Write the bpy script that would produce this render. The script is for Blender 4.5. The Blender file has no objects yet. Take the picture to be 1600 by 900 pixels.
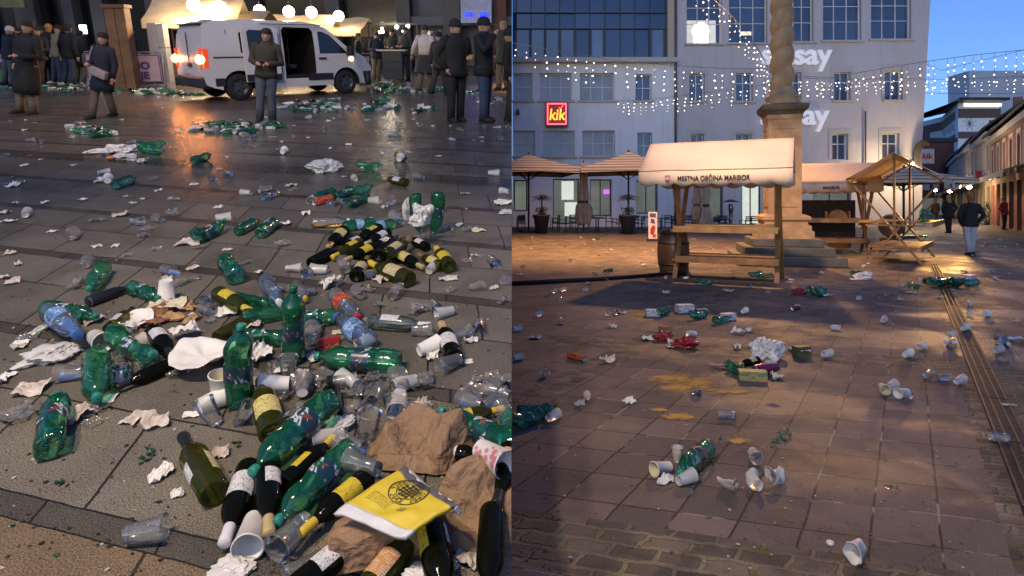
import bpy, bmesh, math, random
from mathutils import Vector, Matrix, noise, Euler
R = math.radians
PI = math.pi
sc = bpy.context.scene
COL = sc.collection
rnd = random.Random(7)

# ---------------------------------------------------------------- camera, sky, sun, lamps, exposure
F = 950.0                       # focal length in pixels of the 1600 px wide photograph
CAMZ = 1.45
HL = 1.40
DEL = math.atan(253 / F)        # the night square climbs away from the viewer
cd = bpy.data.cameras.new('camera')
cam = bpy.data.objects.new('camera', cd)
COL.objects.link(cam)
cam.location = (0, 0, CAMZ)
cam.rotation_euler = (R(90), 0, 0)
cd.sensor_width = 36
cd.lens = 36 * F / 1600
cd.shift_y = -130 / 1600
cd.clip_start = 0.05
cd.clip_end = 2000
sc.camera = cam
sc.view_settings.view_transform = 'Standard'
sc.view_settings.look = 'None'
sc.view_settings.exposure = 0.30
sc.view_settings.gamma = 1.0
sc.cycles.use_denoising = True
sc.cycles.transparent_max_bounces = 24
sc.cycles.max_bounces = 8
sc.cycles.diffuse_bounces = 3
sc.cycles.glossy_bounces = 3
sc.cycles.transmission_bounces = 6
sc.cycles.sample_clamp_indirect = 4.0
sc.cycles.caustics_reflective = False
sc.cycles.caustics_refractive = False

w = bpy.data.worlds.new('World')
sc.world = w
w.use_nodes = True
nt = w.node_tree
bg = nt.nodes['Background']
sky = nt.nodes.new('ShaderNodeTexSky')
sky.sky_type = 'NISHITA'
sky.sun_disc = False
sky.sun_elevation = R(9.0)
sky.sun_rotation = R(200)
tc = nt.nodes.new('ShaderNodeTexCoord')
sep = nt.nodes.new('ShaderNodeSeparateXYZ')
nt.links.new(tc.outputs['Generated'], sep.inputs[0])
rmp = nt.nodes.new('ShaderNodeMapRange')      # dusk sky: deep blue ahead, paler overcast overhead and behind
rmp.inputs['From Min'].default_value = 0.15
rmp.inputs['From Max'].default_value = 0.62
nt.links.new(sep.outputs['Y'], rmp.inputs['Value'])
tint = nt.nodes.new('ShaderNodeMix'); tint.data_type = 'RGBA'
nt.links.new(rmp.outputs[0], tint.inputs['Factor'])
tint.inputs['A'].default_value = (0.84, 1.34, 3.0, 1)
tint.inputs['B'].default_value = (0.98, 1.52, 3.15, 1)
mul = nt.nodes.new('ShaderNodeMix'); mul.data_type = 'RGBA'; mul.blend_type = 'MULTIPLY'
mul.inputs['Factor'].default_value = 1
nt.links.new(sky.outputs[0], mul.inputs['A'])
nt.links.new(tint.outputs['Result'], mul.inputs['B'])
nt.links.new(mul.outputs['Result'], bg.inputs[0])
bg.inputs[1].default_value = 0.06

sd = bpy.data.lights.new('sun', 'SUN'); sd.energy = 0.05; sd.angle = R(20); sd.color = (1, .9, .8)
so = bpy.data.objects.new('sun', sd); COL.objects.link(so); so.rotation_euler = (R(55), 0, R(-20))

EZ = Vector((0, -math.sin(DEL), math.cos(DEL)))
EY = Vector((0, math.cos(DEL), math.sin(DEL)))
ORG = Vector((0, 0, CAMZ)) - HL * EZ
LM = Matrix(((1, 0, 0, ORG.x), (0, EY.y, EZ.y, ORG.y), (0, EY.z, EZ.z, ORG.z), (0, 0, 0, 1)))
RM = Matrix.Identity(4)


def lamp(name, typ, loc, power, color, size=.2, target=None, spot=None, blend=.5):
    l = bpy.data.lights.new(name, typ); l.energy = power; l.color = color
    if typ == 'AREA': l.shape = 'DISK'; l.size = size
    else: l.shadow_soft_size = size
    if typ == 'SPOT': l.spot_size = R(spot); l.spot_blend = blend
    o = bpy.data.objects.new(name, l); COL.objects.link(o); o.location = loc
    if target is not None:
        o.rotation_euler = (Vector(target) - Vector(loc)).to_track_quat('-Z', 'Y').to_euler()
    return o


def lw(x, y, z): return LM @ Vector((x, y, z))


# street lighting of the night square (two lamp heads above and behind the viewer)
lamp('street_and_fill_light', 'SPOT', lw(-2.6, 0.2, 5.2), 560, (1, .78, .54), .16, lw(-2.0, 2.6, 0), 88, .8)
lamp('street_and_fill_light', 'SPOT', lw(-1.5, 0.2, 5.2), 560, (1, .80, .56), .16, lw(-1.2, 2.6, 0), 80, .8)
lamp('street_and_fill_light', 'SPOT', lw(-6.0, 8.0, 8.0), 900, (1, .62, .36), .25, lw(-7, 13, 0), 100, .8)
lamp('street_and_fill_light', 'SPOT', lw(-3.0, 1.5, 6.5), 1250, (1, .82, .62), .2, lw(-5.0, 14.0, .8), 62, .8)  # added unseen spot that lifts the faces of the crowd
# street lighting of the dusk square (above the frame)
lamp('street_and_fill_light', 'SPOT', (8.2, 22.0, 9.5), 3600, (1, .50, .16), .22, (5.5, 13.5, 0), 72, .6)
lamp('street_and_fill_light', 'SPOT', (2.5, 20.0, 10.0), 12000, (1, .50, .17), .25, (3.0, 21.0, 0), 92, .8)
lamp('street_and_fill_light', 'SPOT', (0.8, 5.5, 9.0), 6500, (1, .62, .38), .3, (5.0, 12.9, 2.0), 32, .9)
lamp('street_and_fill_light', 'SPOT', (17.0, 24.0, 10.5), 900, (1, .58, .28), .3, (12, 16.0, 0), 70, .7)


lamp('street_and_fill_light', 'SPOT', (5.0, 24.5, 10.0), 1900, (1, .56, .24), .3, (4.0, 31.0, 2.0), 64, .8)  # added unseen spot to brighten the parasols
lamp('stall_fill_light', 'SPOT', (15.4, 21.4, 1.9), 1500, (1, .50, .14), .3, (10.6, 16.2, 2.4), 62, .7)  # added unseen low spot warming the canvas of the crossed timber stall


# ---------------------------------------------------------------- pixel -> place helpers
def L2(px, py, h=0.0):
    r = Vector(((px - 800) / F, 1, (320 - py) / F))
    t = (HL - h) / -(r.dot(EZ))
    P = r * t
    return P.x, P.dot(EY)


def R2(px, py, h=0.0):
    D = (CAMZ - h) * F / (py - 320)
    return (px - 800) / F * D, D


def LV(px, py, Y):
    u = (px - 800) / F; v = (320 - py) / F
    t = Y / (EY.y + EY.z * v)
    return u * t, HL + (EZ.y + EZ.z * v) * t


def RV(px, py, D): return (px - 800) / F * D, CAMZ + (320 - py) / F * D


def P2(side, px, py, h=0.0): return L2(px, py, h) if side == 'L' else R2(px, py, h)
def base(side): return LM if side == 'L' else RM


# ---------------------------------------------------------------- materials
_mats = {}


def new_mat(name):
    m = bpy.data.materials.new(name); m.use_nodes = True
    return m, m.node_tree, m.node_tree.nodes['Principled BSDF']


def mat(name, col, rough=.6, var=.15, scale=8.0, metal=0.0, bump=0.0, emit=None, estr=0.0, coat=0.0, spec=.5, bscale=None, trans=0.0):
    if name in _mats: return _mats[name]
    m, t, p = new_mat(name)
    tcn = t.nodes.new('ShaderNodeTexCoord')
    n = t.nodes.new('ShaderNodeTexNoise'); n.inputs['Scale'].default_value = scale; n.inputs['Detail'].default_value = 6
    t.links.new(tcn.outputs['Object'], n.inputs['Vector'])
    cr = t.nodes.new('ShaderNodeValToRGB')
    cr.color_ramp.elements[0].position = .3; cr.color_ramp.elements[1].position = .7
    cr.color_ramp.elements[0].color = tuple(max(0, c * (1 - var)) for c in col) + (1,)
    cr.color_ramp.elements[1].color = tuple(min(1, c * (1 + var)) for c in col) + (1,)
    t.links.new(n.outputs['Fac'], cr.inputs[0]); t.links.new(cr.outputs[0], p.inputs['Base Color'])
    p.inputs['Roughness'].default_value = rough; p.inputs['Metallic'].default_value = metal
    p.inputs['Coat Weight'].default_value = coat; p.inputs['Specular IOR Level'].default_value = spec
    if bump:
        b = t.nodes.new('ShaderNodeBump'); b.inputs['Strength'].default_value = bump
        n2 = t.nodes.new('ShaderNodeTexNoise'); n2.inputs['Scale'].default_value = bscale or scale * 3; n2.inputs['Detail'].default_value = 8
        t.links.new(tcn.outputs['Object'], n2.inputs['Vector'])
        t.links.new(n2.outputs['Fac'], b.inputs['Height']); t.links.new(b.outputs[0], p.inputs['Normal'])
    if emit:
        p.inputs['Emission Color'].default_value = tuple(emit) + (1,); p.inputs['Emission Strength'].default_value = estr
    _mats[name] = m
    return m


def film(name, tint, body, bodyfac, rough=.08, gloss=1.0, face=.02):
    """thin walled plastic or glass: tinted see-through wall with a sheen"""
    if name in _mats: return _mats[name]
    m = bpy.data.materials.new(name); m.use_nodes = True
    t = m.node_tree; t.nodes.clear()
    out = t.nodes.new('ShaderNodeOutputMaterial')
    tr = t.nodes.new('ShaderNodeBsdfTransparent'); tr.inputs[0].default_value = tuple(tint) + (1,)
    df = t.nodes.new('ShaderNodeBsdfDiffuse'); df.inputs[0].default_value = tuple(body) + (1,)
    gl = t.nodes.new('ShaderNodeBsdfGlossy'); gl.inputs['Roughness'].default_value = rough
    tcn = t.nodes.new('ShaderNodeTexCoord')
    n = t.nodes.new('ShaderNodeTexNoise'); n.inputs['Scale'].default_value = 45; n.inputs['Detail'].default_value = 3
    t.links.new(tcn.outputs['Object'], n.inputs['Vector'])
    b = t.nodes.new('ShaderNodeBump'); b.inputs['Strength'].default_value = .25; b.inputs['Distance'].default_value = .004
    t.links.new(n.outputs['Fac'], b.inputs['Height']); t.links.new(b.outputs[0], gl.inputs['Normal'])
    m1 = t.nodes.new('ShaderNodeMixShader'); m1.inputs[0].default_value = bodyfac
    t.links.new(tr.outputs[0], m1.inputs[1]); t.links.new(df.outputs[0], m1.inputs[2])
    fr = t.nodes.new('ShaderNodeFresnel'); fr.inputs[0].default_value = 1.5
    mu = t.nodes.new('ShaderNodeMath'); mu.operation = 'MULTIPLY_ADD'; mu.inputs[1].default_value = gloss; mu.inputs[2].default_value = face
    t.links.new(fr.outputs[0], mu.inputs[0])
    m2 = t.nodes.new('ShaderNodeMixShader')
    t.links.new(mu.outputs[0], m2.inputs[0]); t.links.new(m1.outputs[0], m2.inputs[1]); t.links.new(gl.outputs[0], m2.inputs[2])
    t.links.new(m2.outputs[0], out.inputs[0])
    _mats[name] = m
    return m


def label_mat(name, paper, ink, stripes=60, thr=.62):
    """printed paper label: rows of small broken marks on a paper ground"""
    if name in _mats: return _mats[name]
    m, t, p = new_mat(name)
    tcn = t.nodes.new('ShaderNodeTexCoord')
    N = NT(t); sp = t.nodes.new('ShaderNodeSeparateXYZ'); t.links.new(tcn.outputs['Object'], sp.inputs[0])
    ang = N.math('ARCTAN2', sp.outputs['Y'], sp.outputs['X'])
    zz_ = N.math('MULTIPLY', sp.outputs['Z'], stripes * 2.4)
    row = N.math('FLOOR', zz_); fr = N.math('FRACT', zz_)
    line = N.math('LESS_THAN', fr, .55)
    word = N.math('GREATER_THAN', N.noise(N.comb(N.math('MULTIPLY', ang, 9), N.math('MULTIPLY', row, 3.7), 2.0), 1.0, 2), thr - .10)
    blk = N.math('GREATER_THAN', N.noise(N.comb(N.math('MULTIPLY', ang, 1.6), N.math('MULTIPLY', sp.outputs['Z'], 38)), 1.0, 1), .47)
    gt = t.nodes.new('ShaderNodeMath'); gt.operation = 'MULTIPLY'
    t.links.new(N.math('MULTIPLY', line, word), gt.inputs[0]); t.links.new(blk, gt.inputs[1])
    mx = t.nodes.new('ShaderNodeMix'); mx.data_type = 'RGBA'
    mx.inputs['A'].default_value = tuple(paper) + (1,); mx.inputs['B'].default_value = tuple(ink) + (1,)
    t.links.new(gt.outputs[0], mx.inputs['Factor']); t.links.new(mx.outputs['Result'], p.inputs['Base Color'])
    p.inputs['Roughness'].default_value = .55
    _mats[name] = m
    return m


def nodes_uv(t, a, b):
    """sheared paving coordinates: returns sockets (s, t) of Object position along b and a"""
    tcn = t.nodes.new('ShaderNodeTexCoord')
    den = b[0] * a[1] - b[1] * a[0]
    d1 = t.nodes.new('ShaderNodeVectorMath'); d1.operation = 'DOT_PRODUCT'; d1.inputs[1].default_value = (a[1] / den, -a[0] / den, 0)
    d2 = t.nodes.new('ShaderNodeVectorMath'); d2.operation = 'DOT_PRODUCT'; d2.inputs[1].default_value = (-b[1] / den, b[0] / den, 0)
    t.links.new(tcn.outputs['Object'], d1.inputs[0]); t.links.new(tcn.outputs['Object'], d2.inputs[0])
    return tcn.outputs['Object'], d1.outputs['Value'], d2.outputs['Value']


class NT:
    """tiny node-graph helper"""
    def __init__(s, t): s.t = t
    def math(s, op, a, b=0.0, c=None):
        n = s.t.nodes.new('ShaderNodeMath'); n.operation = op
        for i, x in enumerate((a, b, c)):
            if x is None: continue
            if isinstance(x, (int, float)): n.inputs[i].default_value = x
            else: s.t.links.new(x, n.inputs[i])
        return n.outputs[0]
    def mix(s, f, a, b, blend='MIX'):
        n = s.t.nodes.new('ShaderNodeMix'); n.data_type = 'RGBA'; n.blend_type = blend
        for k, x in (('Factor', f), ('A', a), ('B', b)):
            if isinstance(x, (int, float)): n.inputs[k].default_value = x
            elif isinstance(x, tuple): n.inputs[k].default_value = x + (1,) if len(x) == 3 else x
            else: s.t.links.new(x, n.inputs[k])
        return n.outputs['Result']
    def noise(s, v, scale, detail=4, rough=.5, dist=0):
        n = s.t.nodes.new('ShaderNodeTexNoise'); n.inputs['Scale'].default_value = scale; n.inputs['Detail'].default_value = detail
        n.inputs['Roughness'].default_value = rough; n.inputs['Distortion'].default_value = dist
        s.t.links.new(v, n.inputs['Vector']); return n.outputs['Fac']
    def rng(s, v, a, b, c=0.0, d=1.0):
        n = s.t.nodes.new('ShaderNodeMapRange'); n.interpolation_type = 'SMOOTHSTEP'
        s.t.links.new(v, n.inputs['Value'])
        for k, x in zip(('From Min', 'From Max', 'To Min', 'To Max'), (a, b, c, d)): n.inputs[k].default_value = x
        return n.outputs[0]
    def comb(s, x, y, z=0.0):
        n = s.t.nodes.new('ShaderNodeCombineXYZ')
        for i, q in enumerate((x, y, z)):
            if isinstance(q, (int, float)): n.inputs[i].default_value = q
            else: s.t.links.new(q, n.inputs[i])
        return n.outputs[0]
    def brick(s, vec, wd, ht, mortar, c1, c2, cm, offset=.5, smooth=.1):
        n = s.t.nodes.new('ShaderNodeTexBrick'); n.offset = offset; n.offset_frequency = 2
        s.t.links.new(vec, n.inputs['Vector'])
        n.inputs['Scale'].default_value = 1
        n.inputs['Brick Width'].default_value = wd; n.inputs['Row Height'].default_value = ht
        n.inputs['Mortar Size'].default_value = mortar; n.inputs['Mortar Smooth'].default_value = smooth
        n.inputs['Color1'].default_value = c1 + (1,); n.inputs['Color2'].default_value = c2 + (1,); n.inputs['Mortar'].default_value = cm + (1,)
        return n.outputs['Color'], n.outputs['Fac']


def band(N, v, lo, hi):
    return N.math('MULTIPLY', N.math('GREATER_THAN', v, lo), N.math('LESS_THAN', v, hi))


def pave_left():
    m, t, p = new_mat('wet_granite_slabs'); N = NT(t)
    a = (math.cos(R(97)), math.sin(R(97))); b = (math.cos(R(-15)), math.sin(R(-15)))
    pos, s, q = nodes_uv(t, a, b)
    wob = N.math('MULTIPLY', N.math('SUBTRACT', N.noise(pos, 9, 3), .5), .012)
    s1 = N.math('ADD', s, wob); q1 = N.math('ADD', q, wob)
    vec = N.comb(N.math('ADD', s1, .931 + .566 * 40), N.math('ADD', q1, -1.27 + 50))
    bc, bf = N.brick(vec, .566, .5, .0055, (.160, .146, .122), (.112, .103, .088), (.018, .017, .015))
    # dark narrow bands every metre
    fr = N.math('FRACT', N.math('ADD', q1, -1.18 + 50))
    bandm = N.math('LESS_THAN', fr, .10)
    vec2 = N.comb(N.math('ADD', s1, 40), N.math('ADD', q1, 50 - 1.18))
    bc2, bf2 = N.brick(vec2, .46, 1.0, .005, (.074, .068, .058), (.056, .051, .044), (.012, .012, .012), 0)
    edge = N.math('MAXIMUM', band(N, fr, .094, .102), band(N, fr, 0, .006))
    wide = band(N, q1, 6.17, 6.60)
    dark = N.math('MAXIMUM', bandm, wide)
    col = N.mix(dark, bc, bc2)
    col = N.mix(edge, col, (.013, .013, .013))
    # brown stone nearest the viewer and a few warmer slabs
    brown = N.math('MULTIPLY', N.math('LESS_THAN', q1, 1.18), .9)
    col = N.mix(brown, col, N.mix(bf, (.150, .108, .070), (.03, .02, .012)))
    # speckle, dirt and damp
    sp = N.noise(pos, 190, 3, .8)
    col = N.mix(N.rng(sp, .35, .65), N.mix(1.0, col, (.30, .29, .27), 'MULTIPLY'), N.mix(1.0, col, (2.1, 2.05, 1.95), 'MULTIPLY'))
    dirt = N.rng(N.noise(pos, 2.2, 6, .65), .40, .70)
    col = N.mix(N.math('MULTIPLY', dirt, .45), col, N.mix(1.0, col, (.42, .40, .36), 'MULTIPLY'))
    far = N.rng(q, 3.0, 7.0)
    wet = N.math('MAXIMUM', N.math('MULTIPLY', N.rng(N.noise(pos, 1.1, 5, .6, .4), .42, .60), .75), far)
    col = N.mix(N.math('MULTIPLY', wet, .35), col, N.mix(1.0, col, (.5, .46, .42), 'MULTIPLY'))
    t.links.new(col, p.inputs['Base Color'])
    rough = N.math('ADD', N.math('MULTIPLY', N.math('SUBTRACT', 1.0, wet), .40), N.math('MULTIPLY_ADD', N.noise(pos, 26, 5, .7), .20, .14))
    t.links.new(rough, p.inputs['Roughness'])
    t.links.new(N.math('MULTIPLY_ADD', wet, .30, .22), p.inputs['Specular IOR Level'])
    bp = t.nodes.new('ShaderNodeBump'); bp.inputs['Strength'].default_value = .5; bp.inputs['Distance'].default_value = .006
    h = N.math('SUBTRACT', N.math('MULTIPLY_ADD', N.noise(pos, 130, 6, .7), .6, 0), N.math('MULTIPLY', N.math('MAXIMUM', bf, edge), .9))
    h = N.math('ADD', h, N.math('MULTIPLY', N.noise(pos, 7, 3), .8))
    t.links.new(h, bp.inputs['Height']); t.links.new(bp.outputs[0], p.inputs['Normal'])
    return m


def pave_right():
    m, t, p = new_mat('porphyry_paving'); N = NT(t)
    a = (math.cos(R(57)), math.sin(R(57))); b = (math.cos(R(-16)), math.sin(R(-16)))
    pos, s, q = nodes_uv(t, a, b)
    wob = N.math('MULTIPLY', N.math('SUBTRACT', N.noise(pos, 6, 3), .5), .016)
    s1 = N.math('ADD', s, wob); q1 = N.math('ADD', q, wob)
    vec = N.comb(N.math('ADD', s1, .409 + .27 * 200), N.math('ADD', q1, -3.106 + .33 * 200))
    slab, sf = N.brick(vec, .27, .33, .0055, (.165, .126, .110), (.078, .066, .062), (.020, .016, .014), 0)
    # pale grit in some joints
    jn = N.rng(N.noise(pos, 3.3, 3), .52, .60)
    slab = N.mix(N.math('MULTIPLY', sf, jn), slab, (.30, .25, .17))
    wob2 = N.math('MULTIPLY', N.math('SUBTRACT', N.noise(pos, 9, 3), .5), .07)
    s2 = N.math('ADD', s, wob2); q2 = N.math('ADD', q, wob2)
    vec2 = N.comb(N.math('ADD', s2, 60.0), N.math('ADD', q2, 60.03))
    cob, cf = N.brick(vec2, .19, .1125, .016, (.180, .150, .115), (.050, .043, .038), (.205, .172, .108), .43, .5)
    c1 = N.math('ADD', q, 400 - 2.47)
    cross = N.math('LESS_THAN', N.math('MODULO', c1, 4.0), .46)
    side = N.math('MAXIMUM', N.math('MAXIMUM', band(N, s, -2.60, -2.34), band(N, s, .375, .475)), band(N, s, .665, .86))
    cob = N.mix(N.rng(N.noise(pos, 5.5, 3), .40, .60), cob, N.mix(1.0, cob, (.55, .56, .60), 'MULTIPLY'))
    cm = N.math('MAXIMUM', cross, side)
    col = N.mix(cm, slab, cob)
    sp = N.noise(pos, 160, 5, .75)
    col = N.mix(N.rng(sp, .3, .7), N.mix(1.0, col, (.48, .46, .44), 'MULTIPLY'), N.mix(1.0, col, (1.6, 1.57, 1.52), 'MULTIPLY'))
    streak = N.noise(N.comb(N.math('MULTIPLY', s, 14), N.math('MULTIPLY', q, 70)), 1.0, 5, .7)
    col = N.mix(N.rng(streak, .45, .72, 0, .35), col, N.mix(1.0, col, (1.5, 1.42, 1.4), 'MULTIPLY'))
    dirt = N.rng(N.noise(pos, .9, 7, .7), .45, .66)
    col = N.mix(N.math('MULTIPLY', dirt, .7), col, N.mix(1.0, col, (.48, .46, .45), 'MULTIPLY'))
    spots = N.rng(N.noise(pos, 17, 2), .71, .735)
    col = N.mix(N.math('MULTIPLY', spots, .7), col, (.02, .018, .017))
    moss = N.math('MULTIPLY', N.math('MULTIPLY', cf, cm), N.rng(N.noise(pos, 2.7, 3), .5, .65))
    col = N.mix(moss, col, (.075, .085, .02))
    t.links.new(col, p.inputs['Base Color'])
    wet = N.rng(N.noise(pos, .7, 5, .6), .46, .62)
    t.links.new(N.math('MULTIPLY_ADD', N.math('SUBTRACT', 1.0, wet), .26, .50), p.inputs['Roughness'])
    bp = t.nodes.new('ShaderNodeBump'); bp.inputs['Strength'].default_value = .7; bp.inputs['Distance'].default_value = .012
    joint = N.math('ADD', N.math('MULTIPLY', N.math('SUBTRACT', 1.0, cm), sf), N.math('MULTIPLY', cm, N.math('MULTIPLY', cf, 1.5)))
    h = N.math('SUBTRACT', N.math('MULTIPLY', N.noise(pos, 70, 6, .7), .6), N.math('MULTIPLY', joint, .8))
    t.links.new(h, bp.inputs['Height']); t.links.new(bp.outputs[0], p.inputs['Normal'])
    return m


# ---------------------------------------------------------------- mesh builder
class MB:
    def __init__(s): s.v = []; s.f = []; s.mi = []; s.sm = []
    def add(s, vs, fs, mi=0, sm=False):
        o = len(s.v); s.v += [tuple(v) for v in vs]
        for f in fs: s.f.append([i + o for i in f]); s.mi.append(mi); s.sm.append(sm)
        return s
    def box(s, c, d, mi=0, M=None):
        x, y, z = (q / 2 for q in d)
        vs = [Vector((c[0] + i * x, c[1] + j * y, c[2] + k * z)) for i in (-1, 1) for j in (-1, 1) for k in (-1, 1)]
        if M is not None: vs = [M @ v for v in vs]
        return s.add(vs, [(0, 1, 3, 2), (4, 6, 7, 5), (0, 4, 5, 1), (2, 3, 7, 6), (0, 2, 6, 4), (1, 5, 7, 3)], mi)
    def beam(s, p, q, wx, wy, mi=0, up=(0, 0, 1)):
        p = Vector(p); q = Vector(q); d = q - p; L = d.length; z = d / L
        x = Vector(up).cross(z)
        if x.length < 1e-4: x = Vector((1, 0, 0)).cross(z)
        x.normalize(); y = z.cross(x)
        M = Matrix((x, y, z)).transposed().to_4x4(); M.translation = (p + q) / 2
        return s.box((0, 0, 0), (wx, wy, L), mi, M)
    def tube(s, pts, rad, n=8, mi=0, cap=True, sm=True):
        pts = [Vector(p) for p in pts]; rings = []
        if isinstance(rad, (int, float)): rad = [rad] * len(pts)
        px = None
        for i, p in enumerate(pts):
            d = (pts[min(i + 1, len(pts) - 1)] - pts[max(i - 1, 0)]).normalized()
            x = px - d * px.dot(d) if px is not None else d.orthogonal()
            x.normalize(); px = x; y = d.cross(x)
            r = rad[i]; rx, ry = (r if isinstance(r, tuple) else (r, r))
            rings.append([p + x * rx * math.cos(2 * PI * k / n) + y * ry * math.sin(2 * PI * k / n) for k in range(n)])
        return s.loft(rings, mi, cap, sm)
    def loft(s, rings, mi=0, cap=True, sm=True, close=True):
        n = len(rings[0]); vs = [v for r in rings for v in r]; fs = []
        for i in range(len(rings) - 1):
            for k in range(n if close else n - 1):
                fs.append((i * n + k, i * n + (k + 1) % n, (i + 1) * n + (k + 1) % n, (i + 1) * n + k))
        s.add(vs, fs, mi, sm)
        if cap:
            o = len(s.v) - len(vs)
            s.f.append([o + k for k in range(n)][::-1]); s.mi.append(mi); s.sm.append(False)
            s.f.append([o + (len(rings) - 1) * n + k for k in range(n)]); s.mi.append(mi); s.sm.append(False)
        return s
    def lathe(s, prof, n=20, mi=0, M=None, a0=0.0, a1=2 * PI, sm=True):
        full = abs(a1 - a0 - 2 * PI) < 1e-6
        nn = n if full else n + 1
        rings = [[Vector((max(r, 1e-5) * math.cos(a0 + (a1 - a0) * k / n), max(r, 1e-5) * math.sin(a0 + (a1 - a0) * k / n), z)) for k in range(nn)] for r, z in prof]
        if M is not None: rings = [[M @ v for v in r] for r in rings]
        return s.loft(rings, mi, False, sm, full)
    def ico(s, c, r, sub=1, mi=0, sc3=(1, 1, 1), sm=True):
        bm = bmesh.new(); bmesh.ops.create_icosphere(bm, subdivisions=sub, radius=1)
        s.add([(c[0] + v.co.x * r * sc3[0], c[1] + v.co.y * r * sc3[1], c[2] + v.co.z * r * sc3[2]) for v in bm.verts],
              [[v.index for v in f.verts] for f in bm.faces], mi, sm); bm.free(); return s
    def warp(s, fn): s.v = [tuple(fn(Vector(v))) for v in s.v]; return s
    def mesh(s, name, mats):
        me = bpy.data.meshes.new(name); me.from_pydata(s.v, [], s.f)
        for q in (mats if isinstance(mats, (list, tuple)) else [mats]): me.materials.append(q)
        me.polygons.foreach_set('material_index', s.mi); me.polygons.foreach_set('use_smooth', s.sm)
        me.update(); return me


def put(name, me, parent=None, M=None):
    o = bpy.data.objects.new(name, me); COL.objects.link(o)
    if parent: o.parent = parent
    if M is not None: o.matrix_local = M
    return o


def empty(name, M=None):
    o = bpy.data.objects.new(name, None); COL.objects.link(o); o.empty_display_size = .1
    if M is not None: o.matrix_local = M
    return o


def tag(o, label, cat, group=None, kind=None):
    if label: o['label'] = label
    if cat: o['category'] = cat
    if group: o['group'] = group
    if kind: o['kind'] = kind
    return o


def struct(name, me, M=None):
    o = put(name, me, None, M); o['kind'] = 'structure'; return o


def T(x, y, z): return Matrix.Translation((x, y, z))
def RZ(a): return Matrix.Rotation(a, 4, 'Z')
def RX(a): return Matrix.Rotation(a, 4, 'X')
def RY(a): return Matrix.Rotation(a, 4, 'Y')
def S(k): return Matrix.Diagonal((k, k, k, 1))


def text_mesh(txt, size, ext=.01, m=None, shear=0.0, bold=0.0):
    cu = bpy.data.curves.new('text', 'FONT'); cu.body = txt; cu.size = size; cu.extrude = ext; cu.align_x = 'CENTER'; cu.align_y = 'CENTER'
    cu.shear = shear; cu.offset = bold; cu.resolution_u = 4
    o = bpy.data.objects.new('text', cu); COL.objects.link(o)
    dg = bpy.context.evaluated_depsgraph_get()
    me = bpy.data.meshes.new_from_object(o.evaluated_get(dg), depsgraph=dg)
    bpy.data.objects.remove(o); bpy.data.curves.remove(cu)
    me.materials.clear()
    if m: me.materials.append(m)
    return me


def skin_mesh(verts, edges, rad, name, mats, sub=1):
    me = bpy.data.meshes.new(name); me.from_pydata(verts, edges, [])
    o = bpy.data.objects.new(name, me); COL.objects.link(o)
    sk = o.modifiers.new('skin', 'SKIN'); sk.use_smooth_shade = True; sk.branch_smoothing = .3
    su = o.modifiers.new('sub', 'SUBSURF'); su.levels = sub; su.render_levels = sub
    for i, d in enumerate(me.skin_vertices[0].data):
        d.radius = (rad[i], rad[i]); d.use_root = (i == 0)
    dg = bpy.context.evaluated_depsgraph_get()
    out = bpy.data.meshes.new_from_object(o.evaluated_get(dg), depsgraph=dg)
    bpy.data.objects.remove(o); bpy.data.meshes.remove(me)
    return out


def from_mesh(mb, me, mi=0, M=None):
    mb.add([M @ v.co if M is not None else v.co for v in me.vertices], [list(p.vertices) for p in me.polygons], mi, True)
    bpy.data.meshes.remove(me); return mb


def uprightL(x, y):
    """sideways correction so that a standing thing looks plumb on the sloping square"""
    D = (LM @ Vector((x, y, 0))).y
    return math.atan(x / D * math.sin(DEL))


def stand(side, px, py, rz=0.0, sc_=1.0, plumb=True):
    x, y = P2(side, px, py)
    M = base(side) @ T(x, y, 0)
    if side == 'L' and plumb: M = M @ RY(-uprightL(x, y))
    return M @ RZ(rz) @ S(sc_)


# ================================================================= SETTING
g = MB().add([(-300, -30, 0), (600, -30, 0), (600, 900, 0), (-300, 900, 0)], [(0, 1, 2, 3)])
struct('ground', g.mesh('ground', pave_right()))
g = MB().add([(-60, -3, 0), (-.0015, -3, 0), (-.0015, 75, 0), (-60, 75, 0)], [(0, 1, 2, 3)])
struct('wet_pavement', g.mesh('wet_pavement', pave_left()), LM)
g = MB()
pr = [(0, -2.5, -.012), (0, 75, -.012)]
top = [LM @ Vector(p) for p in pr]
vs = []
for x in (-.35, -.004):
    vs += [(x, top[0].y, -1.2), (x, top[0].y, top[0].z), (x, top[1].y, top[1].z), (x, top[1].y, -1.2)]
g.add(vs, [(0, 1, 2, 3), (7, 6, 5, 4), (0, 4, 5, 1), (1, 5, 6, 2), (2, 6, 7, 3)])
M_stone_dark, _t, _p = new_mat('rough_wall_stone'); _N = NT(_t); _tc = _t.nodes.new('ShaderNodeTexCoord'); _sp = _t.nodes.new('ShaderNodeSeparateXYZ'); _t.links.new(_tc.outputs['Object'], _sp.inputs[0])
_w = _N.math('MULTIPLY', _N.noise(_tc.outputs['Object'], 3, 3), .08)
_c, _f = _N.brick(_N.comb(_N.math('ADD', _sp.outputs['Y'], _w), _N.math('ADD', _sp.outputs['Z'], _w)), .55, .24, .012, (.20, .18, .16), (.11, .10, .095), (.05, .045, .04))
_n = _N.noise(_tc.outputs['Object'], 14, 6, .7)
_t.links.new(_N.mix(_N.rng(_n, .3, .7), _N.mix(1.0, _c, (.6, .6, .6), 'MULTIPLY'), _c), _p.inputs['Base Color']); _p.inputs['Roughness'].default_value = .9
_b = _t.nodes.new('ShaderNodeBump'); _b.inputs['Distance'].default_value = .03; _t.links.new(_N.math('SUBTRACT', _n, _f), _b.inputs['Height']); _t.links.new(_b.outputs[0], _p.inputs['Normal'])
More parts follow.
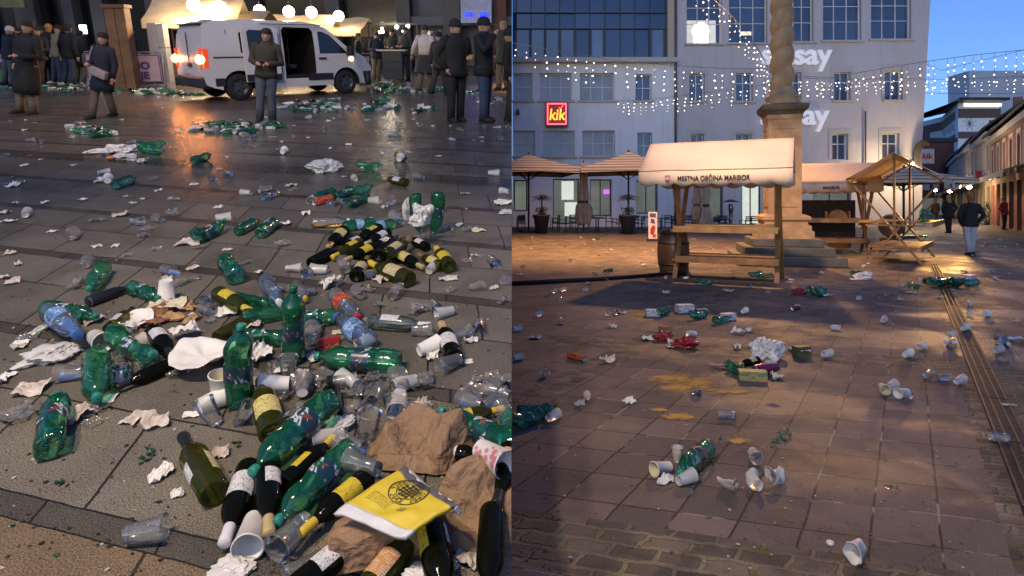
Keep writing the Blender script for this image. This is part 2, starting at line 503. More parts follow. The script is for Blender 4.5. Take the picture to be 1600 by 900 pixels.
o = struct('retaining_wall', g.mesh('retaining_wall', M_stone_dark))

def facade_mat(name, c, dirt):
    m, t, p = new_mat(name); N = NT(t); tcn = t.nodes.new('ShaderNodeTexCoord'); v = tcn.outputs['Object']
    sp = t.nodes.new('ShaderNodeSeparateXYZ'); t.links.new(v, sp.inputs[0])
    st = N.noise(N.comb(N.math('MULTIPLY', sp.outputs['X'], 2.6), 0.0, N.math('MULTIPLY', sp.outputs['Z'], .22)), 1.0, 6, .65)
    bl = N.noise(v, .45, 5, .6)
    col = N.mix(N.rng(st, .48, .75, 0, .55), c, tuple(a * b for a, b in zip(c, dirt)))
    col = N.mix(N.rng(bl, .45, .7, 0, .5), col, N.mix(1.0, col, (.86, .84, .82), 'MULTIPLY'))
    t.links.new(col, p.inputs['Base Color']); p.inputs['Roughness'].default_value = .88
    b = t.nodes.new('ShaderNodeBump'); b.inputs['Strength'].default_value = .15; b.inputs['Distance'].default_value = .02
    t.links.new(N.noise(v, 22, 5), b.inputs['Height']); t.links.new(b.outputs[0], p.inputs['Normal'])
    _mats[name] = m; return m


M_white = facade_mat('white_render', (.80, .81, .84), (.74, .73, .72)) if True else mat('white_render', (.80, .81, .84), .85, .06, .8, bump=.1, bscale=30)
M_grey = facade_mat('grey_render', (.55, .53, .56), (.76, .74, .72)) if True else mat('grey_render', (.54, .51, .53), .85, .07, .6, bump=.1, bscale=30)
M_trim = mat('pale_trim', (.50, .48, .47), .7, .06)
M_frame = mat('window_frame_paint', (.74, .75, .78), .5, .04)
M_glass = mat('dusk_window_glass', (.055, .085, .14), .06, .35, .35, spec=.9, coat=.6)  # blue base colour stands in for the reflected dusk sky
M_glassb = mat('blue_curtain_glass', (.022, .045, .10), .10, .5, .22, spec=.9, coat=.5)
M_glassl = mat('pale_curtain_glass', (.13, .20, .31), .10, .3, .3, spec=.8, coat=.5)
M_mull = mat('dark_mullion', (.05, .055, .07), .5, .1)
M_blind = mat('pale_blind', (.26, .30, .36), .3, .15, 1.2, coat=.4)
M_dark = mat('dark_metal', (.022, .023, .026), .5, .2)
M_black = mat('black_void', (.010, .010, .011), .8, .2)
M_pipe = mat('downpipe_metal', (.10, .10, .11), .5, .2)
M_wood = mat('stall_timber', (.30, .155, .055), .6, .35, 5, bump=.3, bscale=40)
M_woodd = mat('weathered_timber', (.13, .075, .035), .65, .35, 6, bump=.3, bscale=40)
M_canvas = mat('off_white_canvas', (.80, .67, .54), .85, .10, 1.5, bump=.35, bscale=5)
_t = M_canvas.node_tree; _o = _t.nodes['Material Output']; _tl = _t.nodes.new('ShaderNodeBsdfTranslucent'); _tl.inputs[0].default_value = (.75, .55, .34, 1)
_mx = _t.nodes.new('ShaderNodeMixShader'); _mx.inputs[0].default_value = .28
_t.links.new(_t.nodes['Principled BSDF'].outputs[0], _mx.inputs[1]); _t.links.new(_tl.outputs[0], _mx.inputs[2]); _t.links.new(_mx.outputs[0], _o.inputs[0])
M_stone = mat('sandstone', (.42, .27, .14), .85, .28, 3.5, bump=.5, bscale=20)
M_step = mat('mossy_step_stone', (.085, .085, .075), .8, .35, 2.5, bump=.4, bscale=18)


def wall_holes(mb, x0, x1, z0, z1, holes, y, dep, mi=0):
    """vertical wall facing -Y with rectangular openings and reveals"""
    xs = sorted(set([x0, x1] + [h[0] for h in holes] + [h[1] for h in holes]))
    zs = sorted(set([z0, z1] + [h[2] for h in holes] + [h[3] for h in holes]))
    for i in range(len(xs) - 1):
        for k in range(len(zs) - 1):
            cx = (xs[i] + xs[i + 1]) / 2; cz = (zs[k] + zs[k + 1]) / 2
            if any(h[0] < cx < h[1] and h[2] < cz < h[3] for h in holes): continue
            mb.add([(xs[i], y, zs[k]), (xs[i + 1], y, zs[k]), (xs[i + 1], y, zs[k + 1]), (xs[i], y, zs[k + 1])], [(0, 1, 2, 3)], mi)
    for a, b, c, d in holes:
        q = [(a, c), (b, c), (b, d), (a, d)]
        for i in range(4):
            p, r = q[i], q[(i + 1) % 4]
            mb.add([(p[0], y, p[1]), (r[0], y, r[1]), (r[0], y + dep, r[1]), (p[0], y + dep, p[1])], [(0, 1, 2, 3)], mi)


def window(parent, h, y, dep, nx, nz, fm, gm, sill=True, fw=.07, surround=None, M=None, zsplit=None):
    a, b, c, d = h
    f = MB(); yy = y + dep - .08
    for x in (a + fw / 2, b - fw / 2): f.box((x, yy, (c + d) / 2), (fw, .09, d - c))
    for z in (c + fw / 2, d - fw / 2): f.box(((a + b) / 2, yy + .001, z), (b - a - 2 * fw, .085, fw))
    for i in range(1, nx): f.box((a + (b - a) * i / nx, yy, (c + d) / 2), (fw * .8, .07, d - c - 2 * fw))
    zz = zsplit or [k / nz for k in range(1, nz)]
    for k in zz: f.box(((a + b) / 2, yy - .002, c + (d - c) * k), (b - a - 2 * fw, .06, fw * .8))
    wo = put('window', f.mesh('window', fm), parent, M)
    put('pane', MB().add([(a + .01, yy + .03, c + .01), (b - .01, yy + .03, c + .01), (b - .01, yy + .03, d - .01), (a + .01, yy + .03, d - .01)], [(0, 1, 2, 3)]).mesh('pane', gm), wo)
    if sill: put('sill', MB().box(((a + b) / 2, y - .07, c - .07), (b - a + .3, .2, .12)).mesh('sill', M_trim), wo)
    if surround:
        s_ = MB(); k = .22
        for x in (a - k / 2 - .003, b + k / 2 + .003): s_.box((x, y - .012, (c + d) / 2 + .05), (k, .05, d - c + .1))
        s_.box(((a + b) / 2, y - .012, d + .1 + k / 2 + .003), (b - a + 2 * k, .05, k))
        put('surround', s_.mesh('surround', surround), wo)
    return wo


FD = 40.0                       # facade distance


def rect(x0, y0, x1, y1, D=FD):
    a, d = RV(x0, y0, D); b, c = RV(x1, y1, D)
    return (a, b, c, d)


# --- white corner building with glass upper floors
wb = empty('white_shop_building', T(0, 0, 0))
tag(wb, 'white rendered shop building with dark glass upper floors beside the grey building', 'building')
xa, xb = .03, RV(1054, 0, FD)[0]
zc = RV(0, 95, FD)[1]
w2 = [rect(802, 114, 832, 157), rect(843, 114, 894, 157), rect(906, 114, 960, 157), rect(993, 116, 1018, 157)]
w3 = [rect(802, 204, 836, 244), rect(848, 204, 898, 244), rect(910, 204, 961, 244), rect(996, 207, 1019, 248)]
sh = [rect(803, 281, 824, 330), rect(864, 279, 905, 350), rect(922, 280, 956, 338), rect(994, 282, 1028, 334)]
mb = MB(); wall_holes(mb, xa, xb, 0, zc, w2 + w3 + sh, FD, .45)
mb.add([(xb, FD, 0), (xb, FD + 12, 0), (xb, FD + 12, zc), (xb, FD, zc)], [(0, 1, 2, 3)])
put('wall', mb.mesh('wall', M_white), wb)
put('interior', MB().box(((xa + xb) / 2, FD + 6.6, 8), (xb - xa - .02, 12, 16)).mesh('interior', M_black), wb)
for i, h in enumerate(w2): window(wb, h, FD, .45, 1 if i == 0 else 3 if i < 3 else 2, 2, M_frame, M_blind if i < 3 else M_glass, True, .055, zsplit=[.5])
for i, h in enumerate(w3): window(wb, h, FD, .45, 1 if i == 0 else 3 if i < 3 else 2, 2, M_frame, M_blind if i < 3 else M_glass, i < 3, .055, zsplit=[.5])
M_shop = mat('lit_shop_glass', (.05, .06, .07), .15, .9, 1.3, emit=(.75, .85, .75), estr=.10, coat=.4)
M_shopw = mat('bright_shop_glass', (.3, .3, .28), .3, .5, 2, emit=(.95, 1.0, .85), estr=.55)
for i, h in enumerate(sh): window(wb, h, FD, .45, 2 if i else 1, 1, M_mull, M_shop, False, .08)
for x0, y0, x1, y1, m in ((878, 283, 897, 312, M_shopw), (883, 316, 902, 338, M_shopw), (944, 296, 953, 303, mat('violet_sign_glow', (.3, .1, .5), .5, emit=(.5, .12, .9), estr=1.2))):
    a, b, c, d = rect(x0, y0, x1, y1)
    put('lit_display', MB().box(((a + b) / 2, FD + .30, (c + d) / 2), (b - a, .06, d - c)).mesh('lit_display', m), wb)
mb = MB()
a, b, c, d = rect(800, 92, 1056, 99); mb.box(((xa + b) / 2, FD - .15, (c + d) / 2), (b - xa, .7, d - c))
put('cornice', mb.mesh('cornice', M_trim), wb)
# glass storeys
ztop = 17.0; zg = RV(0, 92, FD)[1]; x0g = xa; x1g = RV(1042, 0, FD)[0]
cols = [802, 807, 830, 852, 875, 899, 922, 946, 970, 993, 1017, 1042]
rows = [92, 44, 19, -14, -60]
gl = MB()
for i in range(len(cols) - 1):
    for k in range(len(rows) - 1):
        a = max(RV(cols[i], 0, FD)[0], xa); b = RV(cols[i + 1], 0, FD)[0]; c = RV(0, rows[k], FD)[1]; d = RV(0, rows[k + 1], FD)[1]
        tl = rnd.uniform(-.012, .012)
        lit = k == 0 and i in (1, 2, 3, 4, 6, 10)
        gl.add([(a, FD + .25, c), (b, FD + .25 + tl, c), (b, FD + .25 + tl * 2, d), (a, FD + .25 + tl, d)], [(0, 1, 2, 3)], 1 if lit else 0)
put('glass_curtain', gl.mesh('glass_curtain', [M_glassb, M_glassl]), wb)
mu = MB()
for cx in cols: mu.box((max(RV(cx, 0, FD)[0], xa + .03), FD + .2, (zg + ztop) / 2), (.05, .1, ztop - zg))
for r_ in rows: mu.box(((x0g + x1g) / 2, FD + .17, RV(0, r_, FD)[1] + .01), (x1g - x0g, .1, .05))
for px_ in (829, 852, 875, 899, 923, 945, 1017, 1040): mu.box((RV(px_, 0, FD)[0], FD + .14, RV(0, 68, FD)[1]), (.16, .12, 1.9))
put('mullions', mu.mesh('mullions', M_mull), wb)
a = RV(1042, 0, FD)[0]
put('pier', MB().box(((a + xb) / 2 + .01, FD + .2, (zg + ztop) / 2 + .1), (xb - a - .04, .6, ztop - zg)).mesh('pier', mat('beige_pier', (.50, .42, .36), .8, .1)), wb)
tag(put('security_camera', MB().box((RV(809, 0, FD)[0], FD - .25, RV(0, 177, FD)[1]), (.22, .45, .2)).box((RV(809, 0, FD)[0], FD - .05, RV(0, 174, FD)[1]), (.12, .1, .3)).mesh('security_camera', M_dark)),
    'small black camera box fixed on the white wall near the square red sign', 'camera')
put('downpipe', MB().tube([(xb + .04, FD - .12, 0), (xb + .04, FD - .12, 16.5)], .09).mesh('downpipe', M_pipe), wb)

# --- red square shop sign
a, b, c, d = rect(852, 161, 886, 199)
ks = empty('shop_sign', T((a + b) / 2, FD - .55, (c + d) / 2))
tag(ks, 'square red neon edged shop sign with yellow letters on the white wall', 'shop sign')
put('sign_box', MB().box((0, .25, 0), (b - a, .5, d - c)).mesh('sign_box', mat('dark_red_sign', (.05, .008, .008), .4, .1)), ks)
hw, hh = (b - a) / 2 - .12, (d - c) / 2 - .14
nb = MB()
for z in (-hh, hh): nb.box((0, -.03, z), (2 * hw + .09, .05, .09))
for x in (-hw, hw): nb.box((x, -.031, 0), (.09, .05, 2 * hh - .09))
put('neon_border', nb.mesh('neon_border', mat('red_neon', (.8, .1, .12), .4, emit=(1, .10, .14), estr=2.0)), ks)
put('backing', MB().box((0, -.012, 0), (2 * hw - .1, .02, 2 * hh - .1)).mesh('backing', mat('red_sign_face', (.16, .012, .012), .4, emit=(.5, .02, .02), estr=.25)), ks)
me = text_mesh('kik', 1.02, .03, mat('yellow_sign_letter', (.9, .5, .02), .4, emit=(1, .46, .03), estr=1.6), .12, .012)
put('lettering', me, ks, T(0, -.05, -.08) @ RX(R(90)) @ Matrix.Diagonal((.86, 1, 1, 1)))
put('tick_mark', MB().beam((.12, -.05, .42), (.22, -.05, .34), .05, .05).beam((.22, -.05, .34), (.42, -.05, .56), .05, .05).mesh('tick_mark', _mats['red_neon']), ks)

# --- grey building
gb = empty('grey_building', T(0, 0, 0))
tag(gb, 'tall grey rendered building behind the twisted stone column', 'building')
ga = xb + .09
topz = 17.5
r1 = [rect(1073, -60, 1128, 68), rect(1139, -60, 1199, 67), rect(1240, -60, 1271, 65), rect(1286, -60, 1346, 63), rect(1361, -60, 1424, 61)]
r2 = [rect(1077, 115, 1101, 158), rect(1150, 114, 1176, 158), rect(1232, 113, 1252, 157), rect(1303, 112, 1329, 157), rect(1382, 110, 1410, 156)]
r3 = [rect(1080, 209, 1100, 250), rect(1150, 209, 1174, 250), rect(1300, 209, 1325, 250), rect(1378, 208, 1405, 250)]
r4 = [rect(1085, 282, 1130, 345), rect(1160, 282, 1190, 352), rect(1270, 285, 1330, 345)]
zz = lambda h: (h[0], h[1], h[2], min(h[3], topz - .6))
r1 = [zz(h) for h in r1]
ge0 = RV(1441, 0, FD)[0]
mb = MB(); wall_holes(mb, ga, ge0 - .25, 0, topz, r1 + r2 + r3 + r4, FD, .4)
# outer edge of the facade flares out with height
e0 = ge0 - .25; e1 = RV(1456, 0, FD)[0] + .06
mb.add([(e0, FD, 0), (ge0, FD, 0), (ge0, FD, 5.5), (e0, FD, 5.5)], [(0, 1, 2, 3)])
mb.add([(e0, FD, 5.5), (ge0, FD, 5.5), (e1, FD, topz), (e0, FD, topz)], [(0, 1, 2, 3)])
mb.add([(ge0, FD, 0), (ge0 + 3, FD + 14, 0), (ge0 + 3, FD + 14, 5.5), (ge0, FD, 5.5)], [(0, 1, 2, 3)])
mb.add([(ge0, FD, 5.5), (ge0 + 3, FD + 14, 5.5), (e1 + 3, FD + 14, topz), (e1, FD, topz)], [(0, 1, 2, 3)])
put('wall', mb.mesh('wall', M_grey), gb)
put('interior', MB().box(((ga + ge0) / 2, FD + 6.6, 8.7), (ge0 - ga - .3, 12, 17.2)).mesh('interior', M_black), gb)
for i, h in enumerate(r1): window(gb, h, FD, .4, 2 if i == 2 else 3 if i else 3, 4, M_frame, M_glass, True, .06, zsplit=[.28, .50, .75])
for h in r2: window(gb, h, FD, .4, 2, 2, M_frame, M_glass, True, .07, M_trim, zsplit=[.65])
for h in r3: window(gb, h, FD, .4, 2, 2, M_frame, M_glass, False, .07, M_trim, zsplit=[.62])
for i, h in enumerate(r4): window(gb, h, FD, .4, 2, 1, M_mull, M_shopw if i == 1 else M_shop, False, .08)
put('downpipe', MB().tube([(RV(1351, 0, FD)[0], FD - .1, 0), (RV(1351, 0, FD)[0], FD - .1, 7.6)], .05).mesh('downpipe', M_pipe), gb)
# ceiling lamp shining behind the first big window
x_, z_ = RV(1096, 48, FD)
put('lit_room', MB().box((x_, FD + .35, z_ - .1), (2.1, .02, 1.75)).mesh('lit_room', mat('dim_lit_room', (.6, .6, .55), .5, .5, 1.2, emit=(1, .95, .82), estr=.35)), gb)
put('lit_lamp', MB().box((x_ + .05, FD + .335, z_ - .42), (.95, .02, 1.0)).ico((x_ + .05, FD + .33, z_ + .05), .58, 3, 0, (1, .03, 1.0)).mesh('lit_lamp', mat('bright_room_lamp', (.9, .9, .85), .5, emit=(1, .96, .85), estr=3.0)), gb)
x_, z_ = RV(1168, 50, FD)
put('lit_lamp', MB().box((x_, FD + .35, z_), (.75, .02, .24)).mesh('lit_lamp', mat('warm_room_lamp', (.9, .8, .6), .5, emit=(1, .8, .5), estr=.9)), gb)

# shop name letters, twice
M_let = mat('white_lit_letter', (.8, .8, .86), .4, emit=(.9, .9, 1.0), estr=.24)
M_letb = mat('letter_return', (.25, .24, .3), .5)
for (px_, py_, sz, lab) in ((1241, 90, 1.95, 'upper white channel letter shop name on grey wall, half behind the twisted column'), (1238, 184, 1.9, 'lower white channel letter shop name on grey wall, mostly behind the column pedestal')):
    x_, z_ = RV(px_, py_, FD)
    o = put('shop_lettering', text_mesh('sinsay', sz, .09, M_let, 0, .035), None, T(x_, FD - .25, z_ + .1) @ RX(R(90)))
    tag(o, lab, 'lettering')

# --- houses along the shopping street
av = Vector((math.cos(R(57)), math.sin(R(57)), 0)); nv = Vector((av.y, -av.x, 0))   # along the street / away from the street
P0 = Vector((25.2, 29.6, 0))
HM = Matrix((av, nv, Vector((0, 0, 1)))).transposed().to_4x4(); HM.translation = P0    # local X along street, local Y into the houses
M_brickred = mat('red_brown_render', (.26, .115, .095), .85, .12, .8)
M_cream = mat('cream_render', (.44, .40, .34), .85, .1, .7)
M_pale = mat('pale_ochre_render', (.36, .32, .28), .85, .1, .7)
M_rooft = mat('dark_roof_tile', (.055, .05, .055), .8, .35, 3, bump=.5, bscale=14)
M_awn = mat('pale_awning', (.42, .40, .38), .8, .1)
M_warmwin = mat('warm_shop_window', (.4, .28, .12), .4, .6, 1.0, emit=(1, .62, .22), estr=.7)


def house(x0, x1, eave, ridge, wm, nwin, label, lit):
    h = empty('town_house', HM @ T(x0, 0, 0)); L = x1 - x0
    tag(h, label, 'house', 'old houses along the shopping street')
    wins = []
    st = L / nwin
    for k in range(nwin):
        c = st * (k + .5)
        wins.append((c - .55, c + .55, eave - 2.9, eave - 1.0))
    doors = [(st * k + .5, st * (k + 1) - .5, .05, 2.8) for k in range(nwin)]
    b = MB(); wall_holes(b, 0, L, 0, eave, wins + doors, 0, .3)
    b.add([(0, 0, 0), (0, 10, 0), (0, 10, eave), (0, 5, ridge - .15), (0, 0, eave)], [(0, 1, 2, 3, 4)])
    b.add([(L, 0, 0), (L, 10, 0), (L, 10, eave), (L, 5, ridge - .15), (L, 0, eave)], [(0, 1, 2, 3, 4)])
    put('wall', b.mesh('wall', wm), h)
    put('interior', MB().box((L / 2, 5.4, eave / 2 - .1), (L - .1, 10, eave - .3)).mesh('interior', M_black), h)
    for q in wins: window(h, q, 0, .3, 2, 2, M_frame, M_blind, True, .08, M_trim, zsplit=[.65])
    for k, q in enumerate(doors): window(h, q, 0, .3, 2, 1, M_mull, M_warmwin if k in lit else M_shop, False, .1)
    rf = MB()
    for s_ in (0, 1):
        y0, y1 = (-.5, 5.1) if s_ == 0 else (10.5, 4.9)
        e = eave - .1
        rf.add([(-.1, y0, e), (L + .1, y0, e), (L + .1, y1, ridge), (-.1, y1, ridge), (-.1, y0, e + .18), (L + .1, y0, e + .18), (L + .1, y1, ridge + .18), (-.1, y1, ridge + .18)],
               [(0, 1, 2, 3), (4, 5, 6, 7), (0, 1, 5, 4), (1, 2, 6, 5), (2, 3, 7, 6), (3, 0, 4, 7)])
    ro = put('roof', rf.mesh('roof', M_rooft), h)
    put('chimney', MB().box((L * .6, 4.2, ridge + .2), (.7, .7, 1.8)).mesh('chimney', M_brickred), ro)
    put('cornice', MB().box((L / 2, -.14, eave - .35), (L - .02, .34, .35)).mesh('cornice', M_trim), h)
    aw = MB()
    aw.add([(.3, -.02, 3.5), (L - .3, -.02, 3.5), (L - .3, -1.6, 2.95), (.3, -1.6, 2.95), (.3, -1.6, 2.7), (L - .3, -1.6, 2.7)], [(0, 1, 2, 3), (3, 2, 5, 4)])
    put('awning', aw.mesh('awning', M_awn), h)
    return h


house(-6, 4.6, 6.2, 10.3, M_brickred, 4, 'nearest red brown town house with white framed windows and awning', (1,))
house(4.7, 16.5, 6.2, 10.2, M_brickred, 4, 'red brown town house with white framed windows next to the cream house', (2, 3))
house(16.6, 29, 6.9, 11.2, M_cream, 4, 'cream town house with a pale cornice under a dark roof', (0, 2))
house(29.1, 46, 7.2, 11.0, M_pale, 5, 'ochre town house with lit shopfronts near the street lamps', (0, 1, 3))
house(46.1, 70, 7.4, 11.2, M_cream, 6, 'farthest cream town house at the end of the street', (1, 4))

# modern white block
mbk = empty('white_block', T(0, 0, 0)); tag(mbk, 'modern white block with brown bands rising over the old roofs', 'building')
D1 = 105.0
xa1, _ = RV(1497, 0, D1); xb1 = RV(1640, 0, D1)[0]; xs_, _ = RV(1472, 0, 122); ztop1 = RV(0, 160, D1)[1]
M_bw = mat('block_white_render', (.84, .87, .90), .8, .05, .3); M_bb = mat('block_brown_band', (.13, .09, .085), .7, .1)
def prism(mb_, ol, z0, z1, mi=0):
    n = len(ol); mb_.add([(x, y, z0) for x, y in ol] + [(x, y, z1) for x, y in ol], [tuple(range(n))[::-1], tuple(range(n, 2 * n))] + [(i, (i + 1) % n, n + (i + 1) % n, n + i) for i in range(n)], mi)
ol = [(xa1, D1), (RV(1561, 0, D1)[0], D1), (xb1, D1 + 14), (xb1, D1 + 40), (xs_ + 3, D1 + 40), (xs_, 122)]
b = MB(); prism(b, ol, 0, ztop1); put('wall', b.mesh('wall', M_bw), mbk)
b = MB(); off = [(xa1 - .1, D1 - .25), (RV(1561, 0, D1)[0] + .1, D1 - .25), (xb1, D1 + 13.7), (xb1, D1 + 41), (xs_ + 2.6, D1 + 41), (xs_ - .3, 121.8)]
for y0, y1 in ((170, 184), (206, 216)): prism(b, off, RV(0, y1, D1)[1], RV(0, y0, D1)[1])
put('brown_band', b.mesh('brown_band', M_bb), mbk)
b = MB(); ov = [(xa1 - 1.6, D1 - 2.5), (RV(1560, 0, D1)[0], D1 - 2.5), (RV(1560, 0, D1)[0], D1 + 30), (xs_ - 2.0, 122)]
prism(b, ov, RV(0, 160, D1)[1] + .02, RV(0, 156, D1)[1]); put('roof', b.mesh('roof', M_dark), mbk)
x_, z_ = RV(1517, 164, D1)
put('lit_window', MB().box((x_ + 2, D1 - .06, z_), (6.5, .1, .55)).mesh('lit_window', mat('penthouse_light', (.8, .8, .75), .5, emit=(1, .95, .8), estr=1.0)), mbk)
for (px_, py_) in ((1478, 207), (1485, 203), (1491, 199), (1476, 238), (1482, 234), (1488, 231)):
    t_ = (px_ - 1472) / 25; Dd = 122 + (D1 - 122) * t_; x_, z_ = RV(px_, py_, Dd)
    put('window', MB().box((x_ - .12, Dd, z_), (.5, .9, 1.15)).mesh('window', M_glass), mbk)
b = MB(); x_, z_ = RV(1590, 150, 125.0); b.box((x_ + 8, 128, z_ / 2 + 2.6), (36, 6, z_ + 5.2)); put('rear_storey', b.mesh('rear_storey', mat('rear_render', (.42, .47, .54), .8, .08, .3)), mbk)
# star ornament hanging over the street
x_, z_ = RV(1515, 193, 60); st = MB()
for k in range(16):
    a = 2 * PI * k / 16; l_ = .75 if k % 2 else .45
    st.tube([(x_, 60, z_), (x_ + l_ * math.cos(a), 60, z_ + l_ * math.sin(a))], .02, 4)
st.ico((x_, 60, z_), .09, 1)
st.tube([(x_, 60, z_ + .7), (x_, 60, z_ + 3.2)], .008, 4)
tag(put('star_ornament', st.mesh('star_ornament', mat('brass_star', (.35, .26, .12), .4, metal=.7))), 'spiky brass star ornament hanging over the shopping street', 'ornament')

# brick red house closing the street, with its shop banner
rb = empty('brick_house', T(0, 0, 0)); tag(rb, 'dark brick red house closing the street beside the grey building', 'house')
a, b_, c, d = rect(1436, 222, 1478, 330, 88)
b = MB(); b.box(((a + b_) / 2 + .6, 94, d / 2), (b_ - a + 1.2, 12, d)); put('wall', b.mesh('wall', mat('dark_brick', (.16, .075, .06), .9, .2, 1.0)), rb)
b = MB(); b.box(((a + b_) / 2 + .6, 94, d + .3), (b_ - a + 1.8, 12.6, .6)).box((b_ - 1, 91, d + 1.1), (.9, .9, 1.4)); put('roof', b.mesh('roof', M_rooft), rb)
for px_ in (1447, 1462):
    h = rect(px_ - 4, 285, px_ + 5, 297, 88); put('window', MB().box(((h[0] + h[1]) / 2, 87.96, (h[2] + h[3]) / 2), (h[1] - h[0], .1, h[3] - h[2])).mesh('window', M_frame), rb)
h = rect(1440, 312, 1472, 335, 88); put('shopfront', MB().box(((h[0] + h[1]) / 2, 87.96, 1.2), (h[1] - h[0], .1, 2.4)).mesh('shopfront', M_shop), rb)
sg = empty('banner_sign', T(*[(RV(1448, 244, 52))[0], 52, RV(1448, 244, 52)[1]]))
tag(sg, 'white hanging banner sign with red letters beside the grey building', 'shop sign')
put('board', MB().box((0, 0, 0), (1.25, .08, 1.25)).mesh('board', mat('white_banner', (.55, .57, .62), .7, .05)), sg)
put('lettering', text_mesh('kik', .72, .01, mat('red_letter', (.45, .02, .02), .5, .05), .12, .012), sg, T(0, -.052, -.02) @ RX(R(90)))
put('bracket', MB().box((-.75, 0, .55), (.4, .05, .05)).mesh('bracket', M_dark), sg)
# curved dark flag beside it
fl = MB(); pts = []
x_, z0_ = RV(1428, 258, 39.0)
pts = [Vector((x_, 39, z0_ + .2)), Vector((x_ + .03, 39, z0_ + .9)), Vector((x_ + .15, 39, z0_ + 1.35)), Vector((x_ + .5, 39, z0_ + 1.62)), Vector((x_ + .9, 39, z0_ + 1.5)), Vector((x_ + 1.0, 39, z0_ + 1.3))]
inn = [Vector((x_ + .42, 39.03, z0_ - .1)), Vector((x_ + .42, 39.03, z0_ + .6)), Vector((x_ + .5, 39.03, z0_ + 1.0)), Vector((x_ + .68, 39.03, z0_ + 1.25)), Vector((x_ + .9, 39.03, z0_ + 1.28)), Vector((x_ + .98, 39.03, z0_ + 1.22))]
fl.loft([[p, q, q + Vector((0, .06, 0)), p + Vector((0, .06, 0))] for p, q in zip(pts, inn)], 0, True, False)
fl.tube([(x_, 39.03, z0_ + .2), (x_ - .02, 39.03, 0)], .03, 6)
tag(put('feather_flag', fl.mesh('feather_flag', mat('dark_flag', (.015, .012, .010), .8, .4, 3))), 'dark curved flag on a pole at the corner of the grey building', 'flag')
# red hanging banner on the street houses
x_, z_ = RV(1529, 278, 45)
tag(put('hanging_banner', MB().box((x_, 45, z_), (.42, .05, .95)).box((x_ + .3, 45, z_ + .52), (.9, .04, .04)).mesh('hanging_banner', mat('dark_red_cloth', (.22, .03, .05), .8))), 'dark red banner hanging from an ochre house over the street', 'banner')

# --- street lamps
M_bulb = mat('lamp_glass', (.9, .8, .6), .4, emit=(1, .78, .42), estr=9.0)


def street_lamp(px_, py_, D, label, arm=False):
    x_, z_ = RV(px_, py_, D)
    l = empty('street_lamp', T(x_, D, 0)); tag(l, label, 'street lamp', 'lit street lamps by the shopping street')
    b = MB()
    if arm: b.tube([(-1.3, .2, z_ + .5), (-.6, .1, z_ + .55), (0, 0, z_ + .45), (0, 0, z_ + .25)], .03, 8)
    else: b.lathe([(.14, 0), (.14, .3), (.07, .5), (.045, 1.2), (.04, z_ - .25), (.09, z_ - .2)], 10)
    b.lathe([(.20, z_ + .18), (.14, z_ + .26), (.03, z_ + .34)], 12)
    put('post', b.mesh('post', M_dark), l)
    put('lantern', MB().ico((0, 0, z_), .17, 2).mesh('lantern', M_bulb), l)
    q = lamp('street_lamp_glow', 'POINT', (0, -.3, z_), 700 if arm else 260, (1, .70, .36), .2); q.parent = l
    return l


street_lamp(1424, 257, 38.5, 'bright street lamp on an arm at the grey building corner', True)
street_lamp(1484, 298, 47, 'slim street lamp on the far side of the walking people')
street_lamp(1514, 292, 43, 'street lamp on a post in front of the ochre house')
street_lamp(1461, 297, 60, 'smallest street lamp deep in the shopping street')

# ================================================================= MONUMENT, STALLS, TERRACE (dusk square)
mx, my = RV(1222, 0, 15.4)[0], 15.4
mon = empty('stone_column', T(mx, my, 0) @ RZ(R(-14)))
tag(mon, 'tall twisted sandstone column on a panelled pedestal with dark stone steps', 'monument')
b = MB()
for k, (hw_, z0, z1) in enumerate(((1.20, 0, .22), (1.00, .2205, .43), (.80, .4305, .62))): b.box((0, 0, (z0 + z1) / 2), (2 * hw_, 2 * hw_, z1 - z0))
me = b.mesh('steps', M_step); o = put('steps', me, mon); bv = o.modifiers.new('b', 'BEVEL'); bv.width = .025; bv.segments = 2
def sq(mb_, prof, mi=0):
    mb_.loft([[Vector((sx * r, sy * r, z)) for sx, sy in ((-1, -1), (1, -1), (1, 1), (-1, 1))] for r, z in prof], mi, True, False)
b = MB(); sq(b, [(.62, .621), (.62, .80), (.57, .82), (.57, .93), (.50, .97), (.50, 1.06), (.56, 1.08), (.56, 1.16), (.44, 1.22)])
o = put('plinth', b.mesh('plinth', M_stone), mon)
b = MB(); sq(b, [(.385, 1.221), (.385, 3.55), (.41, 3.60), (.41, 3.68)])
for s_ in (-1, 1):
    for ax in (0, 1):
        for (cx, cz, wx, wz) in ((0, 1.42, .56, .05), (0, 3.36, .56, .05), (-.255, 2.39, .05, 1.888), (.255, 2.39, .05, 1.888)):
            c3 = (cx, s_ * .392, cz) if ax == 0 else (s_ * .392, cx, cz); d3 = (wx, .03, wz) if ax == 0 else (.03, wx, wz)
            b.box(c3, d3)
put('pedestal', b.mesh('pedestal', M_stone), mon)
b = MB(); sq(b, [(.41, 3.681), (.44, 3.74), (.51, 3.80), (.53, 3.86), (.53, 3.93), (.46, 3.96)])
put('cornice', b.mesh('cornice', M_woodd if False else mat('dark_weathered_stone', (.13, .095, .06), .8, .3, 4, bump=.4)), mon)
b = MB(); b.lathe([(.42, 3.961), (.42, 4.05), (.38, 4.08), (.42, 4.14), (.38, 4.2), (.32, 4.22), (.33, 4.3), (.27, 4.36)], 28)
put('shaft_base', b.mesh('shaft_base', M_stone), mon)
b = MB(); n = 36; rings = []
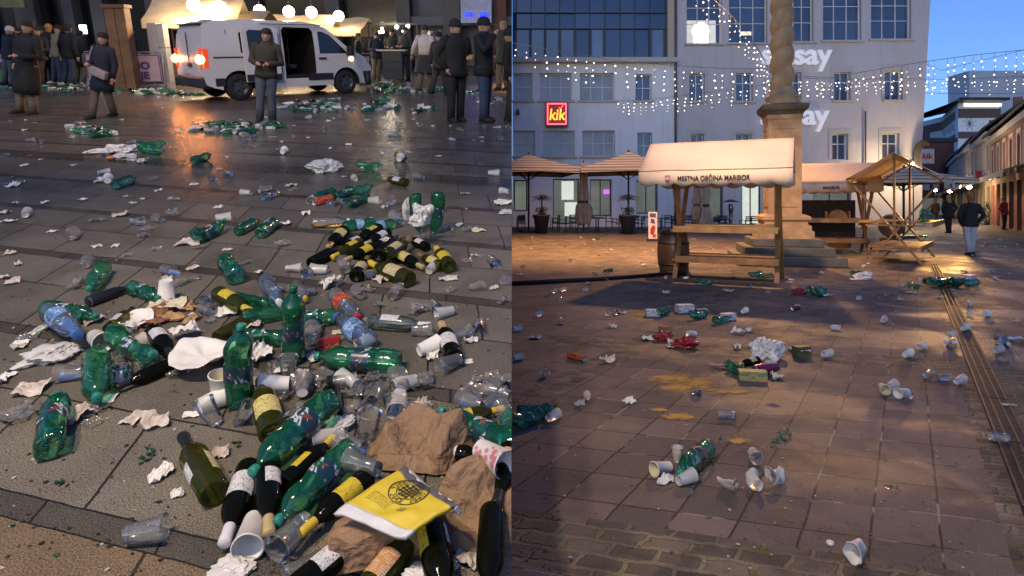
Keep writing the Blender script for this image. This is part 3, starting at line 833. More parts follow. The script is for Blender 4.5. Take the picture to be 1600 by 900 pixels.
for i in range(230):
    z = 4.30 + i * .026
    rings.append([Vector(((.215 + .075 * abs(math.sin((2 * PI * z / .50 - k * 2 * PI / n) / 2)) ** .7) * math.cos(k * 2 * PI / n), (.215 + .075 * abs(math.sin((2 * PI * z / .50 - k * 2 * PI / n) / 2)) ** .7) * math.sin(k * 2 * PI / n), z)) for k in range(n)])
b.loft(rings, 0, True, True)
put('twisted_shaft', b.mesh('twisted_shaft', M_stone), mon)
for sx in (-1, 1):
    fl = MB(); q = random.Random(3 + sx)
    for k in range(60):
        p = Vector((q.gauss(0, .1), q.gauss(0, .1), q.uniform(.08, .34))); d = Vector((q.uniform(-1, 1), q.uniform(-1, 1), q.uniform(-.2, 1))).normalized() * .05; e = d.orthogonal().normalized() * .018
        fl.add([p, p + d * .5 + e, p + d, p + d * .5 - e], [(0, 1, 2, 3)], 0)
    for k in range(8):
        fl.ico((q.gauss(0, .08), q.gauss(0, .08), q.uniform(.2, .36)), .022, 1, 1)
    fl.lathe([(.05, 0), (.075, .12), (.07, .12), (.04, .02)], 10, 2)
    o = put('flower_pot', fl.mesh('flower_pot', [mat('pot_leaves', (.06, .08, .03), .7, .4), mat('pale_petal', (.6, .5, .42), .7), M_dark]), None, mon.matrix_local @ T(.88, -.35 + sx * .38, .4305) @ S(1.1))
    tag(o, ['small flower pot on the monument step near the counter', 'second flower pot standing behind on the monument step'][sx > 0], 'flower pot')


def stall(M, label, text=None, crest=False, seed=1, leng=2.72, inl=.28):
    q = random.Random(seed)
    s = empty('market_stall', M); tag(s, label, 'market stall', 'wooden market stalls with canvas roofs')
    hx = leng / 2; RZd = 2.72; EZd = 2.10; EYd = 1.02; VZ = 1.80
    fr = MB()
    for x in (-hx + inl, hx - .26):
        for sg_ in (-1, 1):
            fr.beam((x + .02 * sg_, sg_ * .58, 0), (x + .02 * sg_, -sg_ * .98, 2.08), .045, .085, 0, (1, 0, 0))
        fr.beam((x - .05, 0, .72), (x - .05, 0, RZd - .03), .05, .07, 0, (1, 0, 0))
        fr.beam((x - .052, -.62, 1.0 - .05), (x - .052, .62, 1.0 - .05), .04, .07, 0, (1, 0, 0))
        fr.beam((x - .053, -.46, .36), (x - .053, .46, .36), .04, .06, 0, (1, 0, 0))
    fr.beam((-hx + .05, 0, RZd - .06), (hx - .05, 0, RZd - .06), .05, .07, 0)
    for sg_ in (-1, 1): fr.beam((-hx + .04, sg_ * .97, EZd - .05), (hx - .04, sg_ * .97, EZd - .05), .05, .06, 0)
    for x in (-hx + .1, hx - .1):
        for sg_ in (-1, 1): fr.beam((x, 0, RZd - .12), (x, sg_ * .95, EZd - .10), .04, .05, 0, (1, 0, 0))
    put('frame', fr.mesh('frame', M_wood), s)
    for sg_ in (-1, 1):
        c = MB()
        for k in range(4): c.box(((inl - .26) / 2, sg_ * (.30 + .135 * k), 1.01), (leng - .24 - inl, .128, .03))
        c.box(((inl - .26) / 2, sg_ * .78, .985), (leng - .24 - inl, .03, .12))
        put('counter', c.mesh('counter', mat('counter_boards', (.36, .21, .07), .55, .3, 4, bump=.3)), s)
    c = MB()
    for k in range(5): c.box(((inl - .26) / 2, -.42 + .21 * k, .405), (leng - .24 - inl, .2, .028))
    for y in (-.54, .54): c.box(((inl - .26) / 2, y, .385), (leng - .24 - inl, .028, .12))
    put('shelf', c.mesh('shelf', M_wood), s)
    # canvas
    cm_ = MB(); nx_, ny_ = 24, 8
    def wav(x, k): return -.014 * math.sin(PI * k) * (1 + .4 * math.sin(3.1 * x + seed)) + .012 * noise.noise(Vector((x * 2, k * 3, seed)))
    for sg_ in (-1, 1):
        rows_ = []
        for k in range(ny_ + 1):
            t = k / ny_
            rows_.append([Vector((-hx + leng * i / nx_, sg_ * EYd * t, RZd + (EZd - RZd) * t + wav(-hx + leng * i / nx_, t))) for i in range(nx_ + 1)])
        cm_.loft(rows_, 0, False, True, False)
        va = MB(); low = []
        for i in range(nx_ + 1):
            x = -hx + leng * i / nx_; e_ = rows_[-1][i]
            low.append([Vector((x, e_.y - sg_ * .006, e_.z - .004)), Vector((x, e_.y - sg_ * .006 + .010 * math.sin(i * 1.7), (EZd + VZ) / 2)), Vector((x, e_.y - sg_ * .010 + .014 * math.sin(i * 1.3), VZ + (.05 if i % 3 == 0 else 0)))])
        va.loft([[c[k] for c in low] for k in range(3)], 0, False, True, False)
        vo = put('valance', va.mesh('valance', mat('shaded_valance_canvas', (.66, .54, .40), .85, .10, 2, bump=.3, bscale=5)), s); sv = vo.modifiers.new('s', 'SOLIDIFY'); sv.thickness = .003; sv.offset = 0  # darker, yellower copy of the canvas with its shading put into the colour
        se_ = MB(); se_.tube([rows_[-1][i] + Vector((0, sg_ * .002, .002)) for i in range(nx_ + 1)], .006, 6)
        put('hem', se_.mesh('hem', mat('canvas_hem', (.42, .33, .24), .9)), s)
    cv = put('canvas', cm_.mesh('canvas', M_canvas), s)
    so_ = cv.modifiers.new('s', 'SOLIDIFY'); so_.thickness = .004; so_.offset = 0
    if text:
        me_ = text_mesh(text, .125, .0015, mat('dark_print', (.035, .022, .028), .8), 0, .003)
        put('lettering', me_, s, T(.02, -EYd - .016, 1.94) @ RX(R(90)) @ Matrix.Diagonal((.82, 1, 1, 1)))
    if crest:
        cr_ = MB(); x = -.80
        cr_.add([(x - .05, 0, .06), (x + .05, 0, .06), (x + .05, 0, -.02), (x, 0, -.075), (x - .05, 0, -.02)], [(0, 4, 3, 2, 1)], 0)
        for dx in (-.03, 0, .03): cr_.box((x + dx, -.003, .012 + (.01 if dx == 0 else 0)), (.018, .004, .055), 1)
        cr_.box((x, -.0035, -.015), (.075, .004, .018), 1)
        put('crest', cr_.mesh('crest', [mat('crest_red', (.30, .03, .06), .7), mat('crest_white', (.6, .58, .6), .7)]), s, T(0, -EYd - .016, 1.945))
    return s


sx1, sy1 = 4.12, 12.10
S1 = stall(T(sx1, sy1, 0) @ RZ(R(-26)), 'front market stall with printed canvas roof and empty counter beside the wine barrel', 'MESTNA OBČINA MARIBOR', True, 1, 2.72, .62)
S2 = stall(T(10.35, 16.1, 0) @ RZ(R(51)), 'market stall seen from its crossed timber end, green bottles on the counter', 'MARIBOR', False, 2, 3.7)
S3 = stall(T(9.55, 18.6, 0) @ RZ(R(-18)), 'market stall half hidden behind the column, carved wooden tray on its counter', 'MARIBOR', False, 3)
# dark cloth hung at the back of the half hidden stall
o = put('back_cloth', MB().box((0, 0, .55), (1.9, .02, 1.2)).mesh('back_cloth', mat('dark_cloth', (.035, .03, .03), .9, .3)), None, S3.matrix_local @ T(.1, 1.0, .45))
tag(o, 'dark cloth hanging at the back of the stall behind the column', 'cloth')
wt = MB()
wt.lathe([(.001, 0), (.22, .05), (.26, .12), (.24, .12), (.2, .06), (.001, .02)], 18, 0, RX(R(80)), 0, PI)
wt.box((-.3, 0, .12), (.03, .3, .22)); wt.box((.3, 0, .12), (.03, .3, .22))
o = put('wooden_tray', wt.mesh('wooden_tray', M_wood), None, S3.matrix_local @ T(.25, -.6, 1.03)); tag(o, 'carved wooden tray on the counter of the stall behind the column', 'tray')
for k, (dx, dy) in enumerate(((-.3, .62), (.35, .70))):
    bl = MB(); bl.lathe([(.34, -.3), (.36, -.2), (.39, 0), (.36, .2), (.34, .3), (.001, .3)], 24, 0, RY(R(90))); bl.lathe([(.001, -.3), (.34, -.3)], 24, 0, RY(R(90)))
    o = put('log_barrel', bl.mesh('log_barrel', M_woodd), None, S3.matrix_local @ T(1.6 + dx * 2.4, 1.9 + dy, .75) @ RZ(R(70)) ); tag(o, ['round barrel lying behind the column stall, darker one', 'round barrel lying behind the crossed timber stall'][k], 'barrel')
    cr2 = MB().box((0, 0, .17), (.7, .6, .34)); o = put('barrel_rest', cr2.mesh('barrel_rest', M_woodd), None, S3.matrix_local @ T(1.6 + dx * 2.4, 1.9 + dy, 0) @ RZ(R(70))); tag(o, ['low timber rest under the darker lying barrel', 'low timber rest under the barrel by the crossed timber stall'][k], 'rest')

# barrel
bx, by = R2(1056, 430)
ba = empty('wine_barrel', T(bx, by + .2, 0)); tag(ba, 'upright brown wooden wine barrel beside the front stall', 'barrel')
pf = [(.001, .01), (.25, .01), (.26, 0), (.285, .12), (.32, .3), (.33, .46), (.32, .62), (.285, .8), (.26, .93), (.25, .93), (.25, .90), (.001, .90)]
put('staves', MB().lathe(pf, 28).mesh('staves', mat('barrel_oak', (.09, .045, .02), .5, .4, 5, bump=.3, coat=.2)), ba)
for z, r_ in ((.06, .275), (.22, .306), (.66, .315), (.86, .278)):
    put('hoop', MB().lathe([(r_, z - .025), (r_ + .006, z - .025), (r_ + .004, z + .025), (r_ - .004, z + .025)], 28).mesh('hoop', mat('barrel_hoop', (.06, .055, .05), .45, .3, metal=.6)), ba)

# cable cover along the ground
cb = MB(); p0 = R2(800.5, 446); p1 = R2(930, 439); p2 = R2(1040, 431)
cb.tube([(p0[0], p0[1], .03), (p1[0], p1[1], .03), (p2[0], p2[1], .03)], [(.035, .06)] * 3, 8)
tag(put('cable_cover', cb.mesh('cable_cover', mat('black_rubber', (.015, .015, .016), .6, .2))), 'black rubber cable cover running along the paving to the barrel', 'cable cover')

# pavement sign
px_, py_ = R2(1020, 377)
sb = empty('pavement_sign', T(px_, py_, 0) @ RZ(R(-12))); tag(sb, 'white framed pavement sign with a red and blue poster', 'sign')
put('foot', MB().box((0, 0, .05), (.5, .4, .1)).mesh('foot', M_dark), sb)
put('frame', MB().box((-.15, 0, .62), (.035, .05, 1.02)).box((.15, 0, .62), (.035, .05, 1.02)).box((0, 0, .118), (.335, .052, .03)).box((0, 0, 1.145), (.335, .052, .04)).mesh('frame', mat('sign_frame_white', (.7, .68, .72), .5)), sb)
ps = MB().box((0, 0, .63), (.262, .03, .99), 0)
ps.add([(-.1, -.018, .3), (.02, -.018, .22), (.11, -.018, .55), (.02, -.018, .66), (-.09, -.018, .52)], [(0, 1, 2, 3, 4)], 1)
ps.add([(-.1, -.018, .72), (.1, -.018, .70), (.06, -.018, .86), (-.06, -.018, .92)], [(0, 1, 2, 3)], 2)
ps.add([(-.12, -.018, .95), (.12, -.018, .95), (.12, -.018, 1.10), (-.12, -.018, 1.10)], [(0, 1, 2, 3)], 2)
ps.add([(.0, -.018, .15), (.11, -.018, .15), (.11, -.018, .3), (.04, -.018, .27)], [(0, 1, 2, 3)], 1)
put('poster', ps.mesh('poster', [mat('poster_white', (.62, .60, .64), .6), mat('poster_red', (.35, .03, .03), .6), mat('poster_blue', (.08, .06, .2), .6)]), sb)


# parasols
def striped():
    if 'striped_canvas' in _mats: return _mats['striped_canvas']
    m, t, p = new_mat('striped_canvas'); N = NT(t)
    tcn = t.nodes.new('ShaderNodeTexCoord'); sp_ = t.nodes.new('ShaderNodeSeparateXYZ'); t.links.new(tcn.outputs['Object'], sp_.inputs[0])
    f = N.math('FRACT', N.math('MULTIPLY', sp_.outputs['Z'], 6.5))
    k = N.math('LESS_THAN', f, .26)
    t.links.new(N.mix(k, (.62, .50, .38), (.14, .07, .05)), p.inputs['Base Color']); p.inputs['Roughness'].default_value = .9
    _mats['striped_canvas'] = m; return m


def parasol(px_, by_, apex, eave, half, label, dz=0, rot=10):
    x, y = R2(px_, by_); D = y
    za = RV(0, apex, D)[1]; ze = RV(0, eave, D)[1]
    p = empty('striped_parasol', T(x, y, 0) @ RZ(R(rot))); tag(p, label, 'parasol', 'big striped parasols on the terrace')
    put('pole', MB().tube([(0, 0, .1), (0, 0, za + .1)], .05, 10).lathe([(.03, za), (.07, za + .05), (.02, za + .14)], 10).mesh('pole', M_dark), p)
    put('foot', MB().box((0, 0, .06), (.9, .9, .12)).mesh('foot', M_dark), p)
    rings = []
    for t, r_ in ((0, .03), (.25, .25), (.5, .5), (.75, .75), (1, 1)):
        hh_ = half * r_; z = za + (ze - za) * (t ** .9)
        ring = []
        for (ax, ay) in ((-1, -1), (0, -1), (1, -1), (1, 0), (1, 1), (0, 1), (-1, 1), (-1, 0)):
            ring.append(Vector((ax * hh_, ay * hh_, z - (.0 if ax and ay else -.06 * t))))
        rings.append(ring)
    last = [Vector((v.x, v.y, v.z - .22)) for v in rings[-1]]
    rings.append(last)
    c = put('canopy', MB().loft(rings, 0, False, False).mesh('canopy', striped()), p)
    sm_ = c.modifiers.new('s', 'SOLIDIFY'); sm_.thickness = .006
    rb_ = MB()
    for k in range(8):
        v = rings[-2][k]; rb_.beam((0, 0, za - .05), (v.x * .97, v.y * .97, v.z - .05), .03, .04)
        rb_.beam((0, 0, ze - .5), (v.x * .5, v.y * .5, (za + v.z) / 2 - .06), .02, .03)
    put('ribs', rb_.mesh('ribs', M_dark), p)
    return p


parasol(826, 363, 242, 267, 2.5, 'striped parasol cut off by the picture edge on the terrace')
parasol(982, 364, 238, 266, 2.45, 'whole striped parasol open over the dark terrace chairs', rot=-6)
parasol(1412, 372, 262, 281, 1.9, 'striped parasol glimpsed through the crossed timber stall', rot=20)


def closed_parasol(px_, by_, top, bot, wd, label, seed):
    x, y = R2(px_, by_); D = y; q = random.Random(seed)
    zt = RV(0, top, D)[1]; zb = RV(0, bot, D)[1]; r0 = wd / 2 / F * D
    p = empty('folded_parasol', T(x, y, 0)); tag(p, label, 'parasol', 'folded beige parasols')
    rings = []; n = 48; H = zt - zb
    for i in range(40):
        t = i / 39; z = zt - H * t
        rr = r0 * (.18 + .62 * t ** .7) * (1 + .16 * math.sin(9 * t + seed)) * (.72 if .60 < t < .68 else 1)
        rings.append([Vector(((rr * (1 + .30 * math.sin(k * 2 * PI / n * 8 + 2.5 * noise.noise(Vector((t * 4, k * .05, seed)))) + .25 * noise.noise(Vector((k * .3, t * 9, seed))))) * math.cos(2 * PI * k / n),
                             (rr * (1 + .30 * math.sin(k * 2 * PI / n * 8 + 2.5 * noise.noise(Vector((t * 4, k * .05, seed)))))) * math.sin(2 * PI * k / n), z - (.12 * (k % 6 == 0) if i == 39 else 0))) for k in range(n)])
    put('canopy', MB().loft(rings, 0, True, True).mesh('canopy', mat('beige_canvas', (.40, .32, .24), .9, .2, 3)), p)
    put('strap', MB().lathe([(r0 * .62, zt - H * .66), (r0 * .62, zt - H * .62)], 20).mesh('strap', M_dark), p)
    put('pole', MB().tube([(0, 0, 0), (0, 0, zt + .12)], .035, 8).box((0, 0, .05), (.6, .6, .1)).mesh('pole', M_dark), p)


closed_parasol(912, 364, 254, 350, 26, 'folded beige parasol standing free on the terrace', 1)
closed_parasol(1089, 362, 268, 350, 19, 'slimmer folded beige parasol seen under the front stall roof', 2)
closed_parasol(1103, 363, 268, 351, 19, 'twin folded beige parasol beside the slimmer one under the stall roof', 5)

# planters, heater, terrace chairs and tables
def planter(px_, by_, label, seed):
    x, y = R2(px_, by_); q = random.Random(seed)
    p = empty('potted_palm', T(x, y, 0)); tag(p, label, 'potted plant')
    put('pot', MB().lathe([(.001, 0), (.28, 0), (.40, .85), (.44, .87), (.44, .95), (.38, .95), (.36, .8), (.001, .8)], 20).mesh('pot', mat('grey_planter', (.045, .045, .05), .7, .2)), p)
    put('trunk', MB().tube([(0, 0, .8), (.03, 0, 1.3), (0, .02, 1.75)], [.05, .04, .035], 8).mesh('trunk', M_woodd), p)
    l = MB()
    for k in range(170):
        a_ = q.uniform(0, 2 * PI); rr = q.uniform(.1, .62); el = q.uniform(-.25, .45)
        c = Vector((rr * math.cos(a_), rr * math.sin(a_), 1.82 + el * .35 - rr * .15)); d = Vector((math.cos(a_), math.sin(a_), q.uniform(-.5, .2))).normalized() * .2; e = d.cross(Vector((0, 0, 1))).normalized() * .03
        l.add([c - d, c + e, c + d, c - e], [(0, 1, 2, 3)])
    for k in range(110):
        a_ = q.uniform(0, 2 * PI); rr = q.uniform(0, .32)
        c = Vector((rr * math.cos(a_), rr * math.sin(a_), .95 + q.uniform(0, .35))); d = Vector((q.uniform(-1, 1), q.uniform(-1, 1), q.uniform(0, 1))).normalized() * .1; e = d.orthogonal().normalized() * .03
        l.add([c - d, c + e, c + d, c - e], [(0, 1, 2, 3)])
    put('leaves', l.mesh('leaves', mat('planter_leaf', (.065, .085, .035), .6, .4, 6)), p)


planter(846, 365, 'potted palm in a grey pot beside the cut off parasol', 1)
planter(981, 366, 'potted palm in a grey pot under the whole striped parasol', 2)
hx_, hy_ = R2(1142, 360)
ht = empty('patio_heater', T(hx_, hy_, 0)); tag(ht, 'grey patio heater seen under the front stall roof', 'heater')
put('body', MB().lathe([(.001, 0), (.26, 0), (.26, .12), (.13, .2), (.11, 1.1), (.14, 1.15), (.14, 1.45), (.1, 1.5), (.001, 1.5)], 16).mesh('body', mat('heater_steel', (.2, .2, .22), .35, .1, metal=.8)), ht)
put('hood', MB().lathe([(.48, 1.60), (.46, 1.62), (.12, 1.74), (.001, 1.76)], 20).mesh('hood', M_dark), ht)


def chair_proto():
    q = {}
    b = MB(); b.box((0, 0, .44), (.44, .44, .03)); q['seat'] = b
    b = MB()
    for z in (.62, .72, .82): b.box((0, .21, z), (.42, .025, .06))
    for x in (-.2, .2): b.beam((x, .2, .44), (x, .22, .86), .025, .025)
    q['backrest'] = b
    b = MB()
    for x in (-.2, .2):
        b.beam((x, -.2, 0), (x, -.2, .64), .025, .025); b.beam((x, .2, 0), (x, .2, .44), .025, .025); b.box((x, 0, .65), (.04, .44, .025))
    q['frame'] = b
    return {k: v.mesh(k, M_dark if k != 'seat' else mat('rattan', (.05, .035, .025), .7, .3)) for k, v in q.items()}
CH = chair_proto()
TB = {'tabletop': MB().box((0, 0, .73), (.75, .75, .035)).mesh('tabletop', mat('dark_tabletop', (.06, .04, .03), .4, .3)),
      'stand': MB().tube([(0, 0, .03), (0, 0, .71)], .035, 8).box((0, 0, .015), (.45, .45, .03)).mesh('stand', M_dark)}
q = random.Random(11)
k = 0
for row, D in enumerate((32.4, 34.6, 36.6)):
    for i in range(11 if row == 0 else 12):
        x = .5 + i * 1.05 + q.uniform(-.12, .12) + (8.5 if False else 0)
        if abs(x - R2(912, 364)[0]) < .3 and row == 0: continue
        if i % 3 == 1:
            t_ = empty('cafe_table', T(x, D, 0) @ RZ(q.uniform(-.2, .2))); tag(t_, 'small dark square cafe table among the terrace chairs', 'table', 'dark terrace tables')
            for nme, me in TB.items(): put(nme, me, t_)
        else:
            t_ = empty('cafe_chair', T(x, D + q.uniform(-.15, .15), 0) @ RZ(q.choice((PI / 2, -PI / 2, 0, PI)) + q.uniform(-.3, .3))); tag(t_, 'dark metal cafe chair with slatted back on the terrace', 'chair', 'dark terrace chairs')
            for nme, me in CH.items(): put(nme, me, t_)
for (px_, D, a_) in ((1125, 31, 2.0), (1133, 33, .4), (1165, 31.5, -1.2), (1180, 32.5, 2.6), (1565, 40, 1), (1572, 42, 2), (1583, 39, .3), (1593, 40.5, 2.2)):
    t_ = empty('cafe_chair', T(RV(px_, 0, D)[0], D, 0) @ RZ(a_)); tag(t_, 'dark metal cafe chair behind the stall or across the street', 'chair', 'loose cafe chairs')
    for nme, me in CH.items(): put(nme, me, t_)

# clipped bush by the street cafe
q = random.Random(5); l = MB()
for k in range(500):
    v = Vector((q.gauss(0, 1), q.gauss(0, 1), q.gauss(0, 1))).normalized() * q.uniform(.5, 1)
    c = Vector((v.x * .7, v.y * .7, .95 + v.z * .8)); d = Vector((q.uniform(-1, 1), q.uniform(-1, 1), q.uniform(-1, 1))).normalized() * .11; e = d.orthogonal().normalized() * .05
    l.add([c - d, c + e, c + d, c - e], [(0, 1, 2, 3)])
bu = empty('potted_bush', T(RV(1546, 0, 44)[0], 44, 0)); tag(bu, 'dark clipped bush in a tub by the street cafe', 'potted plant')
put('leaves', l.mesh('leaves', mat('bush_leaf', (.035, .05, .025), .6, .4)), bu); put('pot', MB().lathe([(.001, 0), (.3, 0), (.36, .4), (.001, .4)], 14).mesh('pot', M_dark), bu)

# ---------------------------------------------------------------- icicle light strings
M_sbulb = mat('string_bulb', (.9, .8, .7), .4, emit=(1, .80, .66), estr=5.0)
M_wire = mat('light_wire', (.20, .18, .17), .7)
M_sbulb2 = mat('string_bulb_dim', (.9, .8, .7), .4, emit=(1, .72, .55), estr=2.0)
bulb_dim = MB().ico((0, 0, 0), .027, 1).mesh('bulb', M_sbulb2)
bulb_me = MB().ico((0, 0, 0), .029, 1).mesh('bulb', M_sbulb)


def light_string(pts, D0, D1, ndrop, maxn, label, seed, sp=.27, big=1.0, nowire=False):
    q = random.Random(seed); W = []
    for i, (px_, py_) in enumerate(pts):
        D = D0 + (D1 - D0) * i / (len(pts) - 1); x, z = RV(px_, py_, D); W.append(Vector((x, D, z)))
    s = empty('light_string', None); tag(s, label, 'light string', 'icicle light strings over the square')
    put('wire', MB().tube(W, .012 * big, 5).mesh('wire', M_wire), s)
    seg = [(W[i + 1] - W[i]).length for i in range(len(W) - 1)]; tot = sum(seg)
    for k in range(ndrop):
        d = tot * (k + .5 + q.uniform(-.25, .25)) / ndrop; i = 0
        while i < len(seg) - 1 and d > seg[i]: d -= seg[i]; i += 1
        p = W[i].lerp(W[i + 1], min(1, d / seg[i])); n = q.randint(2, maxn)
        L_ = (n + .3) * sp * big
        dr = put('drop', MB().tube([(0, 0, 0), (.01, 0, -L_)], .006 * big, 4).mesh('drop', M_wire), s, T(*p))
        for j in range(n):
            put('bulb', bulb_me if q.random() < .6 else bulb_dim, dr, T(q.uniform(-.04, .04), 0, -(j + 1) * sp * big - q.uniform(-.04, .04)) @ S(big * q.uniform(.65, 1.2)))


light_string([(801, 67), (875, 80), (960, 94), (1050, 102), (1130, 107), (1200, 108)], 25, 25, 26, 4, 'light string crossing the white building to the column', 1)
light_string([(960, 158), (1020, 155), (1060, 150), (1130, 141), (1200, 132)], 32, 26, 24, 4, 'fainter light string low across the two buildings', 2, .2, .9)
light_string([(1085, -25), (1110, -5), (1140, 22), (1170, 55), (1190, 85), (1205, 115)], 19, 24, 17, 5, 'light string dropping steeply from the top toward the column', 3, .24, .85)
light_string([(1244, 119), (1300, 121), (1350, 112), (1440, 97), (1520, 86), (1600, 78), (1640, 70)], 26, 22, 28, 4, 'light string from the column over the street sky', 4)
light_string([(1244, 122), (1330, 124), (1400, 122), (1470, 124), (1540, 122), (1620, 118)], 32, 30, 30, 4, 'lower fainter light string over the street', 5, .22, .9)
light_string([(1195, 60), (1215, 92), (1230, 110)], 30, 30, 5, 3, 'short light string behind the column shaft', 6, .25, .9)
for pts, D in (([(1440, 146), (1600, 146)], 60), ([(1440, 97), (1470, 110), (1600, 78)], 55)):
    b = MB(); W = [Vector((RV(x, y, D)[0], D, RV(x, y, D)[1])) for x, y in pts]; b.tube(W, .018, 5)
    tag(put('overhead_cable', b.mesh('overhead_cable', M_dark)), 'thin dark overhead cable crossing the street sky', 'cable', 'thin dark overhead cables')

# ================================================================= NIGHT SQUARE: backdrop, tents, van, people
M_nw = mat('night_dark_facade', (.045, .038, .034), .85, .2, .6)  # night darkness is put into this wall colour
M_np = mat('facade_pier', (.085, .078, .075), .8, .15, .8)
M_nb = mat('panel_blue_grey', (.085, .088, .11), .6, .2, .6, coat=.2)
NY = 33.0


def lrect(x0, y0, x1, y1, Y=NY):
    a, d = LV(x0, y0, Y); b, _ = LV(x1, y0, Y); _, c = LV(x0, y1, Y)
    return (a, b, c, d)


fb = empty('dark_arcade_building', LM); tag(fb, 'dark building with grey piers and shop glass behind the night crowd', 'building')
xl = -46.0; xr = -.004
nh = []
for x0, x1 in ((-600, -440), (-400, -250), (-210, -60), (-30, 30), (58, 103), (118, 148), (165, 232), (250, 380), (400, 510), (530, 620), (640, 695), (717, 770)):
    a, b, c, d = lrect(x0, -32, x1, 62); nh.append((a, b, .15, 4.2))
mb = MB(); wall_holes(mb, xl, xr, 0, 26, nh, NY, .6)  # unseen upper wall raised to keep the sky's reflection off the paving
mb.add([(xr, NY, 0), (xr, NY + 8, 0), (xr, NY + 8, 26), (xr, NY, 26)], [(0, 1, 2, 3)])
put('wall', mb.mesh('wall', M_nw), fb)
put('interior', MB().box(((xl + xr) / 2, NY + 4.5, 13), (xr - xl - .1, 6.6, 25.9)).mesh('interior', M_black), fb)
for i, h in enumerate(nh):
    m = M_nb if i >= 10 else M_black if i in (5, 6) else mat('dim_shop_glass', (.02, .02, .022), .2, .5, .8, coat=.3)
    put('shop_window', MB().box(((h[0] + h[1]) / 2, NY + .5, 2.2), (h[1] - h[0] - .02, .06, 4.0)).mesh('shop_window', m), fb)
for x0, x1 in ((28, 60), (103, 119), (147, 166), (232, 250), (510, 532), (620, 641), (693, 719)):
    a, b, c, d = lrect(x0, 0, x1, 100)
    put('pier', MB().box(((a + b) / 2, NY - .22, 2.6), (b - a, .4, 5.2)).mesh('pier', M_np), fb)
a, b, c, d = lrect(772, 0, 791, 100); put('pier', MB().box(((a + b) / 2, NY - .25, 2.6), (b - a, .4, 5.2)).mesh('pier', mat('dark_red_pier', (.10, .045, .035), .8, .2)), fb)
a, b, c, d = lrect(641, 26, 800, 40); put('ledge', MB().box(((a + xr) / 2, NY - .1, (c + d) / 2), (xr - a - .01, .2, d - c)).mesh('ledge', M_nb), fb)
# lit blue panel with two neon bars
a, b, c, d = lrect(720, -5, 768, 36, NY - .5)
lp = empty('lit_poster_panel', LM @ T((a + b) / 2, NY - .75, (c + d) / 2)); tag(lp, 'pale lit window panel with two blue neon bars above the beanie men', 'lit panel')
put('panel', MB().box((0, 0, 0), (b - a, .1, d - c)).mesh('panel', mat('pale_lit_panel', (.15, .16, .22), .5, .5, 1.2, emit=(.45, .5, .85), estr=.14)), lp)
ne = mat('blue_neon', (.02, .03, .9), .4, emit=(.02, .03, 1.0), estr=2.6)
for x0, x1 in ((723, 742), (746, 765)):
    a2, b2, c2, d2 = lrect(x0, 19, x1, 26, NY - .85)
    q0 = (a + b) / 2; z0 = (c + d) / 2
    put('neon_bar', MB().tube([(a2 - q0 + .12, -.1, (c2 + d2) / 2 - z0), (b2 - q0 - .12, -.1, (c2 + d2) / 2 - z0)], .115, 10).mesh('neon_bar', ne), lp)
# pale sloping roof and dim warm wall at the far corner
a, b, c, d = lrect(-10, -30, 33, 22, 31)
tag(put('lit_canopy', MB().box(((a + b) / 2, 31, (c + d) / 2 + .3), (b - a, .2, d - c)).mesh('lit_canopy', mat('dim_yellow_cloth', (.20, .17, .08), .8, .4, 1.5)), None, LM), 'dim yellow cloth panel above the crowd at the corner', 'cloth panel')
a, b, c, d = lrect(-60, 103, 13, 131, 21.6)
tag(put('advert_board', MB().box(((a + b) / 2, 21.6, .55), (b - a, .06, 1.0), 0).box(((a + b) / 2, 21.565, .3), (b - a, .01, .42), 1).box(((a + b) / 2, 21.565, .86), (b - a, .01, .2), 2).mesh('advert_board', [mat('board_navy', (.02, .02, .05), .5), mat('board_green', (.05, .16, .03), .5, .3), mat('board_pale', (.3, .3, .45), .5)]), None, LM), 'low advert board with a green strip beside the woman in the long coat', 'board')
# plank post, tall box and barrier banner
a, b = lrect(167, 0, 193, 100, 19.2)[:2]
pp = empty('timber_post', LM @ T((a + b) / 2, 19.2, 0)); tag(pp, 'broad plank clad post standing behind the woman with the bag', 'post')
put('planks', MB().box((-.16, 0, 1.2), (.30, .3, 2.4)).box((.15, .01, 1.2), (.29, .3, 2.4)).box((0, 0, 2.46), (.7, .4, .1)).mesh('planks', mat('plank_brown', (.19, .095, .04), .7, .3, 3, bump=.3)), pp)
a, b, c, d = lrect(236, 60, 259, 128, 20.0)
tag(put('cabinet', MB().box(((a + b) / 2 - .09, 20, 1.0), (.28, .3, 2.0)).box(((a + b) / 2 + .17, 19.98, .62), (.2, .3, 1.24)).box(((a + b) / 2 + .17, 19.98, 1.62), (.2, .3, .72)).mesh('cabinet', mat('pale_cabinet', (.50, .46, .42), .7, .1)), None, LM), 'tall pale cabinet beside the rear of the van', 'cabinet')


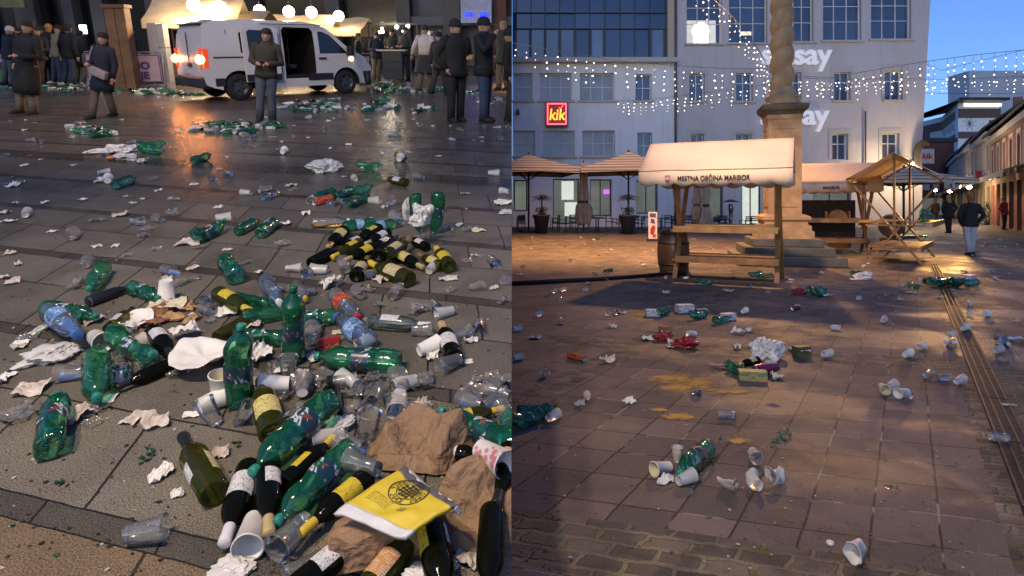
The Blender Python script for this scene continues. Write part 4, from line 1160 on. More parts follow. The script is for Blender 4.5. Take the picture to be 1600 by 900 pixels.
def barrier(x0, x1, y0, y1, Y, label, txt):
    a, b, c, d = lrect(x0, y0, x1, y1, Y)
    W_, H_ = b - a, 1.12
    o = empty('crowd_barrier', LM @ T((a + b) / 2, Y, 0) @ RZ(R(8))); tag(o, label, 'barrier')
    f_ = MB(); P = [(-W_ / 2, 0, .12), (-W_ / 2, 0, H_ - .1), (-W_ / 2 + .1, 0, H_), (W_ / 2 - .1, 0, H_), (W_ / 2, 0, H_ - .1), (W_ / 2, 0, .12), (-W_ / 2, 0, .12)]
    f_.tube(P, .022, 8)
    for s_ in (-1, 1): f_.box((s_ * W_ * .4, 0, .03), (.05, .6, .05)); f_.box((s_ * W_ * .4, 0, .09), (.04, .04, .1))
    put('frame', f_.mesh('frame', mat('galvanised_steel', (.35, .35, .38), .4, metal=.6)), o)
    bn = MB()
    n_ = 14
    bn.loft([[Vector((-W_ / 2 + .06 + (W_ - .12) * i / n_, -.03 + .012 * math.sin(i * 1.9), z)) for i in range(n_ + 1)] for z in (.2, H_ - .06)], 0, False, True, False)
    put('banner', bn.mesh('banner', mat('pink_banner', (.50, .36, .37), .7, .15, 4)), o)
    bp_ = MB()
    for z in (.215, H_ - .09): bp_.box((0, -.055, z), (W_ - .16, .006, .025))
    for x in (-W_ / 2 + .09, W_ / 2 - .09): bp_.box((x, -.056, (H_ + .12) / 2), (.022, .006, H_ - .36))
    put('banner_border', bp_.mesh('banner_border', mat('purple_print', (.11, .05, .22), .7)), o)
    for t_, z in txt: put('lettering', text_mesh(t_, .30, .004, _mats['purple_print'], 0, .014), o, T(.02, -.06, z) @ RX(R(90)) @ Matrix.Diagonal((1.15, 1, 1, 1)))
    return o


barrier(192, 250, 80, 130, 19.6, 'pink crowd barrier banner with purple letters between post and van', (('IO', .70), ('JE', .40)))
barrier(130, 148, 88, 124, 21.0, 'narrow pink barrier section behind the woman with the bag', ())

# canvas stalls with bulbs behind the van
M_tent = mat('lit_tent_canvas', (.40, .31, .20), .9, .15, 2)


def tent(px_, Y, wd, eave, ridge, label, rot=0, bulbs=((0, 0),), power=240):
    x, _ = LV(px_, 60, Y)
    t_ = empty('lit_stall_tent', LM @ T(x, Y, 0) @ RZ(R(rot))); tag(t_, label, 'market stall', 'lit canvas stalls behind the van')
    c = MB(); h_ = wd / 2
    for s_ in (-1, 1):
        c.loft([[Vector((-h_ + wd * i / 8, s_ * 1.2 * k, ridge + (eave - ridge) * k - .06 * math.sin(PI * k) + .03 * math.sin(i * 1.3))) for i in range(9)] for k in (0, .25, .5, .75, 1)] + [[Vector((-h_ + wd * i / 8, s_ * 1.22, eave - .28)) for i in range(9)]], 0, False, True, False)
    put('canvas', c.mesh('canvas', M_tent), t_)
    f_ = MB()
    for x_ in (-h_ + .1, h_ - .1):
        for y_ in (-1.05, 1.05): f_.beam((x_, y_, 0), (x_, y_, eave), .06, .06)
        f_.beam((x_, -1.05, .95), (x_, 1.05, .95), .04, .07, 0, (1, 0, 0))
    f_.box((0, -.8, .98), (wd - .3, .6, .05)); f_.box((0, -1.08, .6), (wd - .3, .03, .7))
    put('frame', f_.mesh('frame', M_woodd), t_)
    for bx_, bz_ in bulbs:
        put('bulb', MB().ico((bx_, -1.32, eave + bz_), .21, 3).mesh('bulb', mat('bare_bulb', (1, .9, .7), .4, emit=(1, .80, .50), estr=24)), t_)  # bulb made oversized, its glow put into the shape
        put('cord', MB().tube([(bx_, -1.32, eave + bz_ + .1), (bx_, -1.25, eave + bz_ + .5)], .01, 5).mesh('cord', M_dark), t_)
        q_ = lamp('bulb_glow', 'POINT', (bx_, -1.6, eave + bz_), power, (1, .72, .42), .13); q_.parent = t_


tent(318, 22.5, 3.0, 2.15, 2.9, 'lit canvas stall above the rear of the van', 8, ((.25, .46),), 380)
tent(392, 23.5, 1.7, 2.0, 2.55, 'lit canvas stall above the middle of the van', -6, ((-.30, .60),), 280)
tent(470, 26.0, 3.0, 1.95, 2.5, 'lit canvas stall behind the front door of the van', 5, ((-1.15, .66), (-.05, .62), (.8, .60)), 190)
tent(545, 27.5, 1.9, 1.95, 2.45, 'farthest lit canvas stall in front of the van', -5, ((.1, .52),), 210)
x, _ = LV(610, 60, 27.5)
gl_ = MB(); qq = random.Random(4)
for k in range(9): gl_.ico((x + qq.uniform(-.7, .9), 27.5, 1.95 + qq.uniform(-.12, .2)), qq.uniform(.05, .1), 1)
tag(put('lamp_cluster', gl_.mesh('lamp_cluster', mat('small_white_lamp', (1, .95, .85), .4, emit=(1, .88, .7), estr=12)), None, LM), 'cluster of small white lamps over the standing table', 'lamps')
tag(put('lamp_rail', MB().box((x + .1, 27.62, 2.2), (2.2, .08, .08)).box((x - .95, 27.62, 1.1), (.06, .06, 2.2)).box((x + 1.15, 27.62, 1.1), (.06, .06, 2.2)).mesh('lamp_rail', M_dark), None, LM), 'dark rail carrying the small lamps behind the standing table', 'rail')
q_ = lamp('bulb_glow', 'POINT', lw(x, 27.0, 2.0), 60, (1, .85, .66), .15)
x, _ = LV(95, 38, 30)
tag(put('phone_screen_sign', MB().box((x, 31.5, 2.05), (.34, .05, .42)).mesh('phone_screen_sign', mat('white_glow_sign', (.9, .95, 1), .4, emit=(.85, .95, 1), estr=5)), None, LM), 'small glowing white square sign over the crowd', 'lit sign')

# ---- van
VL = 4.75


def van():
    xa_, ya_ = L2(375, 157); hd = R(45)
    M = LM @ T(xa_, ya_, 0) @ RZ(hd) @ T(-.82, .78, 0)
    Sh = Matrix.Identity(4)
    v = empty('delivery_van', M); tag(v, 'white delivery van with open sliding door and glowing rear lamps', 'van')
    white = mat('van_white_paint', (.60, .60, .60), .3, .05, .6, coat=.5)
    dark = mat('van_black_plastic', (.018, .018, .019), .55, .2)
    glass = mat('van_glass', (.012, .016, .02), .05, .3, 1.5, coat=.7)
    prof = [(.20, .34), (.03, .42), (-.02, .62), (0, 1.2), (.05, 1.62), (.14, 1.84), (.40, 1.93), (1.4, 1.955), (2.65, 1.94), (3.05, 1.88), (3.30, 1.77), (3.92, 1.24), (4.25, 1.10), (4.52, .95), (4.68, .72), (4.72, .50), (4.62, .34), (4.45, .28)]
    R0 = .41
    wx = (.82, 3.78); wz = .335
    def y_at(z): return .925 - .13 * max(0, (z - 1.05) / .9) ** 1.6
    def nose(x): return .16 * max(0, (x - 3.7) / 1.0) ** 2
    bot = []
    for cx in (wx[1], wx[0]):
        for k in range(13):
            a_ = -.12 + (PI + .24) * k / 12
            bot.append((cx + R0 * math.cos(a_), wz + R0 * math.sin(a_)))
    outline = prof + bot
    doorhole = [(2.02, .50), (2.88, .50), (2.88, 1.70), (2.80, 1.78), (2.10, 1.80), (2.02, 1.72)]
    win_f = [(3.02, 1.12), (3.86, 1.12), (3.72, 1.26), (3.36, 1.60), (3.16, 1.69), (3.02, 1.70)]
    win_r = [(.92, 1.16), (1.86, 1.14), (1.86, 1.68), (1.0, 1.70), (.92, 1.62)]
    def side_panel(mb_, sgn, holes):
        bm = bmesh.new()
        edges = []
        for loop in [outline] + holes:
            # split long edges so the tumblehome curves
            pts = []
            for i, p in enumerate(loop):
                q2 = loop[(i + 1) % len(loop)]; n_ = max(1, int(abs(q2[1] - p[1]) / .2))
                for k in range(n_): pts.append((p[0] + (q2[0] - p[0]) * k / n_, p[1] + (q2[1] - p[1]) * k / n_))
            vs_ = [bm.verts.new((x, 0, z)) for x, z in pts]
            for i in range(len(vs_)): edges.append(bm.edges.new((vs_[i], vs_[(i + 1) % len(vs_)])))
        bmesh.ops.triangle_fill(bm, use_beauty=True, edges=edges)
        bm.verts.index_update()
        mb_.add([(q_.co.x, sgn * (y_at(q_.co.z) - nose(q_.co.x)), q_.co.z) for q_ in bm.verts], [[q_.index for q_ in f.verts] for f in bm.faces], 0, False)
        bm.free()
    b = MB(); side_panel(b, -1, [doorhole, win_f, win_r]); side_panel(b, 1, [win_f])
    n = 9
    for i in range(len(prof) - 1):
        p, q2 = prof[i], prof[i + 1]; mi = 0
        rings = []
        m_ = max(1, int(abs(q2[1] - p[1]) / .2))
        for k_ in range(m_ + 1):
            x_ = p[0] + (q2[0] - p[0]) * k_ / m_; z_ = p[1] + (q2[1] - p[1]) * k_ / m_
            yw = y_at(z_) - nose(x_)
            rings.append([Vector((x_ + (.14 * (1 - (t_ * 2 / n - 1) ** 2) if x_ > 3.2 else 0), -yw + 2 * yw * t_ / n, z_ + (.03 * (1 - (t_ * 2 / n - 1) ** 2) if z_ > 1.8 else 0))) for t_ in range(n + 1)])
        b.loft(rings, 1 if i == 10 else 0, False, True, False)
    b.box((2.3, 0, .36), (4.3, 1.5, .12), 2)
    b.box((3.0, 0, 1.1), (.05, 1.66, 1.4), 2); b.box((1.5, 0, .55), (2.9, 1.66, .06), 2); b.box((1.5, .84, 1.1), (2.9, .03, 1.2), 2); b.box((1.5, 0, 1.84), (2.9, 1.5, .03), 2)  # dark lining: the shade inside the van put into its colour
    body = put('body', b.mesh('body', [white, glass, dark]), v)
    se = MB().box((2.42, .25, .78), (.5, 1.0, .12)).box((2.16, .25, 1.12), (.12, 1.0, .62), 0, None).box((2.14, .0, 1.52), (.08, .26, .18)).box((2.14, .5, 1.52), (.08, .26, .18))
    o = put('seat', se.mesh('seat', mat('van_seat_cloth', (.06, .06, .065), .9, .2)), v); bv = o.modifiers.new('b', 'BEVEL'); bv.width = .03; bv.segments = 2
    put('seam', MB().box((1.94, -.931, 1.2), (.012, .012, 1.2)).box((2.45, -.915, 1.86), (2.0, .03, .02)).mesh('seam', dark), v)
    def pane(loop, name, off=.02, sgn=-1, par=v, m=glass):
        p_ = MB(); p_.add([(x, sgn * (y_at(z) - nose(x) - off), z) for x, z in loop], [tuple(range(len(loop)))]); return put(name, p_.mesh(name, m), par)
    pane(win_f, 'front_window'); pane(win_f, 'front_window', .02, 1); pane(win_r, 'rear_side_window')
    # seat and headrest seen through the open door
    # sliding door standing open along the flank
    sdo = MB(); xo = -1.08
    dp = [(2.02 + xo, .46), (2.92 + xo, .46), (2.92 + xo, 1.72), (2.84 + xo, 1.80), (2.08 + xo, 1.82), (2.02 + xo, 1.74)]
    dw = [(2.14 + xo, 1.16), (2.80 + xo, 1.16), (2.80 + xo, 1.66), (2.74 + xo, 1.70), (2.2 + xo, 1.71), (2.14 + xo, 1.66)]
    for yo in (-.10, -.155):
        sdo.add([(x, -(y_at(z)) + yo, z) for x, z in dp], [tuple(range(6))])
    for i in range(6):
        p, q2 = dp[i], dp[(i + 1) % 6]
        sdo.add([(p[0], -y_at(p[1]) - .10, p[1]), (q2[0], -y_at(q2[1]) - .10, q2[1]), (q2[0], -y_at(q2[1]) - .155, q2[1]), (p[0], -y_at(p[1]) - .155, p[1])], [(0, 1, 2, 3)])
    sd_ = put('sliding_door', sdo.mesh('sliding_door', white), v)
    pane(dw, 'window', -.160, -1, sd_)
    put('handle', MB().box((2.85 + xo, -.925 - .18, 1.02), (.05, .04, .2)).mesh('handle', dark), sd_)
    put('lower_trim', MB().box((2.47 + xo, -.925 - .17, .56), (.88, .03, .16)).mesh('lower_trim', dark), sd_)
    # front door lines, handle, trims
    tr = MB()
    for x, z0, z1 in ((2.93, .5, 1.75), (3.93, .85, 1.12), (.62, .62, 1.7)):
        tr.beam((x, -y_at(z0) + nose(x) - .001, z0), (x, -y_at(z1) + nose(x) - .001, z1), .012, .012)
    tr.box((1.1, -.929, 1.06), (1.7, .012, .03))
    put('panel_gap', tr.mesh('panel_gap', dark), v)
    put('door_handle', MB().box((3.08, -.945, 1.00), (.2, .04, .045)).mesh('door_handle', dark), v)
    put('side_trim', MB().box((3.0, -.937, .52), (.72, .03, .17)).mesh('side_trim', dark), v)
    mr = MB().box((3.86, -1.08, 1.18), (.14, .2, .26)).box((3.84, -.95, 1.10), (.06, .12, .05)); o = put('mirror', mr.mesh('mirror', dark), v); bv = o.modifiers.new('b', 'BEVEL'); bv.width = .04; bv.segments = 3
    o = put('rear_bumper', MB().box((.08, 0, .47), (.30, 1.82, .26)).box((.36, -.88, .47), (.30, .10, .26)).mesh('rear_bumper', dark), v); bv = o.modifiers.new('b', 'BEVEL'); bv.width = .05; bv.segments = 3
    fbm = MB(); fbm.loft([[Vector((4.44 + .22 * (1 - abs(t_) ** 2.5), t_ * .84, z)) for t_ in (-1, -.8, -.5, 0, .5, .8, 1)] + [Vector((4.60 + .26 * (1 - abs(t_) ** 2.5), t_ * .86, z)) for t_ in (1, .8, .5, 0, -.5, -.8, -1)] for z in (.22, .35, .62)], 0, True, True)
    fbm.box((4.36, -.80, .46), (.36, .09, .32))
    put('front_bumper', fbm.mesh('front_bumper', dark), v)
    lampm = mat('tail_lamp_lit', (.6, .12, .02), .3, emit=(1, .30, .05), estr=22); red = mat('tail_lamp_red', (.35, .02, .01), .3, emit=(1, .10, .02), estr=.5)
    for s_ in (-1, 1):
        tl = put('tail_light', MB().box((.012, s_ * .85, 1.04), (.10, .13, .46)).box((.08, s_ * .915, 1.04), (.10, .03, .46)).mesh('tail_light', red), v)
        put('lit_lens', MB().ico((-.03, s_ * .86, 1.02), .115, 2).mesh('lit_lens', lampm), tl)
        hl = put('headlight', MB().box((4.50, s_ * .72, .94), (.22, .20, .16)).mesh('headlight', mat('headlight_glass', (.25, .26, .28), .1, .2, coat=.6)), v)
    q_ = lamp('tail_lamp_glow', 'SPOT', (-.16, -.84, 1.02), 110, (1, .36, .07), .07, (-3.2, -.84, 0), 150, .6); q_.parent = v
    q_ = lamp('tail_lamp_glow', 'POINT', (-.12, .86, 1.02), 30, (1, .30, .08), .06); q_.parent = v
    put('turn_signal', MB().ico((3.96, -.925 + nose(3.96) - .006, .97), .07, 2, 0, (1, .3, .9)).mesh('turn_signal', mat('turn_signal_lit', (.9, .4, .05), .4, emit=(1, .52, .12), estr=14)), v)
    put('number_plate', MB().box((-.035, .18, .72), (.02, .52, .11)).mesh('number_plate', mat('plate_white', (.5, .5, .5), .5)), v)
    put('rear_door_gap', MB().box((-.008, 0, 1.1), (.02, .02, 1.1)).mesh('rear_door_gap', dark), v)
    put('rear_handle', MB().box((-.03, -.1, .88), (.04, .24, .08)).mesh('rear_handle', dark), v)
    tyre = mat('tyre_rubber', (.014, .014, .015), .8, .2); rim = mat('wheel_rim', (.10, .10, .11), .4, .2, metal=.5)
    for cx in wx:
        for s_ in (-1, 1):
            Mw = T(cx, s_ * .80, wz) @ RX(R(90 * s_))
            wh = empty('wheel', Mw); wh.parent = v
            put('tyre', MB().lathe([(.20, -.10), (.29, -.105), (.325, -.08), (.335, 0), (.325, .08), (.29, .105), (.20, .10)], 28).mesh('tyre', tyre), wh)
            r_ = MB().lathe([(.001, -.05), (.06, -.06), (.10, -.035), (.19, -.05), (.205, -.09)], 24)
            for k in range(5):
                a_ = k * 2 * PI / 5; r_.beam((.06 * math.cos(a_), .06 * math.sin(a_), -.07), (.19 * math.cos(a_), .19 * math.sin(a_), -.06), .06, .02)
            put('rim', r_.mesh('rim', rim), wh)
            ar = MB(); ar.lathe([(R0 - .01, -.10), (R0 - .01, .12), (.1, .12)], 24, 0, None, -.15, PI + .15)
            put('wheel_arch', ar.mesh('wheel_arch', dark), v, T(cx, s_ * .82, wz) @ RX(R(90)) if s_ > 0 else T(cx, s_ * .82, wz) @ RX(R(90)) @ Matrix.Diagonal((1, 1, -1, 1)))
    return v


van()


# ---- people
M_skin = mat('skin', (.42, .25, .18), .55, .06)
M_eye = mat('eye_dark', (.02, .015, .012), .3)
M_lip = mat('lip', (.28, .10, .08), .5)


def cloth(n, c): return mat('cloth_' + n, c, .85, .18, 9, bump=.25, bscale=14)


CL = {'black': cloth('black', (.012, .012, .013)), 'charcoal': cloth('charcoal', (.028, .027, .027)), 'navy': cloth('navy', (.012, .016, .032)), 'olive': cloth('olive', (.040, .036, .022)),
      'jeans': cloth('jeans', (.035, .052, .095)), 'greyjeans': cloth('greyjeans', (.075, .085, .11)), 'beige': cloth('beige', (.22, .18, .125)), 'tan': cloth('tan', (.13, .10, .07)), 'white': cloth('white', (.55, .48, .44)),
      'lightgrey': cloth('lightgrey', (.42, .44, .50)), 'red': cloth('red', (.26, .02, .03)), 'orange': cloth('orange', (.42, .16, .03)), 'brown': cloth('brown', (.06, .04, .028)), 'green': cloth('green', (.03, .035, .02)), 'shoe': cloth('shoe', (.015, .013, .012)), 'paleshoe': cloth('paleshoe', (.5, .48, .45)),
      'blonde': cloth('blonde', (.30, .20, .10)), 'hairdark': cloth('hairdark', (.018, .013, .010)), 'ginger': cloth('ginger', (.20, .085, .03))}


def person(M, label, H=1.75, arms='down', stride=.045, jacket='black', legs='black', shoe='shoe', hat=None, hair='hairdark', longhair=False, hem=.82, girth=1.0, turn=0.0, group=None, skirt=False, bald=False, lean=0.0):
    p = empty('person', M @ S(H / 1.75)); tag(p, label, 'person', group)
    A = {}
    for s_ in (-1, 1):
        mode = arms if isinstance(arms, str) else arms[0 if s_ < 0 else 1]
        sh = Vector((s_ * .185 * girth, .01, 1.425))
        if mode == 'down': e, w_ = Vector((s_ * .25 * girth, .05, 1.14)), Vector((s_ * .26 * girth, -.03, .89))
        elif mode == 'hold': e, w_ = Vector((s_ * .26 * girth, .02, 1.14)), Vector((s_ * .10, -.27, 1.12))
        elif mode == 'drink': e, w_ = Vector((s_ * .30, -.16, 1.22)), Vector((s_ * .07, -.23, 1.47))
        elif mode == 'out': e, w_ = Vector((s_ * .33, -.02, 1.17)), Vector((s_ * .42, -.12, .95))
        else: e, w_ = Vector((s_ * .31 * girth, .07, 1.14)), Vector((s_ * .20 * girth, -.06, .93))
        d = (w_ - e).normalized(); A[s_] = (sh, e, w_, w_ + d * .085, d)
    Lg = {}
    for s_ in (-1, 1):
        st_ = stride * s_
        Lg[s_] = (Vector((s_ * .085 * girth, 0, .93)), Vector((s_ * .095 * girth, st_ * .45 - .02, .50)), Vector((s_ * .105 * girth, st_ + (.05 if st_ > .05 else 0), .085 + (.05 if st_ > .15 else 0))))
    # one continuous body
    vs, es, rd = [], [], []
    def nd(v_, r_, par=None):
        vs.append(tuple(v_)); rd.append(r_)
        if par is not None: es.append((par, len(vs) - 1))
        return len(vs) - 1
    pel = nd((0, 0, .95), .12); spn = nd((0, 0, 1.14), .11, pel); ch = nd((0, 0, 1.34), .125, spn); nk = nd((0, .01, 1.47), .055, ch); nk2 = nd((0, .0, 1.53), .052, nk)
    ct, sn = math.cos(turn), math.sin(turn)
    def hd(x, y, z): return (x * ct - y * sn, x * sn + y * ct, z)
    for s_ in (-1, 1):
        h_ = nd(Lg[s_][0], .085, pel); k_ = nd(Lg[s_][1], .056, h_); a_ = nd(Lg[s_][2], .038, k_); nd(Lg[s_][2] + Vector((0, -.11, -.052)), .016, a_)
        sh_ = nd(A[s_][0], .055, ch); e_ = nd(A[s_][1], .042, sh_); w_ = nd(A[s_][2], .03, e_); nd(A[s_][3], .032, w_)
    bm_ = MB(); from_mesh(bm_, skin_mesh(vs, es, rd, 'b', None))
    # head: shaped skull with brow, nose, chin
    rings = []; nn = 18
    for i in range(15):
        t_ = i / 14; z = 1.505 + .235 * t_
        r_ = max(.004, math.sin(PI * min(1, max(0, .10 + .90 * t_))) ** .55) if t_ > 0 else .02
        prof = [.045, .062, .072, .078, .082, .084, .086, .088, .090, .090, .088, .082, .070, .048, .008][i]
        ring = []
        for k in range(nn):
            a_ = 2 * PI * k / nn - PI / 2; cx = prof * .88 * math.cos(a_); cy = prof * 1.12 * math.sin(a_) + .012
            f_ = max(0, -math.sin(a_)) ** 10
            nose_ = max(0, 1 - abs(z - 1.600) / .03); brow = max(0, 1 - abs(z - 1.645) / .02)
            cy -= f_ * (.020 * nose_ + .006 * brow - .004 * max(0, 1 - abs(z - 1.628) / .012)); cy -= .012 * max(0, 1 - abs(z - 1.522) / .03) * f_
            ring.append(Vector(hd(cx, cy, z)))
        rings.append(ring)
    bm_.loft(rings, 0, True, True)
    for s_ in (-1, 1):
        bm_.ico(hd(s_ * .034, -.083, 1.627), .0115, 1, 1, (1, .6, .7)); bm_.ico(hd(s_ * .082, .015, 1.61), .03, 1, 0, (.35, .6, 1))
    bm_.box(hd(0, -.083, 1.561), (.045, .014, .009), 2)
    # hands: five bent fingers each
    for s_ in (-1, 1):
        sh, e, w_, pa, d = A[s_]
        side = Vector((0, 0, 1)).cross(d)
        if side.length < .2: side = Vector((0, 1, 0))
        side.normalize(); nrm = d.cross(side).normalized()
        bm_.ico(w_ + d * .05, .04, 2, 0, (1, 1, 1.1))
        for k in range(4):
            o_ = side * (.024 - .016 * k); l_ = (.060, .072, .068, .052)[k]
            a1 = pa + o_; a2 = a1 + d * l_ * .5 + nrm * .006; a3 = a2 + (d * .55 - nrm * .8 * (1 if s_ > 0 else 1)).normalized() * l_ * .5
            bm_.tube([a1 - d * .03, a1, a2, a3], [.010, .0098, .009, .0065], 6)
        t0 = w_ + d * .03 + side * .028; bm_.tube([t0, t0 + side * .022 + d * .022, t0 + side * .024 + d * .055 - nrm * .01], [.013, .011, .008], 6)
    put('body', bm_.mesh('body', [M_skin, M_eye, M_lip]), p)
    # trousers
    t_ = MB()
    for s_ in (-1, 1):
        h_, k_, a_ = Lg[s_]
        rr = [.115 * girth, .098 * girth, .080, .074, .072]
        t_.tube([h_ + Vector((0, 0, .03)), h_.lerp(k_, .5), k_, k_.lerp(a_, .5), a_ + Vector((0, .0, -.02))], rr, 12)
    t_.lathe([(.11 * girth, .84), (.165 * girth, .90), (.165 * girth, 1.0), (.15 * girth, 1.06)], 18, 0, Matrix.Diagonal((1, .8, 1, 1)))
    put('trousers', t_.mesh('trousers', CL[legs]), p)
    s2 = MB()
    for s_ in (-1, 1):
        a_ = Lg[s_][2]
        rr = []
        for i, (yy, w2, hh) in enumerate(((.085, .034, .06), (.065, .050, .10), (0, .055, .115), (-.08, .054, .085), (-.15, .050, .065), (-.19, .030, .04))):
            rr.append([Vector((a_.x + w2 * math.cos(2 * PI * k / 10), a_.y + yy, a_.z - .085 + max(.002, hh * .5 + hh * .5 * math.sin(2 * PI * k / 10)))) for k in range(10)])
        s2.loft(rr, 0, True, True)
    put('shoes', s2.mesh('shoes', CL[shoe]), p)
    # jacket or coat
    j = MB(); nr = 22; rings = []
    prof = [(hem, .205, .165), (hem + .07, .21, .17), (.98, .195, .155), (1.12, .18, .145), (1.25, .20, .15), (1.36, .215, .145), (1.43, .195, .12), (1.475, .11, .085), (1.52, .075, .075), (1.535, .068, .07)]
    if hem < .75: prof = [(hem, .25, .21), (hem + .15, .24, .20), (.85, .22, .18)] + prof[2:]
    if skirt: prof = prof[2:]
    for z, rx_, ry_ in prof:
        rings.append([Vector((rx_ * girth * math.cos(2 * PI * k / nr) * (1 + .10 * noise.noise(Vector((k * .9, z * 9, H * 9)))), ry_ * girth * math.sin(2 * PI * k / nr) * (1 + .12 * noise.noise(Vector((k * .9, z * 9, H * 5)))), z)) for k in range(nr)])
    j.loft(rings, 0, True, True)
    for s_ in (-1, 1):
        sh, e, w_, pa, d = A[s_]
        j.tube([sh + Vector((-s_ * .06, 0, .015)), sh, sh.lerp(e, .5), e, e.lerp(w_, .5), w_ + d * .005], [.075, .082, .072, .066, .058, .050], 12)
    put('coat' if hem < .75 else 'jacket', j.mesh('jacket', CL[jacket]), p)
    if skirt:
        k_ = MB().lathe([(.30, .52), (.25, .75), (.19, 1.0), (.17, 1.06)], 20, 0, Matrix.Diagonal((1, .8, 1, 1))); put('tied_coat', k_.mesh('tied_coat', CL['charcoal']), p)
    hm = MB(); z0 = 1.655 if not hat else 1.648
    pr_ = [(.092, 0), (.097, .03), (.093, .065), (.075, .092), (.04, .108), (.002, .113)] if not hat else [(.098, -.012), (.101, .02), (.098, .05), (.088, .085), (.06, .115), (.022, .132), (.002, .135)]
    if not bald or hat:
        hm.lathe([(r_, z0 + z) for r_, z in pr_], 20, 0, RZ(turn) @ T(0, .014, 0) @ Matrix.Diagonal((.95, 1.16, 1, 1)))
        if not hat:
            rr = []
            for z, r_ in ((1.70, .094), (1.65, .098), (1.60, .094), (1.55, .080 if not longhair else .10)) + (((1.46, .12), (1.38, .10)) if longhair else ()):
                rr.append([Vector(hd(r_ * .95 * math.cos(PI * k / 12 * 1.1 - .16), r_ * 1.12 * math.sin(PI * k / 12 * 1.1 - .16) + .018, z)) for k in range(13)])
            hm.loft(rr, 0, False, True, False)
        elif hat: hm.lathe([(.1035, z0 - .014), (.107, z0 + .0), (.1035, z0 + .035)], 20, 0, RZ(turn) @ T(0, .014, 0) @ Matrix.Diagonal((.95, 1.16, 1, 1)))
        put('hat' if hat else 'hair', hm.mesh('hat' if hat else 'hair', CL[hat or hair]), p)
        if hat and longhair:
            h2 = MB(); rr = []
            for z, r_ in ((1.66, .098), (1.58, .10), (1.48, .115), (1.38, .09)):
                rr.append([Vector(hd(r_ * .95 * math.cos(PI * k / 12 * 1.2 - .3), r_ * 1.12 * math.sin(PI * k / 12 * 1.2 - .3) + .018, z)) for k in range(13)])
            h2.loft(rr, 0, False, True, False); put('hair', h2.mesh('hair', CL[hair]), p)
    return p, A


def personL(px_, py_, top, label, rz=0, hscale=1.0, **kw):
    x, y = L2(px_, py_); W_ = LM @ Vector((x, y, 0)); vt = (320 - top) / F
    H = (vt * W_.y - (W_.z - CAMZ)) / (math.cos(DEL) + vt * math.sin(DEL)) * hscale * (.975 if kw.get('hat') else 1)
    return person(stand('L', px_, py_, R(rz)), label, H, **kw), stand('L', px_, py_, R(rz)) @ S(H / 1.75)


def personR(px_, py_, top, label, rz=0, **kw):
    x, y = R2(px_, py_); H = (py_ - top) * y / F
    return person(stand('R', px_, py_, R(rz)), label, H, **kw), stand('R', px_, py_, R(rz)) @ S(H / 1.75)


VL_ = -20
personL(42, 179, 29, 'woman in a long black coat and beige trousers standing by the crowd', -10, arms=('pocket', 'hold'), jacket='black', legs='beige', hem=.42, hair='hairdark', longhair=True, turn=.1, girth=.98)
(pp_, A_), Mq = personL(160, 186, 49, 'woman in a dark coat walking with a pale shoulder bag', -5, arms=('hold', 'down'), stride=.16, jacket='navy', legs='tan', hem=.60, longhair=True, girth=.92)
bg_ = MB(); bg_.box((0, 0, 0), (.36, .12, .17)); o = put('shoulder_bag', bg_.mesh('shoulder_bag', mat('pale_bag_leather', (.26, .22, .22), .5, .15, 8, bump=.2)), None, Mq @ T(.12, -.26, .98) @ RY(R(14)))
bv = o.modifiers.new('b', 'BEVEL'); bv.width = .03; bv.segments = 3
tag(o, 'pale grey shoulder bag held by the walking woman in the dark coat', 'bag')
tag(put('bag_strap', MB().tube([(-.06, -.2, 1.02), (-.16, -.17, 1.2), (-.17, -.06, 1.44), (-.10, .02, 1.49)], .012, 6).mesh('bag_strap', _mats['pale_bag_leather']), None, Mq), 'strap of the pale bag over the walking woman\'s shoulder', 'strap')
(pp_, A_), Mq = personL(416, 191, 44, 'man in an olive jacket and jeans looking at his phone before the van', 8, arms='hold', jacket='olive', legs='greyjeans', hair='hairdark', hem=.86, girth=1.02)
tag(put('phone', MB().box((0, 0, 0), (.07, .012, .14)).mesh('phone', M_dark), None, Mq @ T(.02, -.36, 1.14) @ RX(R(50))), 'black phone held by the man before the van', 'phone')
(pp_, A_), Mq = personL(712, 190, 27, 'stout man in a black beanie and jacket holding a plastic cup', 35, arms=('pocket', 'hold'), jacket='black', legs='black', hat='black', hem=.80, girth=1.14, turn=.45)
cupM = Mq @ T(.10, -.36, 1.12)
tag(put('drink_cup', MB().lathe([(.001, -.06), (.03, -.06), (.042, .06), (.039, .06), (.028, -.055)], 14).mesh('drink_cup', mat('beer_cup', (.36, .25, .06), .3, .1)), None, cupM), 'yellowish drink cup held by the stout man in the beanie', 'cup')
(pp_, A_), Mq = personL(757, 190, 24, 'man in black jacket, blue jeans and pointed beanie raising his hand to his mouth', 62, arms=('drink', 'down'), jacket='black', legs='jeans', hat='black', hem=.80, girth=1.06, turn=.3)
personL(664, 143, 37, 'man in a white shirt walking off with a coat round his waist', 165, arms=('down', 'out'), stride=.14, jacket='white', legs='tan', hat='charcoal', skirt=True, hem=.9)
personL(686, 149, 48, 'person in dark clothes stepping behind the stout beanie man', 150, stride=.20, jacket='charcoal', legs='charcoal', hat='black', hem=.75)
personL(786, 141, 33, 'person in a green grey coat behind the man in blue jeans', -40, jacket='green', legs='tan', hair='blonde', hem=.7)
personL(796.5, 190, 42, 'dark figure cut off at the very edge beside the man in jeans', 80, jacket='black', legs='charcoal', hat='black', hem=.8, girth=.7)
